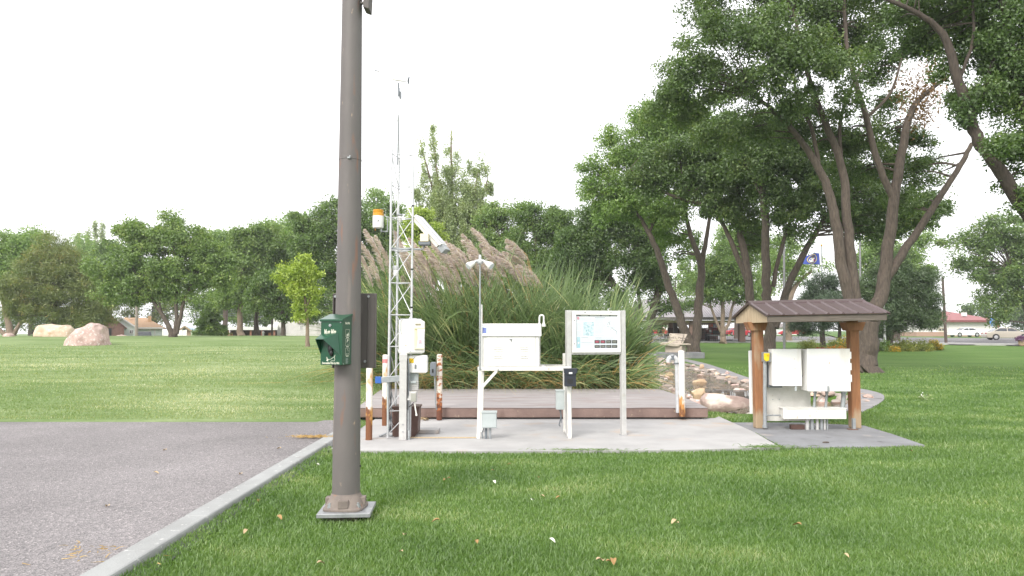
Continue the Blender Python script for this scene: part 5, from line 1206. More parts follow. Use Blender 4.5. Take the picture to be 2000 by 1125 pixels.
def tree(label, base, stems, blobs, Y=None, n=20000, k=220, leaf=.16, aspect=.5, mk='lf_mid', bark='bark', rc=.45, twigs=40, group=None, name='tree', flat=.7, shell=.55, depth=1.0, droop=.25, cat='tree', twr=.03, extra=None, th=1.0):
    SEED[0] += 1; rng = np.random.default_rng(SEED[0]); rr = random.Random(SEED[0]); n = int(n * 1.65); leaf *= .76
    if Y is None: p = GT(*base); Y = p.y
    else:
        p = P(base[0], 645, Y); p.z = H(p.x, Y)
    t = thing(name, label, cat, (p.x, Y, p.z), group=group)
    b = MB(); samples = []
    for si, st in enumerate(stems):
        pts = []; rs = []
        for q in st:
            w = P(q[0], q[1], Y + (q[3] if len(q) > 3 else 0)); pts.append(w); rs.append(q[2] * th)
        if si == 0 and st[0][1] >= base[1] - 8: pts[0] = Vector((pts[0].x, Y, p.z - .15))
        sm = smooth_pts(pts, 5); rsm = list(np.interp(np.linspace(0, len(rs) - 1, len(sm)), range(len(rs)), rs))
        if si == 0 and st[0][1] >= base[1] - 8:
            rsm[0] *= 1.45; rsm[1] *= 1.2; rsm[2] *= 1.08
        sm = [q + Vector((rr.gauss(0, 1), rr.gauss(0, 1), 0)) * r_ * .10 for q, r_ in zip(sm, rsm)]
        b.tube(sm, rsm, 10 if rsm[0] > .12 else 6)
        samples += [(q, r_) for q, r_ in list(zip(sm, rsm))[len(sm) // 4:]]
    bl2 = []                                # smaller boughs break up the outline
    for q in blobs:
        bl2.append(q)
        if min(q[2], q[3]) > 15:
            for _ in range(2):
                a_ = rr.uniform(0, 6.28); f_ = rr.uniform(.28, .5); bl2.append((q[0] + q[2] * math.cos(a_) * .92, q[1] + q[3] * math.sin(a_) * .92, q[2] * f_, q[3] * f_, (q[4] if len(q) > 4 else 0)))
    C = clumps(bl2, Y, k, rng, shell, depth)
    if samples:
        for i in range(min(twigs, k)):
            c = Vector(C[i]); best = min(samples, key=lambda s_: (s_[0] - c).length + (3 if s_[0].z > c.z else 0))
            a_ = best[0]; mid = a_.lerp(c, .5) + Vector((rr.gauss(0, .08), rr.gauss(0, .08), rr.uniform(-.02, .12))) * (c - a_).length
            r0 = min(best[1] * .55, twr * rr.uniform(.7, 1.6)); far_ = (c - a_).length > 26 * rc ** .5 * .16 * max(1, Y / 30)
            if far_: continue
            tp_ = smooth_pts([a_, mid, c], 4); b.tube(tp_, list(np.linspace(r0, r0 * .25, len(tp_))), 5)
    if b.v: b.build('trunk', M[bark], t, smooth=True)
    cnt = rng.multinomial(n, rng.dirichlet(np.ones(k) * 3)); idx = np.repeat(np.arange(k), cnt)
    rcs = rng.uniform(.6, 1.35, k)[idx] * rc
    pos = C[idx] + np.clip(rng.normal(size=(len(idx), 3)), -1.7, 1.7) * rcs[:, None] * np.array([1, 1, flat]) * .52
    leaf_mesh('crown', M[mk], t, pos, leaf, aspect, rng, droop=droop)
    if extra:
        for nm, m2, bl2, n2, k2 in extra:
            C2 = clumps(bl2, Y, k2, rng, .3, depth); i2 = rng.integers(0, k2, n2)
            leaf_mesh(nm, M[m2], t, C2[i2] + rng.normal(size=(n2, 3)) * rc * .6, leaf, aspect, rng)
    return t
def spire(u0, v0, u1, v1, r0, r1, k=8, dy=0):
    return [(u0 + (u1 - u0) * i / (k - 1), v0 + (v1 - v0) * i / (k - 1), r0 + (r1 - r0) * i / (k - 1), max((r0 + (r1 - r0) * i / (k - 1)), abs(v1 - v0) / k * .8), dy) for i in range(k)]
def conifer(label, base, top, half, Y, n, mk, leaf=.3, group=None, cat='spruce', name='conifer', gap=.12, low=.0):
    SEED[0] += 1; rng = np.random.default_rng(SEED[0]); s = Y / F
    p = P(base[0], 645, Y); p.z = H(p.x, Y); zt = P(0, top, Y).z; h = zt - p.z; w = half * s
    t = thing(name, label, cat, (p.x, Y, p.z), group=group)
    b = MB(); b.tube([(p.x, Y, p.z - .1), (p.x, Y, p.z + h * .5), (p.x, Y, zt - .1)], [.02 * h + .05, .012 * h + .02, .01], 8); pos = []; ax = []
    nb = 90
    for i in range(nb):
        f = low + (1 - low) * (i / nb) ** .9; z = p.z + h * (.06 + .93 * f); a_ = i * 2.4 + rng.normal() * .3; L_ = w * (1 - f) ** .8 * rng.uniform(.75, 1.12) + .1
        d = np.array([math.cos(a_), math.sin(a_), rng.uniform(-.28, .1)]); o = np.array([p.x, Y, z]); b.tube([Vector(o), Vector(o + d * L_ * .9)], [.03, .008], 4)
        m_ = max(8, int(n / nb * L_ / (w * .6))); tt = rng.random(m_) ** .7
        q = o + d * (L_ * tt)[:, None]; side = np.array([-d[1], d[0], 0]) * (rng.normal(size=m_) * L_ * .16 * (1.1 - tt * .6))[:, None]
        q = q + side + rng.normal(size=(m_, 3)) * np.array([.07, .07, .10]) * h * .09; pos.append(q); ax.append(np.tile(d, (m_, 1)) + side * .8)
    b.build('trunk', M['bark_dark'], t)
    pos = np.concatenate(pos); ax = np.concatenate(ax); leaf_mesh('crown', M[mk], t, pos, leaf, .22, rng, axis=ax, droop=.05)
    return t

# ---- right-hand grove
tree('biggest tree, four bare stems fanning from one thick trunk beside the timber shelter', (1690, 728),
  [[(1690, 730, .62), (1692, 690, .53), (1697, 640, .47), (1700, 610, .44)],
   [(1690, 640, .36), (1662, 590, .30), (1645, 520, .27), (1634, 450, .25), (1622, 390, .22), (1600, 330, .19), (1560, 270, .15), (1510, 215, .11), (1460, 180, .07)],
   [(1692, 640, .30), (1672, 590, .28), (1662, 500, .25), (1653, 420, .22), (1645, 330, .19), (1612, 240, .16), (1585, 170, .13), (1565, 90, .09), (1550, 20, .06)],
   [(1700, 620, .36), (1722, 570, .32), (1735, 480, .28), (1745, 390, .25), (1757, 320, .22), (1775, 230, .17), (1800, 190, .12), (1850, 150, .08)],
   [(1722, 560, .24), (1760, 500, .21), (1800, 440, .18), (1845, 370, .15), (1880, 315, .13), (1898, 280, .10)],
   [(1745, 390, .17), (1712, 310, .16), (1692, 230, .14), (1668, 150, .12), (1652, 70, .10), (1648, -40, .07)],
   [(1600, 330, .12), (1585, 250, .10), (1560, 200, .08), (1545, 120, .06)],
   [(1692, 230, .08), (1740, 180, .07), (1765, 100, .05), (1790, 20, .04)], [(1645, 330, .10), (1640, 250, .09), (1655, 190, .07), (1690, 120, .05)]],
  [(1390, 40, 85, 60), (1340, 120, 55, 50, -1), (1325, 195, 55, 45), (1410, 150, 80, 60, 1), (1480, 70, 80, 70, -2), (1480, 190, 80, 55, -1), (1560, 30, 90, 60, 1), (1570, 130, 80, 70, -2), (1640, 60, 80, 70, 2), (1640, 160, 70, 70, -1),
   (1700, 100, 50, 70, 1), (1560, 230, 70, 50, 2), (1690, 330, 90, 50, 2), (1760, 300, 60, 55, 2), (1640, 270, 60, 45, 1), (1720, 240, 50, 45, 2), (1450, 260, 70, 35, 1), (1400, -60, 100, 60), (1520, -80, 120, 70), (1650, -70, 100, 70), (1795, 330, 45, 45, 2), (1780, 390, 50, 28, 1), (1740, -20, 60, 50)],
  th=.76, n=110000, k=640, leaf=.150, mk='lf_big', rc=.52, twigs=170, twr=.035, extra=[('dry_leaves', 'lf_brown', [(1810, 190, 16, 40), (1780, 168, 14, 24), (1832, 150, 16, 14), (1796, 225, 10, 16), (1818, 130, 14, 12)], 2000, 30)])
tree('dark tree leaning in from the right edge with a bent overhead trunk', (2110, 760),
  [[(2110, 770, .42), (2080, 600, .34), (2040, 470, .29), (1990, 390, .26), (1948, 325, .24), (1912, 275, .22), (1892, 220, .20), (1872, 160, .18), (1856, 100, .16), (1838, 62, .13), (1796, 28, .10), (1730, -2, .07)],
   [(2070, 560, .26), (2040, 330, .24), (1990, 180, .22), (1972, 90, .20), (1962, 10, .18), (1955, -90, .12)],
   [(1900, 240, .08), (1930, 150, .07), (1950, 80, .05)], [(1872, 160, .07), (1900, 80, .06), (1900, 0, .05)]],
  [(1965, 30, 60, 70), (1990, 130, 60, 70), (1990, 240, 45, 70), (1975, 320, 38, 50), (1930, 90, 55, 55, 1), (1900, 30, 60, 55, 1), (1925, 190, 38, 42), (1888, 215, 40, 38, 1), (1865, 245, 28, 22), (1845, 60, 45, 50, 2), (1850, 130, 30, 35, 1), (1800, 70, 40, 45, 2), (1790, 10, 50, 40, 2), (1870, -60, 110, 60), (1990, -60, 80, 60), (1940, 280, 28, 28, -1), (2050, 100, 70, 200), (1995, 390, 14, 40)],
  th=.72, Y=20.5, n=66000, k=420, leaf=.135, mk='lf_dark', bark='bark_dark', rc=.40, twigs=120, twr=.025)
tree('forked V-shaped tree standing right behind the stone memorial bench', (1356, 693),
  [[(1355, 695, .50), (1352, 680, .46), (1338, 650, .36), (1326, 610, .33), (1308, 565, .30), (1290, 510, .26), (1268, 455, .20), (1243, 415, .13), (1225, 385, .08)],
   [(1358, 690, .42), (1362, 640, .36), (1365, 580, .34), (1370, 520, .30), (1352, 470, .20), (1340, 420, .15), (1332, 370, .09)],
   [(1370, 520, .22), (1379, 470, .18), (1387, 415, .13), (1392, 360, .08)], [(1268, 455, .12), (1290, 400, .09), (1300, 340, .06)]],
  [(1175, 335, 35, 35), (1210, 290, 45, 40), (1260, 255, 55, 40), (1320, 235, 55, 40), (1180, 390, 45, 40), (1240, 350, 60, 50), (1300, 310, 60, 50), (1360, 280, 60, 50), (1240, 410, 50, 30), (1310, 390, 60, 40), (1380, 360, 60, 50), (1150, 360, 20, 20), (1330, 470, 45, 35, 3), (1290, 450, 50, 35, 3), (1410, 300, 50, 50)],
  th=.74, n=62000, k=420, leaf=.21, mk='lf_light', rc=.62, twigs=120, twr=.05)
tree('tree with a limb arching far out to the left behind the shelter gable', (1475, 688),
  [[(1478, 690, .40), (1474, 640, .36), (1466, 590, .33), (1458, 520, .29), (1446, 460, .25), (1434, 425, .22), (1410, 405, .19), (1370, 398, .16), (1320, 385, .12), (1270, 360, .08), (1230, 330, .05)],
   [(1462, 555, .22), (1440, 500, .20), (1418, 450, .16), (1398, 420, .13), (1350, 380, .08), (1330, 330, .05)], [(1446, 460, .16), (1442, 390, .14), (1440, 330, .10), (1425, 270, .06)]],
  [(1330, 350, 60, 40), (1400, 340, 60, 50), (1450, 290, 55, 60), (1390, 270, 60, 45), (1330, 300, 55, 40), (1280, 340, 45, 40), (1460, 360, 50, 45), (1440, 420, 40, 30), (1390, 400, 45, 25), (1470, 470, 30, 40, 2)],
  th=.72, Y=39, n=46000, k=330, leaf=.2, mk='lf_big', rc=.55, twigs=110, twr=.045)
tree('straight dark-stemmed tree with a forked second stem, seen over the shelter ridge', (1497, 690),
  [[(1500, 692, .42), (1505, 650, .36), (1498, 600, .30), (1495, 540, .27), (1496, 470, .25), (1492, 400, .22), (1489, 330, .17), (1496, 270, .11), (1500, 220, .07)],
   [(1512, 640, .28), (1530, 590, .25), (1545, 545, .22), (1568, 500, .20), (1590, 460, .17), (1618, 420, .13), (1650, 390, .08)],
   [(1510, 560, .15), (1522, 500, .13), (1545, 430, .11), (1575, 370, .08), (1590, 330, .05)], [(1489, 330, .10), (1530, 300, .08), (1560, 260, .05)], [(1492, 390, .10), (1465, 340, .08), (1450, 300, .05)]],
  [(1500, 260, 65, 50), (1550, 300, 65, 50), (1500, 340, 55, 45), (1590, 360, 70, 45), (1540, 400, 60, 35), (1640, 340, 60, 50), (1640, 420, 60, 40), (1700, 400, 70, 55), (1760, 430, 60, 40), (1470, 310, 50, 50), (1570, 450, 35, 25), (1690, 460, 45, 25), (1800, 400, 40, 35)],
  th=.8, Y=36.5, n=56000, k=380, leaf=.19, mk='lf_big', rc=.55, twigs=120, twr=.045)
tree('small tree with a low-forked pale trunk in front of the pavilion', (1412, 671),
  [[(1412, 673, .42), (1412, 655, .36), (1411, 640, .30), (1412, 600, .24), (1410, 560, .16), (1405, 530, .1)], [(1408, 648, .2), (1396, 620, .17), (1386, 590, .13), (1380, 560, .08)], [(1413, 648, .24), (1424, 630, .2), (1430, 600, .16), (1440, 575, .1)]],
  [(1400, 545, 45, 38), (1440, 550, 40, 38), (1380, 570, 35, 25), (1425, 510, 40, 35), (1455, 580, 20, 16), (1345, 598, 14, 10)],
  th=.75, n=17000, k=150, leaf=.3, mk='lf_mid', rc=.8, twigs=50, bark='bark_pale', twr=.06)
tree('dark rounded tree behind the right end of the tall reeds', (1262, 672),
  [[(1258, 675, .38), (1268, 640, .33), (1278, 600, .30), (1288, 560, .26), (1292, 520, .18), (1280, 470, .10)], [(1240, 672, .3), (1225, 600, .25), (1190, 540, .2), (1178, 500, .14)], [(1255, 620, .15), (1245, 560, .12), (1240, 500, .08)]],
  [(1140, 440, 50, 45), (1190, 430, 55, 45), (1240, 440, 50, 45), (1120, 490, 40, 45), (1170, 500, 60, 50), (1230, 510, 60, 50), (1270, 540, 40, 45), (1150, 550, 50, 35), (1215, 570, 50, 35), (1265, 490, 40, 40), (1110, 530, 30, 40), (1290, 600, 26, 20)],
  Y=54, n=46000, k=340, leaf=.26, mk='lf_dark', rc=.7, twigs=70, twr=.05)
tree('far right round tree over the parked cars', (2012, 655), [[(2012, 658, .4), (2008, 620, .34), (1995, 570, .26), (1975, 530, .18)], [(2008, 620, .25), (2020, 560, .18)]],
  [(1885, 490, 42, 32), (1930, 460, 45, 38), (1975, 450, 45, 40), (1900, 530, 35, 25), (1950, 520, 55, 45), (1990, 560, 50, 50), (1880, 510, 35, 22), (1940, 575, 30, 25), (2010, 500, 50, 60), (1960, 600, 35, 22)],
  Y=70, n=24000, k=170, leaf=.33, mk='lf_mid', rc=.85, twigs=40, twr=.06, depth=.9)
tree('dark bushy pine behind the shelter roof, right of the lamp post', (1607, 667), [[(1607, 669, .2), (1607, 600, .15), (1607, 545, .06)]], [(1607, 548, 22, 20), (1592, 575, 26, 24), (1624, 572, 24, 26), (1585, 600, 26, 22), (1625, 602, 28, 22), (1606, 590, 30, 30)], Y=60, n=15000, k=140, leaf=.34, aspect=.18, mk='lf_spruce', rc=.5, twigs=30, bark='bark_dark', cat='pine', droop=-.2)
tree('bushy dark pine beyond the flowerbed, right of the biggest trunk', (1738, 680), [[(1738, 682, .22), (1738, 640, .2), (1742, 580, .15), (1750, 520, .08)]],
  [(1745, 555, 45, 40), (1790, 590, 45, 38), (1725, 600, 40, 42), (1770, 625, 52, 30), (1815, 620, 30, 22), (1745, 520, 30, 30), (1700, 560, 25, 35), (1790, 545, 28, 30), (1715, 640, 35, 25)], Y=50, n=34000, k=300, leaf=.34, aspect=.16, mk='lf_pine', rc=.55, twigs=60, bark='bark_dark', cat='pine', droop=-.2, twr=.04)
tree('low dark pine showing under the shelter roof', (1640, 672), [[(1640, 674, .15), (1640, 620, .1)]], [(1580, 625, 40, 24), (1625, 618, 40, 26), (1660, 610, 30, 35), (1600, 600, 30, 22)], Y=56, n=13000, k=120, leaf=.32, aspect=.16, mk='lf_spruce', rc=.55, twigs=20, bark='bark_dark', cat='pine', droop=-.2)
BGT = 'trees across the street and round the park'
tree('yellowish tree rising behind the dark pine', (1750, 655), [[(1750, 657, .4), (1748, 580, .3), (1745, 500, .15)]], [(1720, 480, 45, 38), (1765, 490, 42, 45), (1740, 530, 55, 50), (1790, 540, 28, 40), (1690, 520, 30, 40)], Y=84, n=14000, k=130, leaf=.36, mk='lf_light', rc=1.0, twigs=20, group=BGT)
tree('pale tree with a bare leaning limb seen under the blue flag', (1535, 664), [[(1537, 664, .42), (1542, 610, .36), (1544, 580, .3), (1560, 550, .22), (1585, 530, .12)], [(1543, 585, .2), (1532, 550, .14), (1525, 500, .08)]], [(1530, 500, 35, 35), (1560, 530, 35, 18), (1595, 520, 22, 16), (1510, 540, 25, 30)], Y=78, n=6500, k=70, leaf=.32, mk='lf_light', rc=.9, twigs=25, bark='bark_pale', group=BGT)
tree('light green tree filling the gap behind the arching limb', (1440, 655), [[(1440, 657, .35), (1438, 560, .25)]], [(1430, 480, 45, 40), (1480, 500, 40, 45), (1400, 520, 35, 35), (1350, 520, 30, 30), (1470, 560, 40, 40), (1330, 560, 25, 25)], Y=96, n=14000, k=130, leaf=.42, mk='lf_light', rc=1.1, twigs=12, group=BGT)
tree('dark tree beyond the white building at the far right', (1925, 650), [[(1925, 652, .4), (1922, 620, .3)]], [(1900, 605, 20, 16), (1960, 610, 55, 30), (2010, 615, 50, 35), (1925, 620, 15, 18)], Y=150, n=9000, k=90, leaf=.6, mk='lf_dark', rc=1.6, twigs=0, group=BGT)
tree('tree glimpsed through the open pavilion bay', (1290, 652), [[(1290, 655, .3), (1290, 620, .2)]], [(1290, 618, 22, 22), (1300, 600, 20, 14), (1275, 605, 15, 20)], Y=110, n=5000, k=60, leaf=.45, mk='lf_mid', rc=1.1, twigs=5, group=BGT)
# ---- behind the reeds
tree('green tree behind the plumes, right of the tall poplar', (985, 655), [[(985, 657, .4), (985, 580, .3), (990, 500, .15)]], [(965, 425, 30, 30), (990, 440, 40, 45), (970, 490, 45, 50), (1010, 500, 45, 45), (1000, 550, 55, 45), (950, 540, 40, 40)], Y=66, n=24000, k=200, leaf=.3, mk='lf_far', rc=.8, twigs=50, twr=.05)
tree('dark green tree behind the plumes, between two lighter tops', (1060, 655), [[(1060, 657, .42), (1060, 590, .35), (1050, 520, .22), (1045, 460, .12)], [(1060, 590, .25), (1085, 530, .18), (1092, 470, .1)]], [(1030, 420, 32, 30), (1060, 430, 38, 38), (1090, 440, 38, 40), (1035, 480, 45, 45), (1090, 500, 45, 45), (1065, 540, 55, 40), (1115, 470, 25, 35), (1040, 590, 40, 30)], Y=62, n=30000, k=230, leaf=.28, mk='lf_mid', rc=.75, twigs=60, twr=.05)
POP = []
for u_, v_, r_ in ((806, 338, 12), (818, 266, 13), (832, 300, 12), (846, 262, 13), (861, 325, 12), (870, 290, 13), (881, 246, 14), (893, 300, 13), (905, 345, 12), (915, 318, 13), (927, 342, 12), (938, 306, 13), (948, 335, 12), (957, 368, 12), (801, 405, 11), (962, 425, 12), (850, 360, 13), (930, 400, 14)):
    POP += spire(886 + (u_ - 886) * .55, 525, u_, v_, r_ * 1.6, 4.5, 11, (u_ * 7 % 5) - 2)
tree('tall pale poplar with many feathery upright spires above the reeds', (890, 655), [[(890, 657, .5), (890, 560, .42), (886, 460, .25), (882, 350, .12), (881, 250, .04)], [(888, 540, .3), (868, 450, .2), (840, 350, .1), (819, 268, .03)], [(888, 530, .25), (915, 440, .16), (935, 330, .05)], [(870, 500, .2), (858, 380, .1), (846, 270, .03)], [(915, 450, .15), (945, 380, .08), (953, 340, .03)]], POP + [(866, 430, 42, 70), (915, 430, 40, 62), (890, 500, 60, 40)], Y=72, n=85000, k=1200, leaf=.25, mk='lf_pale', rc=.42, twigs=150, bark='bark_pale', flat=1.5, shell=.3, droop=-.1, twr=.04, cat='poplar', name='poplar_tree')
tree('yellow-topped tree just right of the lattice mast', (824, 655), [[(824, 657, .3), (824, 560, .22), (824, 460, .1)]], [(820, 418, 18, 18), (845, 445, 18, 18), (822, 450, 24, 28), (830, 500, 25, 35), (852, 462, 14, 14), (812, 480, 18, 25)], Y=58, n=10000, k=90, leaf=.27, mk='lf_yellow', rc=.6, twigs=15)
# ---- knoll and beyond, left
tree('broad round-crowned tree on the knoll with a leaning triple trunk', (340, 659), [[(338, 660, .42), (331, 640, .32), (318, 617, .26), (302, 592, .2), (285, 560, .12)], [(341, 657, .3), (345, 625, .25), (344, 585, .2), (350, 530, .12)], [(344, 652, .28), (353, 618, .24), (359, 588, .2), (378, 545, .12)], [(318, 617, .14), (312, 590, .12), (318, 550, .08)]],
  [(330, 465, 48, 34), (290, 470, 45, 36), (262, 465, 32, 28), (375, 470, 45, 35), (410, 500, 38, 38), (235, 520, 42, 38), (300, 525, 62, 45), (370, 530, 60, 42), (215, 555, 32, 30), (265, 570, 45, 28), (330, 565, 45, 22), (405, 565, 45, 28), (430, 530, 22, 40), (190, 530, 22, 30), (340, 440, 28, 18), (255, 450, 24, 18)], th=.62, Y=58, n=52000, k=380, leaf=.26, mk='lf_far', rc=.62, twigs=110, twr=.045)
tree('wide olive-brown pine behind the long beige boulder', (105, 655), [[(105, 657, .4), (105, 580, .3), (100, 500, .12)]], [(105, 482, 30, 26), (90, 510, 48, 34), (130, 515, 42, 32), (70, 555, 52, 38), (125, 560, 55, 40), (175, 575, 38, 38), (60, 605, 50, 32), (120, 610, 60, 28), (185, 620, 40, 20), (30, 580, 30, 40)], Y=66, n=52000, k=400, leaf=.4, aspect=.16, mk='lf_olive', rc=.7, twigs=70, bark='bark_dark', cat='pine', droop=-.1)
tree('light tree at the far left edge with splayed bare trunks', (20, 655), [[(22, 657, .35), (16, 630, .28), (8, 600, .2), (0, 560, .12)], [(26, 655, .22), (35, 640, .18), (50, 610, .1)], [(14, 655, .25), (-5, 640, .2), (-25, 600, .1)]], [(10, 500, 35, 40), (45, 490, 38, 34), (70, 475, 30, 22), (10, 550, 30, 45), (-20, 520, 40, 60), (40, 530, 40, 35)], Y=74, n=18000, k=150, leaf=.34, mk='lf_light', rc=.9, twigs=30, bark='bark_pale')
KG = 'trees along the back of the knoll'
tree('pale-trunked tree right of the round-crowned tree', (470, 657), [[(470, 659, .34), (468, 620, .28), (472, 560, .22), (476, 500, .12)], [(470, 600, .15), (455, 550, .1)]], [(475, 475, 32, 30), (500, 465, 30, 26), (455, 520, 32, 40), (495, 510, 32, 40), (470, 560, 40, 35), (520, 455, 22, 18), (450, 580, 25, 25)], Y=76, n=22000, k=190, leaf=.33, mk='lf_far', rc=.85, twigs=40, bark='bark_pale', group=KG)
tree('bright mid-green tree behind the young yellow tree', (500, 657), [[(502, 659, .3), (503, 600, .22), (530, 520, .12)]], [(545, 490, 36, 36), (575, 470, 34, 32), (590, 500, 35, 35), (525, 520, 26, 36), (560, 530, 38, 32), (600, 460, 26, 22)], Y=80, n=21000, k=170, leaf=.33, mk='lf_light', rc=.85, twigs=30, group=KG)
tree('big dark tree whose crown the lamp pole crosses', (690, 655), [[(690, 658, .5), (690, 600, .4), (680, 520, .25), (670, 450, .12)], [(690, 570, .25), (640, 500, .16)]], [(625, 425, 38, 28), (660, 415, 40, 26), (700, 440, 45, 35), (610, 460, 34, 36), (650, 470, 55, 45), (715, 490, 45, 45), (640, 530, 50, 38), (700, 545, 50, 40), (605, 510, 28, 28), (740, 460, 25, 35)], Y=70, n=36000, k=270, leaf=.31, mk='lf_mid', rc=.8, twigs=60, group=KG, twr=.05)
tree('pale green top showing between lamp pole and mast', (745, 652), [[(745, 655, .4), (745, 540, .3), (740, 440, .15)]], [(735, 395, 26, 20), (755, 400, 25, 22), (730, 430, 40, 32), (765, 440, 30, 40), (745, 490, 50, 45), (750, 560, 55, 45), (790, 540, 35, 40)], Y=92, n=20000, k=160, leaf=.36, mk='lf_light', rc=1.0, twigs=10, group=KG)
tree('low dark spreading tree left of the young yellow tree', (553, 657), [[(553, 659, .22), (553, 620, .2), (545, 580, .12)], [(553, 625, .12), (580, 590, .09), (590, 560, .05)]], [(505, 565, 30, 30), (540, 560, 36, 32), (515, 595, 34, 22), (570, 580, 30, 30), (555, 605, 35, 18), (600, 600, 18, 25)], Y=72, n=19000, k=150, leaf=.3, mk='lf_mid', rc=.7, twigs=40, group=KG)
tree('young slender tree with yellow-green leaves on the knoll slope', (600, 677), [[(600.5, 678, .11), (600.5, 655, .085), (600, 630, .075), (595, 580, .05), (590, 520, .025)], [(599, 610, .04), (570, 570, .03), (545, 545, .012)], [(598, 600, .035), (612, 570, .02)]], [(592, 510, 22, 18), (583, 535, 30, 22), (552, 543, 22, 10), (598, 545, 26, 24), (590, 575, 32, 20), (600, 600, 26, 18), (572, 560, 24, 16), (585, 615, 16, 10), (608, 522, 12, 14), (615, 570, 12, 22)], n=6500, k=120, leaf=.15, mk='lf_yellow', rc=.26, twigs=60, bark='bark_pale', twr=.014, shell=.35)
for i, (u, hv, w) in enumerate(((155, 450, 7), (172, 447, 6), (186, 438, 8), (199, 440, 7))):
    tree('thin far poplar spires above the olive pine', (u, 655), [[(u, 657, .3), (u, 560, .2), (u, hv + 8, .05)]], spire(u, 520, u - 2 + i, hv, w, 3, 8), Y=170, n=1600, k=60, leaf=.5, mk='lf_pale', rc=.5, twigs=30, flat=1.6, shell=.2, group='far row of poplars', cat='poplar', name='poplar_tree', bark='bark_pale', twr=.05)
conifer('bushy bright green conifer behind the yellow pickup', (410, 660), 592, 34, 80, 9000, 'lf_mid', .4, cat='conifer', group=KG)
for lab, u, mk, bl, Y in (('hazy olive tree behind the tan-roofed house', 300, 'lf_olive', [(270, 580, 40, 30), (310, 590, 45, 35), (350, 590, 40, 35), (240, 590, 40, 28)], 135),
   ('olive-green tree behind the round-crowned tree trunk', 400, 'lf_mid', [(390, 590, 40, 40), (440, 600, 40, 40), (420, 560, 40, 40), (470, 610, 35, 40)], 130),
   ('dim green tree behind the flat-roofed porch', 520, 'lf_mid', [(500, 605, 40, 35), (540, 610, 40, 35), (570, 600, 40, 40)], 140),
   ('tree behind the white wall near the lamp pole', 640, 'lf_dark', [(630, 590, 40, 40), (665, 600, 40, 45), (700, 590, 45, 50), (610, 560, 30, 35)], 100),
   ('dark trees behind the long beige boulder', 150, 'lf_dark', [(40, 620, 60, 30), (110, 630, 60, 25), (170, 625, 50, 25), (190, 615, 30, 25)], 125),
   ('pale tree top at the far left beyond the olive pine', 60, 'lf_light', [(40, 475, 40, 22), (75, 468, 35, 18), (150, 500, 40, 25), (190, 500, 40, 28), (60, 520, 60, 40)], 125),
   ('green tree filling the gap right of the olive pine', 215, 'lf_mid', [(205, 505, 30, 30), (225, 530, 40, 40), (190, 540, 35, 40)], 98),
   ('green tree filling the gap right of the round-crowned tree', 440, 'lf_light', [(435, 480, 32, 30), (445, 530, 35, 45), (420, 500, 25, 30)], 102),
   ('light tree top behind the pale-trunked tree', 545, 'lf_light', [(540, 455, 32, 25), (575, 450, 35, 25), (520, 490, 40, 35)], 106),
   ('tree behind the left reeds', 780, 'lf_mid', [(770, 600, 60, 45), (840, 610, 60, 45), (800, 550, 50, 40), (900, 600, 60, 45)], 96),
   ('green tree far behind the middle of the reeds', 960, 'lf_mid', [(940, 590, 60, 45), (1000, 600, 60, 45), (1060, 610, 60, 40), (1120, 600, 50, 40)], 100)):
    tree(lab, (u, 652), [[(u, 656, .4), (u, 600, .3)]], bl, Y=Y, n=9000, k=90, leaf=.5, mk=mk, rc=1.4, twigs=6, group=KG)

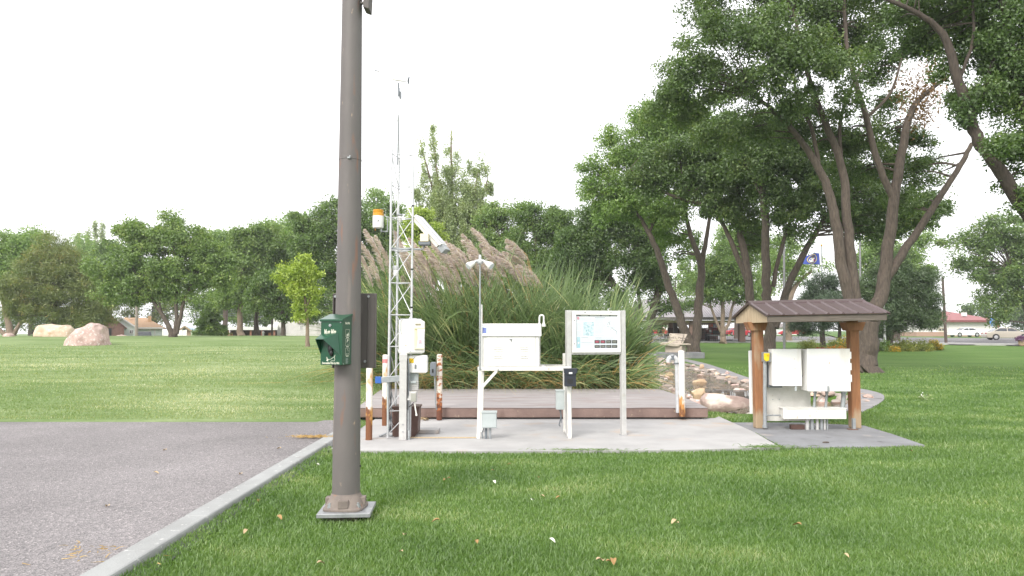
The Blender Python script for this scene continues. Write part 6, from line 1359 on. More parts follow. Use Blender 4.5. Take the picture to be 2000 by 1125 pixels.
# ------------------------------------------------------------------ tall reeds
RG = 'tall plumed reed clumps behind the platform'
GRAV = np.array([0, 0, -1.0])
def reed_clump(label, u, Y, top, nbl, spread, seed, wide=.35, tall=6, lw=1.0, front=False):
    rng = np.random.default_rng(seed); c = P(u, 645, Y); z0 = H(c.x, Y); t = thing('pampas_grass', label, 'ornamental grass', (c.x, Y, z0), group=RG)
    Hh = P(u, top, Y).z - z0
    def blades(n, L0, L1, wd, lean0, lean1, bend, drift, r_):
        a = rng.uniform(0, 2 * np.pi, n); rad = np.sqrt(rng.random(n)) * r_
        base = np.stack([c.x + rad * np.cos(a) * 1.35, Y + rad * np.sin(a), np.full(n, z0 - .05)], 1)
        az = a + rng.normal(0, .7, n); ln = rng.uniform(lean0, lean1, n); L_ = rng.uniform(L0, L1, n)
        d = np.stack([np.cos(az) * ln + drift[0], np.sin(az) * ln * .8 + drift[1], np.ones(n)], 1); d = unit(d)
        tt = np.linspace(0, 1, 9)[None, :, None]
        hb = np.stack([np.cos(az) + drift[0] * 1.5, np.sin(az) * .8, 0 * az], 1)
        g = (bend * rng.uniform(.25, 1.7, n))[:, None, None]
        pts = base[:, None] + (d * L_[:, None])[:, None] * tt + (hb * L_[:, None])[:, None] * (tt ** 2.2) * g * .55 + np.array([0, 0, -1.0]) * L_[:, None, None] * (tt ** 2.6) * g * .62
        pts[:, :, 2] = np.maximum(pts[:, :, 2], z0 + .03)
        side = unit(np.cross(d, np.stack([np.cos(az + 1.2), np.sin(az + 1.2), .2 + 0 * az], 1)))
        taper = np.array([.55, .85, 1, 1, .95, .85, .65, .38, .05])[None, :, None]
        return pts, side[:, None] * (wd * rng.uniform(.7, 1.3, n))[:, None, None] * taper
    p1, w1 = blades(nbl, Hh * .7, Hh * 1.28, .0125 * lw, .02, .24, .5, spread, wide)
    p2, w2 = blades(int(nbl * .6), Hh * .35, Hh * .8, .0135 * lw, .2, .8, 1.0, spread, wide * 1.1)
    np_ribbons('leaves', np.concatenate([p1, p2]), np.concatenate([w1, w2]), M['reed'], t)
    p3, w3 = blades(int(nbl * .3), Hh * .15, Hh * .8, .008 * lw, .2, .9, 1.2, spread, wide * 1.1)
    np_ribbons('dry_leaves', p3, w3, M['reed_dry'], t)
    if tall:
        p4, w4 = blades(tall, Hh * 1.0, Hh * 1.22, .007, .02, .16, .25, (spread[0] * .6 - .20, spread[1]), wide * .8)
        np_ribbons('stems', p4, w4, M['reed'], t)
    return t
clump_list = []
LBL = ['reed clump at the left end, half hidden by lamp pole and mast', 'reed clump behind the lattice mast', 'reed clump behind the instrument cabinet', 'reed clump behind the rusted bollard', 'reed clump between bollard and floodlight pole', 'reed clump behind the floodlight pole', 'reed clump behind the louvred cabinet', 'reed clump behind the gooseneck vent', 'reed clump left of the notice board', 'reed clump behind the notice board', 'reed clump right of the notice board with bare upright stems', 'reed clump at the right end, spilling over the stream bank']
US = [756, 785, 828, 872, 912, 956, 1002, 1050, 1100, 1152, 1190, 1222]
TOP = [560, 525, 505, 495, 485, 487, 497, 505, 515, 525, 535, 585]
for i, (u, top) in enumerate(zip(US, TOP)):
    sp = ((-.06, -.05) if i == 0 else (-.10, -.10) if i > 9 else (-.07, -.05) if i < 9 else (-.04, -.05))
    clump_list.append(reed_clump(LBL[i], u, 18.0 + (i % 2) * .55, top, 470 if i not in (0, 11) else 330, sp, 900 + i, wide=.40 if i < 10 else .22, tall=(0, 4, 8, 9, 10, 12, 16, 22, 26, 26, 24, 10)[i], lw=1.1))
PLV = [(714, 449, 752, 532), (734, 461, 768, 545), (706, 474, 742, 548), (706, 500, 728, 562), (726, 520, 748, 568), (772, 452, 800, 530), (784, 480, 822, 552), (800, 466, 838, 540), (812, 486, 856, 556), (796, 508, 836, 580), (828, 478, 872, 548), (842, 496, 886, 566), (804, 556, 836, 588), (858, 484, 902, 552), (872, 472, 918, 542), (884, 498, 930, 560), (896, 486, 944, 548), (905, 458, 950, 532), (924, 446, 972, 522), (916, 490, 964, 548), (940, 478, 990, 540), (932, 506, 984, 556), (960, 482, 1010, 536), (968, 500, 1022, 544), (992, 468, 1030, 508), (985, 492, 1040, 532), (1012, 512, 1052, 548), (865, 520, 905, 580), (820, 520, 858, 592), (1000, 528, 1048, 560), (880, 476, 925, 530), (845, 474, 880, 530), (788, 540, 815, 590)]
def plume(u0, v0, u1, v1, i):
    rng = np.random.default_rng(3000 + i); j = int(np.argmin([abs(u - (u1 + 25)) for u in US])); t = clump_list[j]
    Y = 18.0 + rng.uniform(-.5, .7); tip, b0 = P(u0, v0, Y - .1), P(u1, v1, Y)
    root = Vector((P(US[j], 645, Y).x + rng.uniform(-.2, .2), Y, H(0, Y)))
    dirn = (tip - b0); L_ = dirn.length
    ctrl = [b0, b0.lerp(tip, .5) + Vector((.03, 0, .07)) * L_, tip]
    sp_ = smooth_pts(ctrl, 6); S = np.array([tuple(q) for q in sp_])
    n = 620; f = rng.random(n) ** .9; x = f * (len(S) - 1); i0 = np.minimum(x.astype(int), len(S) - 2); a_ = (x - i0)[:, None]
    P0 = S[i0] * (1 - a_) + S[i0 + 1] * a_; T = unit(S[i0 + 1] - S[i0])
    env = np.sin(np.pi * np.clip(f * .82 + .16, 0, 1)) ** .7
    out = unit(rng.normal(size=(n, 3)) + np.array([-.55, 0, -.25])); d = unit(T * 1.15 + out * .62)
    ln = (rng.uniform(.09, .20, n) * env + .03)[:, None]
    tt = np.linspace(0, 1, 4)[None, :, None]
    pts = P0[:, None] + (d * ln)[:, None] * tt + np.array([-.25, 0, -.55]) * (ln[:, None]) * tt ** 2 * .6
    side = unit(np.cross(d, rng.normal(size=(n, 3)))); wid = side[:, None] * np.array([.003, .0048, .004, .001])[None, :, None]
    o = np_ribbons('plume', pts, np.broadcast_to(wid, pts.shape).copy(), M['plume'], t)
    b = MB(); st = smooth_pts([root, root.lerp(b0, .6) + Vector((.12, 0, .0)), b0, sp_[len(sp_) // 2], tip], 5); b.tube(st, list(np.linspace(.008, .003, len(st))), 5); b.build('stalk', M['reed_dry'], t)
pj = random.Random(8)
PLV += [tuple(c + pj.uniform(-9, 9) + (8 if k % 2 else 6) for k, c in enumerate(q)) for q in PLV[5:31]]
for i, q in enumerate(PLV): plume(*q, i)
# ------------------------------------------------------------------ flowerbed
FB = 'shrubs and flowers in the island bed'
def shrub(label, u, v, wpx, hpx, mk, Y=None, flowers=None, seed=0, n=2600, leaf=.1, name='shrub'):
    p = GT(u, v) if Y is None else P(u, v, Y)
    if Y is not None: p.z = H(p.x, Y)
    rng = np.random.default_rng(7000 + seed); s = p.y / F; w, h = wpx * s / 2, hpx * s
    t = thing(name, label, 'shrub' if name == 'shrub' else 'flowers', tuple(p), group=FB)
    k = 40; d = unit(rng.normal(size=(k, 3))); d[:, 2] = np.abs(d[:, 2]); rad = rng.uniform(.5, 1, k)
    C = np.array(p) + d * rad[:, None] * np.array([w, w * .8, h * .9]); idx = rng.integers(0, k, n)
    pos = C[idx] + rng.normal(size=(n, 3)) * .16 * np.array([1, 1, .8]) * max(.5, h); pos[:, 2] = np.maximum(pos[:, 2], p.z + .02)
    leaf_mesh('foliage', M[mk], t, pos, leaf, .5, rng)
    b = MB()
    for i in range(10): b.tube([tuple(p), tuple(C[i])], [.012, .005], 4)
    b.build('stems', M['bark'], t)
    if flowers:
        n2 = n // 3; i2 = rng.integers(0, k, n2); pos = C[i2] + rng.normal(size=(n2, 3)) * .12 * max(.5, h) + np.array([0, -.1, .10 * h]); pos[:, 2] = np.maximum(pos[:, 2], p.z + .02)
        leaf_mesh('blossoms', M[flowers], t, pos, leaf * .9, .8, rng)
    return t
for i, (lb_, u, v, w, h, mk, fl_, Y) in enumerate((
  ('yellow-green shrub at the left end of the bed, left of the red blossoms', 1580, 680, 46, 26, 'shrub_green', None, 47),
  ('low mass of dark red flowers seen above the large white cabinet', 1605, 682, 46, 12, 'shrub_green', 'fl_red', 45.5),
  ('orange flowers behind the red ones, left of the right shelter post', 1630, 678, 40, 16, 'shrub_green', 'fl_orange', 46.5),
  ('golden shrub touching the right shelter post', 1652, 676, 36, 32, 'shrub_green', 'fl_gold', 47.5),
  ('green and yellow bush beneath the low dark pine', 1632, 672, 50, 26, 'shrub_green', None, 49),
  ('golden orange flowers right of the biggest trunk', 1722, 686, 44, 12, 'shrub_green', 'fl_orange', None),
  ('second drift of golden flowers, right of the biggest trunk', 1745, 687, 24, 9, 'shrub_green', 'fl_gold', None),
  ('olive shrub in the middle of the bed under the bushy pine', 1765, 686, 44, 26, 'shrub_green', None, None),
  ('green shrub with reddish tips near the bed right end', 1800, 686, 44, 24, 'shrub_green', None, None),
  ('low yellowish shrub at the right tip of the bed', 1825, 684, 28, 18, 'shrub_green', 'fl_gold', None),
  ('dark bush behind the biggest trunk beside the pale post', 1720, 678, 40, 26, 'lf_mid', None, 49))):
    shrub(lb_, u, v, w, h, mk, Y, fl_, i)
# kerb stones and pale post of the bed
p = GT(1832, 684); b = MB(); b.bb(p.x - .1, p.x + .9, p.y + .9, p.y + 1.3, p.z - .1, p.z + .42); tag(b.build('bed_wall', M['kerb'], loc=tuple(p), bevel=.02), 'short pale retaining block at the right end of the flowerbed', 'wall')
p = P(1728, 660, 49.5); z = H(p.x, 49.5); b = MB(); b.cyl((p.x, 49.5, z), (p.x, 49.5, P(0, 590, 49.5).z), .09, .07, 12); tag(b.build('marker_post', M['galv_pale'], loc=(p.x, 49.5, z), smooth=True), 'pale grey post standing in the flowerbed under the pine', 'post')

# ------------------------------------------------------------------ memorial bench
BY = 40.2; bc = P(1310, 690, BY); s = BY / F
def bx(u, v, dy=0): return P(u, v, BY + dy)
bn = thing('memorial_bench', 'carved pale stone bench with an engraved tilted tablet, before the V-shaped tree', 'bench', tuple(bc))
ST = mat('cast_stone', (.50, .43, .36), (.42, .36, .30), 6, .85, .15, 40)
b = MB(); b.bb(bx(1280, 0).x, bx(1362, 0).x, BY - .5, BY + .9, H(bc.x, BY) - .1, bc.z + .05); b.build('plinth', M['conc_grey'], bn, bevel=.02)
x0, x1 = bx(1291, 0).x, bx(1332, 0).x; z0, z1 = bc.z + .051, bx(0, 675).z
b = MB(); b.prism([(x0, BY - .1, z0), (x1 - .35, BY - .4, z0), (x1, BY + .2, z0), (x1 - .3, BY + .5, z0), (x0 + .1, BY + .5, z0)], (0, 0, z1 - z0)); b.build('pedestal', ST, bn, bevel=.02)
b = MB(); q = lambda u, v: (bx(u, 0).x, BY - .45, bx(0, v).z)
b.prism([q(1279, 671.5), q(1281, 674), q(1290, 674.5), q(1303, 676.5), q(1313, 677), q(1316, 674), q(1337, 673.5), q(1336, 671), q(1312, 671), q(1300, 669), q(1281, 668.5)], (.1, .95, 0)); b.build('seat', ST, bn, bevel=.04)
b = MB(); tb = [bx(1304, 671.5, -.2), bx(1333, 672.5, -.2), bx(1343, 652, .15), bx(1308, 650.5, .15)]; nn = (tb[1] - tb[0]).cross(tb[3] - tb[0]).normalized()
b.prism([tuple(p) for p in tb], tuple(-nn * .16)); tabl = b.build('tablet', ST, bn, bevel=.03)
ux = (tb[1] - tb[0]).normalized(); uy = nn.cross(ux).normalized()
def tabM(u, v): c = P(u, v, BY); dd = ray(u, v); tt = (tb[0] - CAM).dot(nn) / dd.dot(nn); c = CAM + dd * tt + nn * .004; return Matrix(((ux.x, uy.x, nn.x, c.x), (ux.y, uy.y, nn.y, c.y), (ux.z, uy.z, nn.z, c.z), (0, 0, 0, 1)))
offm = Matrix.Translation(-OFF[bn.name])
EN = mat('engraving', (.14, .12, .10), (.18, .15, .13), 20, .8)
text('lettering', 'David L. Paulsen', .17, EN, tabl, offm @ tabM(1323, 661.5), bold=.004)
text('lettering', 'Man on the Range', .11, EN, tabl, offm @ tabM(1322, 665.5), bold=.003)
text('lettering', 'In memory of', .07, EN, tabl, offm @ tabM(1326, 654.5), bold=.002)
text('lettering', '1946-2007', .07, EN, tabl, offm @ tabM(1319, 669), bold=.002)
b = MB(); rr = random.Random(2)
for sx in (1308.5, 1335.5):
    for k in range(7):
        u = sx + (656 - 0 - (654 + k * 2.4)) * -.0 - (k * 2.4) * (.35 if sx < 1320 else .42) + 1; v = 654 + k * 2.4; m_ = tabM(u + rr.uniform(-.7, .7), v); c = m_.translation; r_ = .05
        b.add([c + ux * r_ * rr.uniform(.6, 1), c + uy * r_, c - ux * r_, c - uy * r_ * rr.uniform(.3, 1)], [(0, 1, 2, 3)])
b.build('leaf_carving', EN, tabl)

# ------------------------------------------------------------------ street
sr = MB(); A = [(-10, 117), (5, 102.5), (27.6, 80.5), (40.8, 66.5), (60, 46), (120, -20), (220, -20), (220, 60), (64, 101), (45, 122), (20, 142), (-10, 150)]
def drape(poly, n=1):
    return [(x, y, Hbase(x, y)) for x, y in poly]
gx = np.arange(-12, 200, 3.0); gy = np.arange(-22, 152, 3.0); ids = {}
for y in gy:
    for x in gx:
        cs = [(x, y), (x + 3, y), (x + 3, y + 3), (x, y + 3)]
        if polydist(x + 1.5, y + 1.5, A) > -.5:
            f = []
            for c in cs:
                if c not in ids: ids[c] = len(sr.v); sr.v.append((c[0], c[1], Hbase(*c) + .07))
                f.append(ids[c])
            sr.f.append(tuple(f))
structure(sr.build('street', M['street'], smooth=True))
cb = MB()
for (xa, ya), (xb, yb) in zip(A[:5], A[1:6]):
    n = max(1, int(math.hypot(xb - xa, yb - ya) / 2))
    for i in range(n):
        p0 = (xa + (xb - xa) * i / n, ya + (yb - ya) * i / n); p1 = (xa + (xb - xa) * (i + 1) / n - .0, ya + (yb - ya) * (i + 1) / n)
        z0, z1 = Hbase(*p0), Hbase(*p1); b_ = .22
        cb.bar((p0[0], p0[1] - .9, z0 + .06), (p1[0], p1[1] - .9, z1 + .06), 1.3, .22)
structure(cb.build('street_kerb', M['conc_pad']))

# ------------------------------------------------------------------ cars
def paint(name, c): return mat(name, c, tuple(x * .95 for x in c), 4, .28, coat=.6)
PAINT = dict(beige=paint('beige_paint', (.42, .38, .31)), white=paint('white_car_paint', (.8, .8, .8)), red=paint('red_paint', (.42, .02, .03)), blue=paint('dark_blue_paint', (.018, .022, .055)), yellow=paint('tan_paint', (.55, .40, .20)), fire=paint('faded_red_paint', (.40, .05, .04)))
LAMP = mat('headlight_glass', (.7, .72, .72), (.6, .62, .62), 10, .1); TAIL = mat('tail_lamp', (.35, .01, .01), (.3, .01, .01), 10, .2)
CARP = dict(
 sedan=dict(L=4.75, W=1.8, body=[(-2.37, .38), (-2.36, .70), (-2.25, .88), (-1.4, .97), (1.15, .94), (1.9, .82), (2.3, .66), (2.37, .40), (2.3, .24), (-2.3, .26)], roof=[(-1.75, .95), (-1.05, 1.36), (-.4, 1.44), (.25, 1.41), (1.2, .94)], wh=(-1.4, 1.42), r=.325),
 suv=dict(L=4.7, W=1.85, body=[(-2.35, .45), (-2.33, .95), (-2.2, 1.05), (.95, 1.05), (2.1, .95), (2.34, .75), (2.34, .42), (2.2, .32), (-2.25, .34)], roof=[(-2.25, 1.04), (-2.05, 1.68), (-.3, 1.73), (.2, 1.68), (1.0, 1.04)], wh=(-1.4, 1.4), r=.36),
 pickup=dict(L=5.3, W=1.85, body=[(-2.65, .5), (-2.63, 1.0), (-2.5, 1.06), (1.0, 1.06), (2.3, .98), (2.62, .8), (2.64, .5), (2.5, .4), (-2.5, .42)], roof=[(-.55, 1.05), (-.45, 1.62), (.0, 1.68), (.6, 1.64), (1.2, 1.05)], wh=(-1.6, 1.65), r=.37))
def car(label, kind, pnt, loc, rz, group=None, cat='car'):
    c = CARP[kind]; t = thing('parked_car' if kind != 'pickup' else 'pickup_truck', label, cat, loc, rz, group); W = c['W'] / 2; m = PAINT[pnt]
    b = MB(); rings = []                      # body lofted across its width so the flanks curve in
    for y, sc, lift in ((-W, .97, .03), (-W * .93, 1, 0), (W * .93, 1, 0), (W, .97, .03)):
        rings.append([(x * sc, y, .3 + (z - .3) * (1 - lift) ) for x, z in c['body']])
    n = len(c['body']); b.v = [p for r_ in rings for p in r_]
    for k in range(3): b.f += [(k * n + i, k * n + (i + 1) % n, (k + 1) * n + (i + 1) % n, (k + 1) * n + i) for i in range(n)]
    b.f += [tuple(range(n))[::-1], tuple(range(3 * n, 4 * n))]; body = b.build('body', m, t, smooth=True, bevel=.03)
    rf = c['roof']; k = len(rf); zb = rf[0][1]
    def sect(y0, inset, o=0): return [(x, (y0 - inset * (z - zb) / (rf[2][1] - zb)) if y0 > 0 else (y0 + inset * (z - zb) / (rf[2][1] - zb)), z + o) for x, z in rf]
    b = MB(); a_, d_ = sect(-W * .92, .17), sect(W * .92, .17); b.v = a_ + d_; b.f = [tuple(range(k)), tuple(range(k, 2 * k))[::-1]] + [(i, k + i, k + i + 1, i + 1) for i in range(k - 1)]; b.build('roof', m, body, smooth=True, bevel=.02)
    cx = sum(x for x, z in rf) / k
    def win(pts, name='window'): b2 = MB(); b2.poly(pts); b2.build(name, M['glass'], body)
    zt = rf[2][1]
    for s_ in (-1, 1):
        def sd(x, z): return (x, s_ * (W * .92 - .17 * (z - zb) / (zt - zb) + .008), z)
        lo, hi = zb + .05, zt - .1
        def xat(z, i0, i1): f = (z - rf[i0][1]) / (rf[i1][1] - rf[i0][1]); return rf[i0][0] + (rf[i1][0] - rf[i0][0]) * f
        xf0, xf1 = xat(lo, k - 1, k - 2) - .1, xat(min(hi, rf[k - 2][1]), k - 1, k - 2) - .1; xr0, xr1 = xat(lo, 0, 1) + .12, xat(min(hi, rf[1][1]), 0, 1) + .16
        mid = (xf0 + xr0) / 2 + .1
        win([sd(xr0, lo), sd(mid - .04, lo), sd(mid - .04, hi), sd(xr1, min(hi, rf[1][1]))]); win([sd(mid + .04, lo), sd(xf0, lo), sd(xf1, min(hi, rf[k - 2][1])), sd(mid + .04, hi)])
    for (i0, i1, o) in ((k - 1, k - 2, .012), (0, 1, -.012)):
        x0, z0 = rf[i0]; x1, z1 = rf[i1]; pts = []
        for f, sg in ((.1, -1), (.1, 1), (.92, 1), (.92, -1)):
            x, z = x0 + (x1 - x0) * f, z0 + (z1 - z0) * f; pts.append((x + o, sg * (W * .92 - .06 - .17 * (z - zb) / (zt - zb)), z + .012))
        win(pts, 'windscreen' if i0 else 'rear_window')
    for x in c['wh']:
        for s_ in (-1, 1):
            r_ = c['r']; y = s_ * (W - .09); b = MB(); b.tube([(x, y - .11, r_), (x, y - .09, r_), (x, y + .09, r_), (x, y + .11, r_)], [r_ * .9, r_, r_, r_ * .9], 20); w_ = b.build('wheel', M['rubber'], t, smooth=True)
            b = MB(); yo = y + s_ * .112; b.tube([(x, yo - s_ * .01, r_), (x, yo, r_), (x, yo + s_ * .008, r_)], [r_ * .66, r_ * .64, r_ * .2], 14); b.build('rim', M['rim'], w_)
            b = MB(); b.tube([(x, s_ * (W + .0), r_ + .02), (x, s_ * (W + .004), r_ + .02)], r_ * 1.14, 20); b.build('wheel_arch', M['black'], body)
    xe = c['L'] / 2
    for s_ in (-1, 1):
        zf = c['body'][6][1] if kind == 'sedan' else .78
        b = MB(); b.box((xe - .1, s_ * (W - .32), zf - .02), (.16, .38, .12)); b.build('headlight', LAMP, t, bevel=.02)
        b = MB(); b.box((-xe + .06, s_ * (W - .28), .76 if kind == 'sedan' else .9), (.12, .34, .14)); b.build('tail_light', TAIL, t, bevel=.02)
    b = MB(); b.box((xe - .03, 0, .36), (.1, W * 1.7, .14)); b.box((-xe + .04, 0, .38), (.1, W * 1.7, .14)); b.build('bumper', m if kind != 'pickup' else M['galv'], t, bevel=.03)
    return t
def at(u, Y): p = P(u, 650, Y); return (p.x, Y, Hbase(p.x, Y) + .075)
car('beige saloon car parked nearest on the street at the far right', 'sedan', 'beige', at(1966, 86), R(-14))
car('low white saloon car parked by the white building wall', 'sedan', 'white', at(1884, 116), R(180 + 4))
car('bright red car in the gap between pavilion column and shelter', 'sedan', 'red', at(1459, 118), R(-65))
car('second red car, partly behind the pavilion end column', 'sedan', 'red', at(1437, 132), R(20))
car('little red car far off, right of the shelter lamp post', 'sedan', 'red', at(1546, 138), R(170))
car('white car far off beside the shelter left post', 'sedan', 'white', at(1489, 128), R(10))
p = P(283, 650, 97); car('dark blue van parked before the tan-roofed house', 'suv', 'blue', (p.x, 97, H(p.x, 97)), R(115), cat='van')
p = P(398, 650, 98); car('faded tan pickup truck parked in front of the blue-roofed shed', 'pickup', 'yellow', (p.x, 98, H(p.x, 98)), R(40), cat='pickup')
for u, lab in ((1287, 'red and white car seen through the open left bay of the pavilion'),): car(lab, 'suv', 'red', at(u, 122), R(4))

# ------------------------------------------------------------------ pavilion
VY = 76.0
def vx(u, Y=VY): return P(u, 640, Y).x
def vz(v, Y=VY): return P(1000, v, Y).z
pv = thing('pavilion', 'open brick-columned picnic pavilion under a broad grey ribbed metal roof', 'pavilion', (vx(1356), VY + 4, Hbase(18, VY)))
g0 = Hbase(18, VY) + .05
x0, x1 = vx(1262), vx(1452); ze, zr = vz(620), vz(595)
xw = x1 + .9
b = MB(); b.bb(x0 - .3, xw + .3, VY - .3, VY + 11, g0 - .2, g0 + .06); b.build('floor_slab', M['conc_pad'], pv)
RM = mat('grey_purple_ribbed_metal', (.30, .275, .29), (.26, .24, .25), 2, .45)
b = MB(); ym = VY + 5.2; ov = .9
for s_ in (-1, 1):
    ye = VY - ov if s_ < 0 else VY + 11.3
    b.prism([(x0 - .2, ye, ze), (x0 - .2, ym, zr + .75), (x0 - .2, ym, zr + .65), (x0 - .2, ye, ze - .1)], (xw - x0 + .8, 0, 0))
    for k in range(46): x = x0 - .15 + (xw - x0 + .7) * k / 45; b.bar((x, ye, ze + .02), (x, ym, zr + .77), .035, .05)
b.build('roof', RM, pv)
b = MB(); b.bb(x0 - .2, xw + .6, VY - ov - .05, VY - ov - .001, ze - .28, ze + .02); b.bb(x0 - .22, x0 - .201, VY - ov, VY + 11.2, ze - .25, ze - .02); b.build('fascia', M['signback'], pv)
b = MB(); b.bb(x0, xw, VY - .2, VY + .2, ze - .55, ze - .3); b.bb(x0, xw, VY + 9.8, VY + 10.2, ze - .7, ze - .2); b.build('beam', M['wood_pale'], pv)
BRK = mat('column_brick', (.26, .17, .14), (.19, .12, .10), 14, .9, .2, 30)
for u in (1268, 1352, 1448):
    for dy in (0, 10):
        b = MB(); x = vx(u); b.bb(x - .3, x + .3, VY - .3 + dy, VY + .3 + dy, g0, ze - .3 - .0); b.build('column', BRK, pv, bevel=.01)
# fenced bay with dark bars
b = MB(); xa, xb = vx(1372), vx(1434)
for k in range(16): x = xa + (xb - xa) * k / 15; b.bar((x, VY + .8, g0), (x, VY + .8, vz(632)), .028)
for z in (g0 + .15, vz(650), vz(632)): b.bb(xa, xb, VY + .78, VY + .82, z - .03, z + .03)
b.build('cage_bars', M['black'], pv)
b = MB(); b.bb(vx(1340), vx(1446), VY + 9, VY + 9.15, g0, vz(640)); b.build('back_panel', M['brownbox'], pv)
for u in (1322, 1334): b = MB(); x = vx(u, VY + 6); b.bb(x - .35, x + .1, VY + 6, VY + 6.4, g0, ze - .2); b.build('inner_post', M['signback'], pv)
# red hanging sign
b = MB(); b.bb(vx(1386, VY + 2), vx(1393, VY + 2), VY + 2, VY + 2.06, vz(639, VY + 2), vz(626, VY + 2)); tag(b.build('hanging_sign', mat('red_sign', (.62, .05, .04), (.75, .35, .3), 3, .4), loc=(vx(1389), VY + 2, 3)), 'small red sign hung inside the fenced pavilion bay', 'sign')
# old red truck on show
ft = thing('vintage_truck', 'old dull red truck displayed inside the fenced pavilion bay', 'truck', (vx(1400, VY + 4), VY + 4.6, g0 + .06), R(-100))
b = MB(); b.prism([(-2.2, -.75, .7), (1.9, -.6, .7), (2.0, -.5, 1.2), (.6, -.6, 1.45), (.5, -.8, 1.3), (-2.2, -.85, 1.3)], (0, 1.35, 0)); b.build('body', PAINT['fire'], ft, bevel=.05)
b = MB(); b.prism([(-.6, -.8, 1.2), (.5, -.75, 1.2), (.35, -.65, 2.0), (-.55, -.65, 2.05)], (0, 1.5, 0)); b.build('cab', PAINT['fire'], ft, bevel=.08)
b = MB(); b.bb(.52, .54, -.5, .5, 1.35, 1.85); b.build('windscreen', M['glass'], ft)
b = MB(); b.bb(2.0, 2.04, -.45, .5, .75, 1.15); b.build('grille', M['black'], ft); b = MB(); b.bb(2.1, 2.25, -1, 1, .55, .7); b.build('bumper', M['galv'], ft)
for sy in (-.72, .78): b = MB(); b.ball((2.02, sy, 1.05), .13); b.build('headlight', LAMP, ft, smooth=True)
for x in (-1.5, 1.5):
    for y in (-.85, .8): b = MB(); b.tube([(x, y - .1, .38), (x, y + .1, .38)], .38, 18); b.build('wheel', M['rubber'], ft)
b = MB(); b.ball((.0, 0, 2.2), (.25, .25, .16)); b.build('beacon', mat('beacon_cream', (.75, .72, .5), (.7, .66, .4), 8, .3), ft, smooth=True)
# picnic tables
for u, dy, lab in ((1285, 3, 'white picnic table in the left bay of the pavilion'), (1301, 6, 'picnic table farther back in the left bay of the pavilion')):
    Y = VY + dy; x = vx(u, Y); t = thing('picnic_table', lab, 'table', (x, Y, g0 + .06), group='picnic tables'); 
    b = MB(); b.bb(x - .95, x + .95, Y - .38, Y + .38, g0 + .78, g0 + .84); b.build('tabletop', M['white'], t, bevel=.01)
    for s_ in (-1, 1): b = MB(); b.bb(x - .95, x + .95, Y + s_ * .7 - .14, Y + s_ * .7 + .14, g0 + .48, g0 + .53); b.build('seat', M['white'], t, bevel=.01)
    for s_ in (-1, 1):
        b = MB(); b.bar((x + s_ * .7, Y - .6, g0 + .06), (x + s_ * .7, Y + .2, g0 + .78), .06); b.bar((x + s_ * .7 + .07, Y + .6, g0 + .06), (x + s_ * .7 + .07, Y - .2, g0 + .78), .06); b.bb(x + s_ * .7 - .03, x + s_ * .7 + .03, Y - .8, Y + .8, g0 + .42, g0 + .479); b.build('leg_frame', M['white_worn'], t)

# ------------------------------------------------------------------ buildings
def gable(name, label, x0, x1, y0, y1, z0, ze, zr, along, wall, roof, ov=.4, cat='house'):
    t = thing(name, label, cat, ((x0 + x1) / 2, (y0 + y1) / 2, z0)); b = MB()
    if along == 'x':
        ym = (y0 + y1) / 2
        b.prism([(x0, y0, z0), (x0, y1, z0), (x0, y1, ze), (x0, ym, zr), (x0, y0, ze)], (x1 - x0, 0, 0)); w = b.build('wall', wall, t)
        b = MB()
        for ye, s_ in ((y0, -1), (y1, 1)):
            sl = (zr - ze) / (ym - y0); b.prism([(x0 - ov, ye + s_ * ov, ze - sl * ov + .02), (x0 - ov, ym, zr + .02), (x0 - ov, ym, zr + .18), (x0 - ov, ye + s_ * ov, ze - sl * ov + .16)], (x1 - x0 + 2 * ov, 0, 0))
    else:
        xm = (x0 + x1) / 2
        b.prism([(x0, y0, z0), (x1, y0, z0), (x1, y0, ze), (xm, y0, zr), (x0, y0, ze)], (0, y1 - y0, 0)); w = b.build('wall', wall, t)
        b = MB()
        for xe, s_ in ((x0, -1), (x1, 1)):
            sl = (zr - ze) / (xm - x0); b.prism([(xe + s_ * ov, y0 - ov, ze - sl * ov + .02), (xm, y0 - ov, zr + .02), (xm, y0 - ov, zr + .18), (xe + s_ * ov, y0 - ov, ze - sl * ov + .16)], (0, y1 - y0 + 2 * ov, 0))
    rf = b.build('roof', roof, t); return t, w, rf
def window(par, x0, x1, y, z0, z1, fm=None, name='window'):
    b = MB()
    for a in ((x0, x1, z1 - .08, z1), (x0, x1, z0, z0 + .08), (x0, x0 + .07, z0 + .081, z1 - .081), (x1 - .07, x1, z0 + .081, z1 - .081), ((x0 + x1) / 2 - .03, (x0 + x1) / 2 + .03, z0 + .081, z1 - .081)): b.bb(a[0], a[1], y - .06, y - .002, a[2], a[3])
    w = b.build(name, fm or M['white'], par); b = MB(); b.bb(x0 + .07, x1 - .07, y - .03, y - .004, z0 + .08, z1 - .08); b.build('pane', M['glass'], w); return w
STU = mat('pale_green_siding', (.66, .72, .68), (.60, .66, .62), 3, .8, .1, 30); SHG = mat('tan_shingles', (.42, .28, .17), (.33, .21, .13), 14, .9, .3, 40)
GB = -.7
HYs = 104.0; UC, YC = 283, 108.5
def X(u, Y=104.0): return P(UC, 640, YC).x + (u - UC) * Y / F
def aim(t):
    c = Vector((P(UC, 640, YC).x, YC, 0)); a_ = math.atan2(-(UC - 1000) / F, 1); Mr = Matrix.Rotation(a_, 3, 'Z'); l = t.location.copy(); d = Mr @ Vector((l.x - c.x, l.y - c.y, 0)); t.location = (c.x + d.x, c.y + d.y, l.z); t.rotation_euler = (0, 0, a_)
Z = lambda v, Y=HYs: P(1000, v, Y).z
t, w, rf = gable('house', 'pale green bungalow with tan shingle roof and stub chimney behind the knoll', X(252), X(314), HYs, HYs + 9, GB, Z(641), Z(622), 'x', STU, SHG, .5)
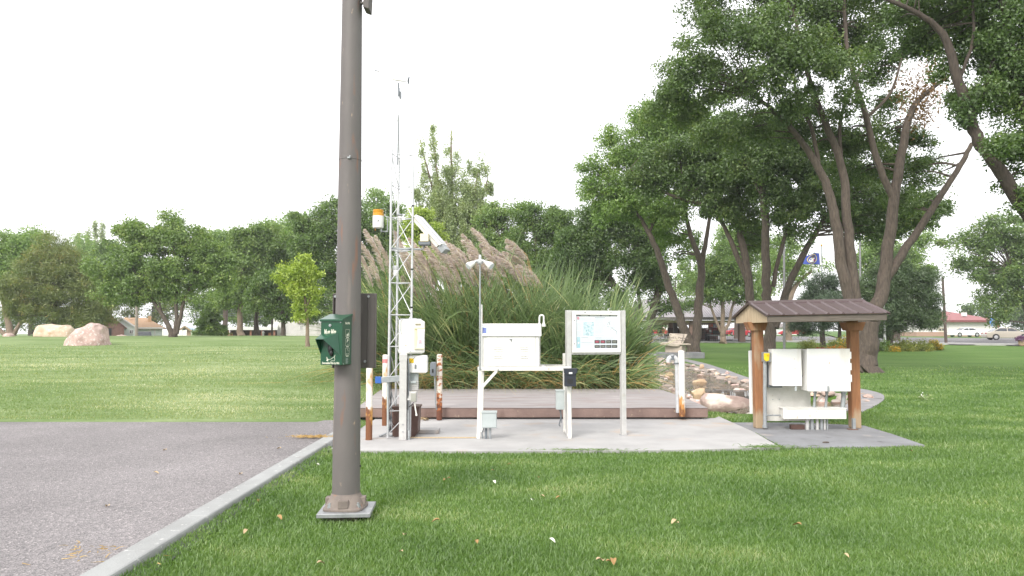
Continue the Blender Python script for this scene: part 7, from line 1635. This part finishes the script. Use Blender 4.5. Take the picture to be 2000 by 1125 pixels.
me_ = rf.data; xe_ = max(v_.co.x for v_ in me_.vertices)
for v_ in me_.vertices:
    if abs(v_.co.x - xe_) < .01 and abs(v_.co.y) < .3: v_.co.x -= 2.6
wm_ = w.data; xe_ = max(v_.co.x for v_ in wm_.vertices)
for v_ in wm_.vertices:
    if abs(v_.co.x - xe_) < .01 and abs(v_.co.y) < .3: v_.co.x -= 2.4
hb_ = MB(); q_ = max(v_.co.x for v_ in me_.vertices); ez_ = min(v_.co.z for v_ in me_.vertices); rz_ = max(v_.co.z for v_ in me_.vertices); yy_ = max(v_.co.y for v_ in me_.vertices); o_ = OFF[t.name]
hb_.add([(o_.x + q_ + .01, o_.y - yy_, o_.z + ez_ + .12), (o_.x + q_ + .01, o_.y + yy_, o_.z + ez_ + .12), (o_.x + q_ - 2.6, o_.y, o_.z + rz_)], [(0, 1, 2)]); hb_.build('hip_slope', SHG, rf)
b = MB(); b.bb(X(288, 106), X(294, 106), 106.5, 107.3, Z(632, 106), Z(617, 106)); b.build('chimney', mat('tan_chimney', (.55, .36, .2), (.48, .3, .17), 8, .8), rf)
b = MB(); b.bb(X(254, 107), X(257, 107), 107, 107.5, Z(622, 107), Z(615, 107)); b.build('chimney', M['galv_pale'], rf)
for u0, u1, v0, v1 in ((256, 263, 645, 653), (291, 294, 643, 654), (299, 302, 643, 654)): window(w, X(u0), X(u1), HYs, Z(v1), Z(v0))
b = MB(); b.bb(X(240), X(316), HYs - .75, HYs - .7, Z(642), Z(639.5)); b.build('gutter', M['white'], t)
# front gabled porch of the same house
xa, xb, Yp = X(228, 101), X(268, 101), 100.6
b = MB(); b.prism([(xa, Yp, GB), (xb, Yp, GB), (xb, Yp, Z(641, Yp)), (X(241, Yp), Yp, Z(622, Yp)), (xa, Yp, Z(634, Yp))], (0, 3.3, 0)); pw = b.build('porch_wall', STU, t)
b = MB(); b.bar((X(228, Yp), Yp - .2, Z(632, Yp)), (X(241, Yp), Yp - .2, Z(621, Yp)), .3, .2); b.bar((X(241, Yp), Yp - .2, Z(621, Yp)), (X(271, Yp), Yp - .2, Z(641.5, Yp)), .3, .2); b.build('bargeboard', M['white'], t)
b = MB(); b.prism([(X(241, Yp), Yp - .1, Z(621.3, Yp)), (X(271, Yp), Yp - .1, Z(641.5, Yp)), (X(271, Yp), Yp - .1, Z(640.5, Yp)), (X(241, Yp), Yp - .1, Z(620.3, Yp))], (0, 3.6, 0)); b.build('porch_roof', SHG, t)
window(pw, X(239, Yp), X(246, Yp), Yp, Z(652, Yp), Z(642, Yp)); window(pw, X(256, Yp), X(263, Yp), Yp, Z(652, Yp), Z(644, Yp))
b = MB(); b.bb(X(233, Yp), X(250, Yp), Yp - .8, Yp - .01, Z(641, Yp), Z(639.5, Yp)); b.build('door_canopy', M['white'], t)
aim(t)
UC, YC = 218, 100
BR2 = mat('brown_siding', (.17, .095, .075), (.13, .072, .058), 4, .8, .1, 30)
Yg = 97.0
t, w, rf = gable('garage', 'brown garage with an open dark doorway left of the bungalow', X(196, Yg), X(240, Yg), Yg, Yg + 6, GB, Z(639, Yg), Z(620, Yg), 'y', BR2, mat('red_brown_roof', (.13, .06, .05), (.1, .05, .04), 6, .8), .3, cat='garage')
b = MB(); b.bb(X(206, Yg), X(218, Yg), Yg - .05, Yg - .002, GB, Z(641, Yg)); b.build('door', M['black'], w); b = MB(); b.bb(X(204, Yg), X(222, Yg), Yg - .08, Yg - .052, Z(641, Yg), Z(637, Yg)); b.build('lintel', BR2, w)  # black sheet paints the dark inside of the open doorway, no door leaf
aim(t)
UC, YC = 360, 105
Ys = 101.0
t, w, rf = gable('shed', 'tan gabled shed with pale blue metal roof behind the pickup', X(349, Ys), X(372, Ys), Ys, Ys + 8, GB, Z(646, Ys), Z(638, Ys), 'y', mat('tan_siding', (.45, .33, .24), (.38, .28, .2), 4, .8), mat('pale_blue_roof', (.42, .55, .66), (.36, .48, .6), 5, .5), .3, cat='shed')
window(w, X(356, Ys), X(362, Ys), Ys, Z(646, Ys), Z(641, Ys))
b = MB(); b.bar((X(348, Ys), Ys - .4, Z(646, Ys)), (X(360.5, Ys), Ys - .4, Z(637.3, Ys)), .2, .2); b.bar((X(360.5, Ys), Ys - .4, Z(637.3, Ys)), (X(373.5, Ys), Ys - .4, Z(647, Ys)), .2, .2); b.build('bargeboard', M['wood_pale'], t)
b = MB(); b.prism([(X(361, Ys), Ys, Z(638, Ys)), (X(388, Ys), Ys + 1, Z(648, Ys)), (X(372, Ys), Ys - .1, Z(647, Ys))], (.3, 6, .1)); b.build('side_roof', mat('blue_roof_side', (.42, .55, .66), (.36, .48, .6), 5, .5), t)
aim(t)
UC, YC = 340, 96
Yw = 96.0
b = MB(); b.bb(X(319, Yw), X(364, Yw), Yw, Yw + .2, GB, Z(645, Yw))
for k in range(6): x = X(319, Yw) + (X(364, Yw) - X(319, Yw)) * k / 5; b.bb(x - .08, x + .08, Yw - .06, Yw - .001, GB, Z(644, Yw))
tag(b.build('panel_fence', M['white'], loc=(X(340, Yw), Yw, GB)), 'solid white panel fence behind the leaning triple trunk', 'fence')
b = MB(); Yf = 98.0; UC, YC = 430, 98.0
b.bb(X(420, Yf), X(442, Yf), Yf, Yf + .1, GB, Z(650, Yf)); [b.bb(X(420 + 2 * k, Yf), X(420 + 2 * k, Yf) + .1, Yf - .05, Yf - .001, GB, Z(649, Yf)) for k in range(12)]
tag(b.build('board_fence', M['wood_grey'], loc=(X(430, Yf), Yf, GB)), 'grey board fence left of the flat-roofed porch', 'fence')
# low white porch building
UC, YC = 495, 99.5; Yb = 95.0; t = thing('porch_building', 'low flat-roofed white building with a deep shaded porch behind bare trunks', 'building', (X(490, Yb), Yb, .4))
b = MB(); b.bb(X(449, Yb), X(540, Yb), Yb - .2, Yb + 9, Z(644.5, Yb), Z(638.5, Yb)); b.build('roof', M['white'], t)
b = MB(); b.bb(X(451, Yb), X(540, Yb), Yb + 3, Yb + 8.8, GB, Z(644.6, Yb)); w = b.build('wall', mat('porch_brown_wall', (.12, .085, .07), (.09, .07, .06), 4, .9), t)
for u in (449.5, 470, 490, 511, 534): b = MB(); x = X(u, Yb); b.bb(x - .12, x + .12, Yb, Yb + .24, GB, Z(644.6, Yb)); b.build('porch_post', mat('porch_post_%d' % u, (.3, .15, .1), (.25, .12, .08), 6, .8), t)
b = MB(); b.bb(X(523, Yb), X(533, Yb), Yb + .3, Yb + 2, GB, Z(650, Yb)); b.bb(X(452, Yb), X(457, Yb), Yb + .3, Yb + 2, GB, Z(650, Yb)); b.build('bench_rail', M['wood_post'], t)
b = MB(); b.bb(X(524, Yb), X(541, Yb), Yb + 1, Yb + 8, Z(638.4, Yb), Z(633.5, Yb)); b.build('parapet', M['white'], t)
for u in (477, 524): b = MB(); x = X(u, Yb); b.bb(x - .2, x + .2, Yb + 3, Yb + 3.4, Z(638.4, Yb), Z(636, Yb)); b.build('roof_vent', M['galv_pale'], t)
aim(t)
# tall white building
UC, YC = 600, 105
Yt = 100.0; t = thing('white_building', 'tall plain white stuccoed building with a tan tiled slope behind the young tree', 'building', (X(585, Yt), Yt, .4))
WS = mat('white_stucco', (.74, .72, .70), (.68, .66, .64), 2, .9, .1, 30)
b = MB(); b.bb(X(537, Yt), X(551, Yt), Yt, Yt + 9, GB, Z(618, Yt)); b.bb(X(551, Yt) + .01, X(618, Yt), Yt + .6, Yt + 10, GB, Z(628, Yt)); b.bb(X(618, Yt) + .01, X(668, Yt), Yt + .3, Yt + 10, GB, Z(630, Yt)); w = b.build('wall', WS, t)
b = MB(); b.prism([(X(580, Yt), Yt + .3, Z(630, Yt)), (X(606, Yt), Yt + .3, Z(630, Yt)), (X(603, Yt), Yt + 4, Z(622, Yt)), (X(583, Yt), Yt + 4, Z(622, Yt))], (0, .4, .1)); b.build('roof', SHG, t)
window(w, X(586, Yt), X(590, Yt), Yt + .6, Z(643, Yt), Z(635, Yt)); window(w, X(630, Yt), X(636, Yt), Yt + .3, Z(645, Yt), Z(637, Yt))
b = MB()
aim(t); UC, YC = 590, 97
for k in range(30): u = 552 + k * 3.0; x = X(u, 97); b.bb(x - .05, x + .05, 97, 97.06, GB, Z(652, 97))
for v in (653.5, 656): b.bb(X(552, 97), X(640, 97), 97.07, 97.13, Z(v, 97) - .05, Z(v, 97) + .05)
tag(b.build('picket_fence', M['white_worn'], loc=(X(590, 97), 97, GB)), 'thin white picket fence before the tall white building', 'fence')
p = P(514, 650, 80); b = MB(); b.cyl((p.x, 80, .7), (p.x, 80, P(0, 650, 80).z), .12, .1, 10); b.ball((p.x, 80, P(0, 649.5, 80).z), .14); tag(b.build('white_post', M['white'], loc=(p.x, 80, .7), smooth=True), 'short white round-topped post among the bare trunks', 'post')
# white building with maroon roof, right
Yr = 128.0; X2 = lambda u: P(u, 640, Yr).x; Z2 = lambda v: P(1000, v, Yr).z; gz = Hbase(X2(1880), Yr)
t = thing('maroon_roof_building', 'low white building with a broad maroon hipped roof behind the parked cars', 'building', (X2(1880), Yr, gz))
b = MB(); b.bb(X2(1790), X2(1946), Yr, Yr + 12, Z2(648.5), Z2(625)); w = b.build('wall', WS, t)
b = MB(); b.bb(X2(1790) - .04, X2(1946) + .04, Yr - .06, Yr + 12, gz - .2, Z2(648.4)); b.build('brick_base', mat('tan_brick', (.42, .28, .21), (.34, .22, .17), 16, .9), t)
b = MB(); e0, e1 = X2(1786), X2(1951); zz = Z2(625.5); zt2 = Z2(606); b.add([(e0, Yr - .8, zz), (e1, Yr - .8, zz), (e1, Yr + 13, zz), (e0, Yr + 13, zz), (X2(1815), Yr + 6, zt2), (X2(1888), Yr + 6, zt2)], [(0, 1, 5, 4), (1, 2, 5), (2, 3, 4, 5), (3, 0, 4), (3, 2, 1, 0)]); rf = b.build('roof', mat('maroon_shingles', (.30, .125, .125), (.24, .1, .10), 10, .8, .2, 30), t)
b = MB(); b.bb(e0, e1, Yr - .86, Yr - .805, zz - .35, zz + .02); b.bb(e1 - .6, e1 - .2, Yr - .5, Yr - .1, gz, zz - .36); b.build('fascia', mat('maroon_trim', (.2, .06, .06), (.17, .05, .05), 6, .6), t)
b = MB(); b.bb(X2(1893), X2(1900), Yr + 1.5, Yr + 2.2, Z2(617), Z2(610)); b.build('roof_vent', M['white'], rf)
for u0, u1 in ((1833, 1845), (1870, 1881)): window(w, X2(u0), X2(u1), Yr, Z2(647), Z2(640.5), M['cream'])
# distant pale houses behind shelter and pine
for lab, u0, u1, v0, v1, Yq in (('pale low house glimpsed under the shelter between trunks', 1500, 1568, 633, 655, 165), ('white shed-fronted house seen through the pavilion left bay', 1294, 1312, 628, 655, 160)):
    xq0, xq1 = P(u0, 640, Yq).x, P(u1, 640, Yq).x; zq = P(1000, v0 + 7, Yq).z
    t, w, rf = gable('distant_house', lab, xq0, xq1, Yq, Yq + 8, .5, zq, P(1000, v0, Yq).z, 'x' if u1 - u0 > 40 else 'y', M['white'], mat('grey_shingle_%d' % u0, (.2, .18, .17), (.16, .14, .13), 6, .9), .4)
    window(w, xq0 + (xq1 - xq0) * .5, xq0 + (xq1 - xq0) * .62, Yq, zq - 2.2, zq - .8)

# ------------------------------------------------------------------ poles, flag, signs
def pole(name, label, u, vb, vt, r_, Y, m, cat='pole', lean=0, arm=None):
    p = P(u, 645, Y); z = Hbase(p.x, Y); b = MB(); top = P(u + lean, vt, Y)
    b.tube([(p.x, Y, z - .1), tuple(top)], [r_, r_ * .75], 10)
    if arm: arm(b, top)
    return tag(b.build(name, m, loc=(p.x, Y, z), smooth=True), label, cat)
GP = mat('grey_lamp_post', (.22, .22, .225), (.17, .17, .175), 6, .5)
BP = mat('brown_utility_pole', (.10, .07, .06), (.075, .055, .048), 6, .85)
pole('street_lamp', 'grey lamp post seen through the trunks and under the shelter roof', 1531, 680, 430, .10, 55, GP, 'street lamp', 0, lambda b, t: (b.bb(t.x - .25, t.x + .25, t.y - .2, t.y + .2, t.z, t.z + .18)))
pole('street_lamp', 'tall thin green-grey lamp post with a short arm beside the pine', 1681, 660, 428, .11, 74, GP, 'street lamp', -2, lambda b, t: (b.tube([t, t + Vector((.5, 0, .1)), t + Vector((.9, 0, .05))], .06, 8), b.bb(t.x + .6, t.x + 1.2, t.y - .15, t.y + .15, t.z - .08, t.z + .08)))
pole('utility_pole', 'slender dark brown pole at the kerb right of the flowerbed', 1847, 672, 540, .13, 67, BP, 'utility pole', -6)
pole('utility_pole', 'weathered grey utility pole standing in front of the bungalow', 267, 658, 594, .2, 88, mat('pale_utility_pole', (.3, .26, .22), (.23, .2, .17), 6, .9), 'utility pole', 0, lambda b, t: b.ball(t, .25, 8, 6))
pole('thin_post', 'thin dark pole rising behind the pavilion roof ridge', 1319, 655, 540, .09, 96, BP, 'pole')
pole('thin_post', 'dark slim trunk-like post by the flat-roofed porch', 531.5, 658, 616, .12, 82, BP, 'post')
for z_, dy in ((598, 0), (602, .6)):
    b = MB(); q0, q1 = P(267, z_, 88 + dy), P(460, z_ + 14, 110); b.tube([tuple(q0.lerp(q1, k / 10) + Vector((0, 0, -.6 * math.sin(math.pi * k / 10)))) for k in range(11)], .03, 5)
    tag(b.build('overhead_wire', M['greydark'], loc=tuple(q0)), 'sagging overhead wire from the grey utility pole, ' + ('upper' if dy == 0 else 'lower') + ' of two', 'wire')
# flag
FY = 66.0
fp_ = thing('flagpole', 'slim pale flagpole behind the spruce flying the blue flag', 'flagpole', (P(1606, 645, FY).x, FY, Hbase(28, FY)))
b = MB(); x = P(1606, 645, FY).x; b.tube([(x, FY, Hbase(28, FY)), (P(1604.5, 480, FY).x, FY, P(0, 480, FY).z)], [.08, .05], 10); b.build('pole', M['galv'], fp_, smooth=True)
b = MB(); b.ball((P(1604.5, 480, FY).x, FY, P(0, 479, FY).z), .1); b.build('finial', M['amber'], fp_, smooth=True)
fg = thing('flag', 'blue flag with a round gold-ringed emblem flying to the left of its pole', 'flag', (P(1603, 505, FY).x, FY, P(1603, 505, FY).z))
nu, nv = 24, 12
def fpt(a, c, off=0):        # a from pole outward, c up
    u = 1603 - 37 * a; top = 494.5 + 3 * a - 1.5 * math.sin(6 * a) + 3 * a ** 3; bot = 517 - 1.5 * math.sin(5 * a) - 4 * a ** 4
    q = P(u, top + (bot - top) * (1 - c), FY); q.y += .22 * math.sin(7 * a + c) - off; return q
b = MB(); b.v = [tuple(fpt(i / nu, j / nv)) for j in range(nv + 1) for i in range(nu + 1)]; b.f = [(j * (nu + 1) + i, j * (nu + 1) + i + 1, (j + 1) * (nu + 1) + i + 1, (j + 1) * (nu + 1) + i) for j in range(nv) for i in range(nu)]
cl = b.build('cloth', mat('flag_blue', (.035, .065, .30), (.03, .055, .26), 6, .8), fg, smooth=True)
def disc(name, ca, cc, ra, rc_, m, off, par, hole=0):
    b = MB(); k = 24; o_ = [fpt(ca + ra * math.cos(2 * math.pi * i / k), cc + rc_ * math.sin(2 * math.pi * i / k), off) for i in range(k)]
    if hole:
        i_ = [fpt(ca + ra * hole * math.cos(2 * math.pi * i / k), cc + rc_ * hole * math.sin(2 * math.pi * i / k), off) for i in range(k)]
        b.add(o_ + i_, [(i, (i + 1) % k, k + (i + 1) % k, k + i) for i in range(k)])
    else: b.add([fpt(ca, cc, off)] + o_, [(0, 1 + i, 1 + (i + 1) % k) for i in range(k)])
    return b.build(name, m, par)
for off in (.03, -.03):
    disc('emblem_ring', .46, .5, .30, .45, mat('flag_gold_%d' % (off > 0), (.5, .4, .12), (.45, .35, .1), 8, .7), off, cl, .88)
    disc('emblem_shield', .48, .42, .19, .24, M['white'], off, cl)
    disc('emblem_eagle', .45, .68, .12, .14, M['bark'], off * 1.1, cl)
    disc('emblem_red', .33, .38, .05, .12, TAIL, off * 1.2, cl)
b = MB(); b.v = [tuple(fpt(a_, c_, o_)) for o_ in (.02, -.02) for a_, c_ in ((-.03, 0), (.03, 0), (.03, 1), (-.03, 1))]; b.f = [(0, 1, 2, 3), (7, 6, 5, 4)]; b.build('heading', M['white'], cl)
# blue parking sign and globe lamps at the right
p = P(1938, 650, 92); z = Hbase(p.x, 92); t = thing('parking_sign', 'blue accessible-parking sign on a thin post before the maroon-roofed building', 'sign', (p.x, 92, z))
b = MB(); b.cyl((p.x, 92, z), (p.x, 92, P(0, 608, 92).z), .05, n=8); b.build('post', M['galv_pale'], t)
b = MB(); q0, q1 = P(1933, 632, 91.9), P(1943, 620, 91.9); b.bb(q0.x, q1.x, 91.88, 91.92, q0.z, q1.z); sg2 = b.build('panel', mat('sign_blue', (.10, .28, .62), (.09, .25, .56), 6, .4), t, bevel=.01)
b = MB(); cx_, cz_ = (q0.x + q1.x) / 2, (q0.z + q1.z) / 2
for i in range(12): a_, a2 = 2 * math.pi * i / 16 + 2.4, 2 * math.pi * (i + 1) / 16 + 2.4; b.bar((cx_ + .13 * math.cos(a_), 91.87, cz_ - .1 + .13 * math.sin(a_)), (cx_ + .13 * math.cos(a2), 91.87, cz_ - .1 + .13 * math.sin(a2)), .035, .01)
b.bar((cx_ - .02, 91.87, cz_ - .03), (cx_ - .02, 91.87, cz_ + .16), .045, .01); b.ball((cx_ - .02, 91.87, cz_ + .22), (.04, .01, .04), 8, 6); b.bar((cx_ - .02, 91.87, cz_ - .02), (cx_ + .12, 91.87, cz_ - .02), .035, .01); b.build('wheelchair_symbol', M['white'], sg2)
b = MB(); q0, q1 = P(1935.5, 637, 91.9), P(1941.5, 633, 91.9); b.bb(q0.x, q1.x, 91.88, 91.92, q0.z, q1.z); b.build('lower_panel', mat('sign_blue_pale', (.25, .42, .7), (.22, .38, .65), 6, .4), t)
# planter of purple flowers
p = GT(1996, 676); pl_ = thing('flower_planter', 'tan planter barrel with purple flowers at the kerb, far right edge', 'planter', tuple(p)); s = p.y / F
b = MB(); b.lathe([(4.5 * s, 0), (6 * s, 6 * s), (6.6 * s, 12 * s), (5.8 * s, 12 * s), (5.5 * s, 10 * s)], tuple(p), 18); b.build('barrel', M['rk_tan'], pl_, smooth=True)
rng = np.random.default_rng(5); leaf_mesh('flowers', M['fl_purple'], pl_, np.array(p) + np.array([0, 0, 14 * s]) + rng.normal(size=(900, 3)) * np.array([4.2, 4, 1.8]) * s, .14, .7, rng)
# white blossoms of a weed on the right lawn
p = GT(1805, 782); wd = thing('lawn_weed', 'small pale leafy weed on the open lawn right of the shelter', 'weed', tuple(p)); rng = np.random.default_rng(9)
leaf_mesh('leaves', M['lf_pale'], wd, np.array(p) + np.array([0, 0, .06]) + rng.normal(size=(60, 3)) * np.array([.07, .05, .03]), .06, .5, rng); leaf_mesh('blossoms', M['white'], wd, np.array(p) + np.array([0, 0, .11]) + rng.normal(size=(14, 3)) * np.array([.05, .05, .02]), .04, .8, rng)
for lab, u, v, w_ in (('dark green weed tuft at the foot of the red and white rock', 1432, 806, .13), ('smaller weed tuft left of the rock face weeds', 1412, 803, .07), ('weed tuft at the bent grey pipe foot on the bank', 1345, 770, .06)):
    p = GT(u, v); wd = thing('weed', lab, 'weed', tuple(p)); leaf_mesh('leaves', M['lf_mid'], wd, np.array(p) + np.array([0, 0, w_]) + rng.normal(size=(160, 3)) * np.array([w_, w_ * .7, w_ * .6]), .07, .35, rng)
# reddish stone lantern-like brick at the kerb: tufts of dry grass across kerb and slab edge
def tuft(label, u, v, z, n, ln, spread, mk, seed):
    p = GT(u, v, z); rng = np.random.default_rng(seed); t = thing('grass_tuft', label, 'grass tuft', (p.x, p.y, z))
    base = np.array(p) + rng.normal(size=(n, 3)) * np.array([spread[0], spread[1], 0]); base[:, 2] = z; az = rng.uniform(0, 6.28, n); d = np.stack([np.cos(az), np.sin(az), rng.uniform(.1, .9, n)], 1); d = unit(d); L_ = rng.uniform(.5, 1, n) * ln
    tt = np.linspace(0, 1, 4)[None, :, None]; pts = base[:, None] + (d * L_[:, None])[:, None] * tt + np.array([0, 0, -.5]) * L_[:, None, None] * tt ** 2; pts[:, :, 2] = np.maximum(pts[:, :, 2], z + .004)
    wd_ = unit(np.cross(d, rng.normal(size=(n, 3))))[:, None] * np.array([.003, .003, .002, .0004])[None, :, None]; np_ribbons('blades', pts, np.broadcast_to(wd_, pts.shape).copy(), M[mk], t); return t
tuft('dry grass tuft sprawling over the kerb beside the slab', 608, 853, AZ + .018, 260, .14, (.16, .05), 'reed_dry', 1)
tuft('green grass fringe at the slab corner by the shelter pavement', 1505, 873, PZ, 160, .2, (.2, .04), 'grass', 2)
tuft('fringe of longer grass on the slab front edge, below the stand', 1140, 879, PZ, 160, .12, (.3, .03), 'grass', 3)
tuft('straggly dry grass clippings on the asphalt by the kerb', 195, 1080, AZ, 40, .10, (.22, .12), 'reed_dry', 4)
# fallen leaves
rr = random.Random(21); LM = [mat('fallen_leaf_gold', (.36, .23, .09), (.26, .15, .055), 30, .7), mat('fallen_leaf_tan', (.48, .37, .22), (.38, .27, .15), 30, .7), mat('fallen_leaf_pale', (.68, .68, .62), (.6, .6, .5), 30, .7)]
def leaf_obj(u, v, z, size, m, label, group):
    p = GT(u, v, z); a_ = rr.uniform(0, 6.28); b = MB(); n = 7; L_ = size
    for i in range(n):
        t_ = i / (n - 1); w = L_ * .28 * math.sin(math.pi * min(1, t_ * .95 + .03)) ** .8; x = (t_ - .5) * L_; zc = .02 * math.sin(3 * t_ + 1) * L_ * 8
        for s_ in (-1, 0, 1):
            X_ = x * math.cos(a_) - s_ * w * math.sin(a_); Y_ = x * math.sin(a_) + s_ * w * math.cos(a_); b.v.append((p.x + X_, p.y + Y_, z + .006 + zc + abs(s_) * w * .7))
    b.f = [(i * 3 + k, i * 3 + k + 1, i * 3 + k + 4, i * 3 + k + 3) for i in range(n - 1) for k in (0, 1)]
    return tag(b.build('fallen_leaf', m, loc=tuple(p), smooth=True), label, 'leaf', group)
for u, v, k in ((868, 938, 0), (875, 936, 0), (931, 1060, 0), (851, 1019, 0), (790, 1046, 1), (783, 1079, 1), (1172, 1096, 1), (1178, 1097, 1), (1190, 1099, 0), (1198, 1099, 0), (1317, 1021, 1), (1322, 1023, 1), (627, 1102, 1), (1557, 1027, 0), (1653, 1087, 1), (1060, 970, 1), (1090, 973, 0), (994, 908, 0), (963, 920, 0), (1052, 934, 0), (1781, 882, 0), (545, 1013, 0), (505, 980, 0), (480, 1040, 1), (829, 882, 1)):
    leaf_obj(u, v, .045, rr.uniform(.035, .062) * (1.2 if v > 1000 else 1), LM[k], 'curled yellow-brown fallen leaf lying on the near lawn', 'fallen leaves on the near lawn')
for u, v in ((965, 943), (1040, 978), (620, 909), (1078, 1058)): leaf_obj(u, v, .045, .06, LM[2], 'whitish dry scrap of leaf lying on the near lawn', 'pale leaf scraps on the near lawn')
for u, v in ((322, 880), (470, 927), (545, 877), (210, 990), (305, 925)): leaf_obj(u, v, AZ, .06, LM[1], 'small tan dead leaf lying on the asphalt', 'dead leaves on the asphalt')
p = GT(1613, 865, GZ); b = MB(); b.ball((p.x, p.y, GZ + .008), (.05, .03, .012), 8, 6); tag(b.build('dead_leaf_clump', M['bark'], loc=tuple(p)), 'small brown clump of debris on the grey shelter pavement', 'debris')
for i in range(9):
    u = 822 + rr.uniform(-6, 22); leaf_obj(u, 822 - rr.uniform(0, 4), PZ, .1, LM[1], 'dry leaf caught against the platform edge by the rusted bollard', 'dry leaves against the platform')

# ------------------------------------------------------------------ light
EL, AZM = R(40), R(208)         # the sun, dimmed by cloud, over the viewer's left shoulder
w = bpy.data.worlds.new('World'); SC.world = w; w.use_nodes = True; nt = w.node_tree; nt.nodes.clear(); N = nt.nodes.new; L = nt.links.new
out = N('ShaderNodeOutputWorld'); bg = N('ShaderNodeBackground'); sky = N('ShaderNodeTexSky'); sky.sky_type = 'NISHITA'; sky.sun_disc = False
sky.sun_elevation = EL; sky.sun_rotation = AZM; sky.air_density = 1.0; sky.dust_density = 3.0; sky.ozone_density = 1.0
tc = N('ShaderNodeTexCoord'); cn = N('ShaderNodeTexNoise'); cn.inputs['Scale'].default_value = 2.2; cn.inputs['Detail'].default_value = 6; L(tc.outputs['Generated'], cn.inputs[0])
cr = N('ShaderNodeMapRange'); cr.inputs[1].default_value = .3; cr.inputs[2].default_value = .7; cr.inputs[3].default_value = 9.0; cr.inputs[4].default_value = 12.0; L(cn.outputs[0], cr.inputs[0])
cc = N('ShaderNodeCombineColor'); 
for i, f in enumerate((1.0, .99, 1.0)):
    mm = N('ShaderNodeMath'); mm.operation = 'MULTIPLY'; mm.inputs[1].default_value = f; L(cr.outputs[0], mm.inputs[0]); L(mm.outputs[0], cc.inputs[i])
mx = N('ShaderNodeMixRGB'); mx.inputs[0].default_value = .88; L(sky.outputs[0], mx.inputs[1]); L(cc.outputs[0], mx.inputs[2]); L(mx.outputs[0], bg.inputs[0]); bg.inputs[1].default_value = .105; L(bg.outputs[0], out.inputs[0])
sd = bpy.data.lights.new('sun', 'SUN'); sd.energy = 2.0; sd.angle = R(24); sd.color = (1, .96, .9); so = bpy.data.objects.new('sun', sd); COL.objects.link(so)
so.rotation_euler = (math.pi / 2 - EL, 0, math.pi - AZM if False else 0)
dirv = Vector((math.sin(AZM) * math.cos(EL), math.cos(AZM) * math.cos(EL), math.sin(EL))); so.rotation_euler = dirv.to_track_quat('Z', 'Y').to_euler(); so.location = (0, 0, 40)
hz_ = MB(); hz_.bb(-400, 420, -80, 1150, -1.8, 31)
hm, nt, N, L = _nt('thin_haze'); o_ = N('ShaderNodeOutputMaterial'); v_ = N('ShaderNodeVolumePrincipled'); v_.inputs['Color'].default_value = (.93, .95, 1, 1); v_.inputs['Density'].default_value = .0005; v_.inputs['Anisotropy'].default_value = .2; L(v_.outputs[0], o_.inputs['Volume'])
tag(hz_.build('haze', hm), None, None, kind='stuff')
vs_ = SC.view_settings; vs_.view_transform = 'Standard'; vs_.look = 'None'; vs_.exposure = .88; vs_.gamma = 1; vs_.use_curve_mapping = False
SC.cycles.max_bounces = 8; SC.cycles.transparent_max_bounces = 12
SC.cycles.use_denoising = True
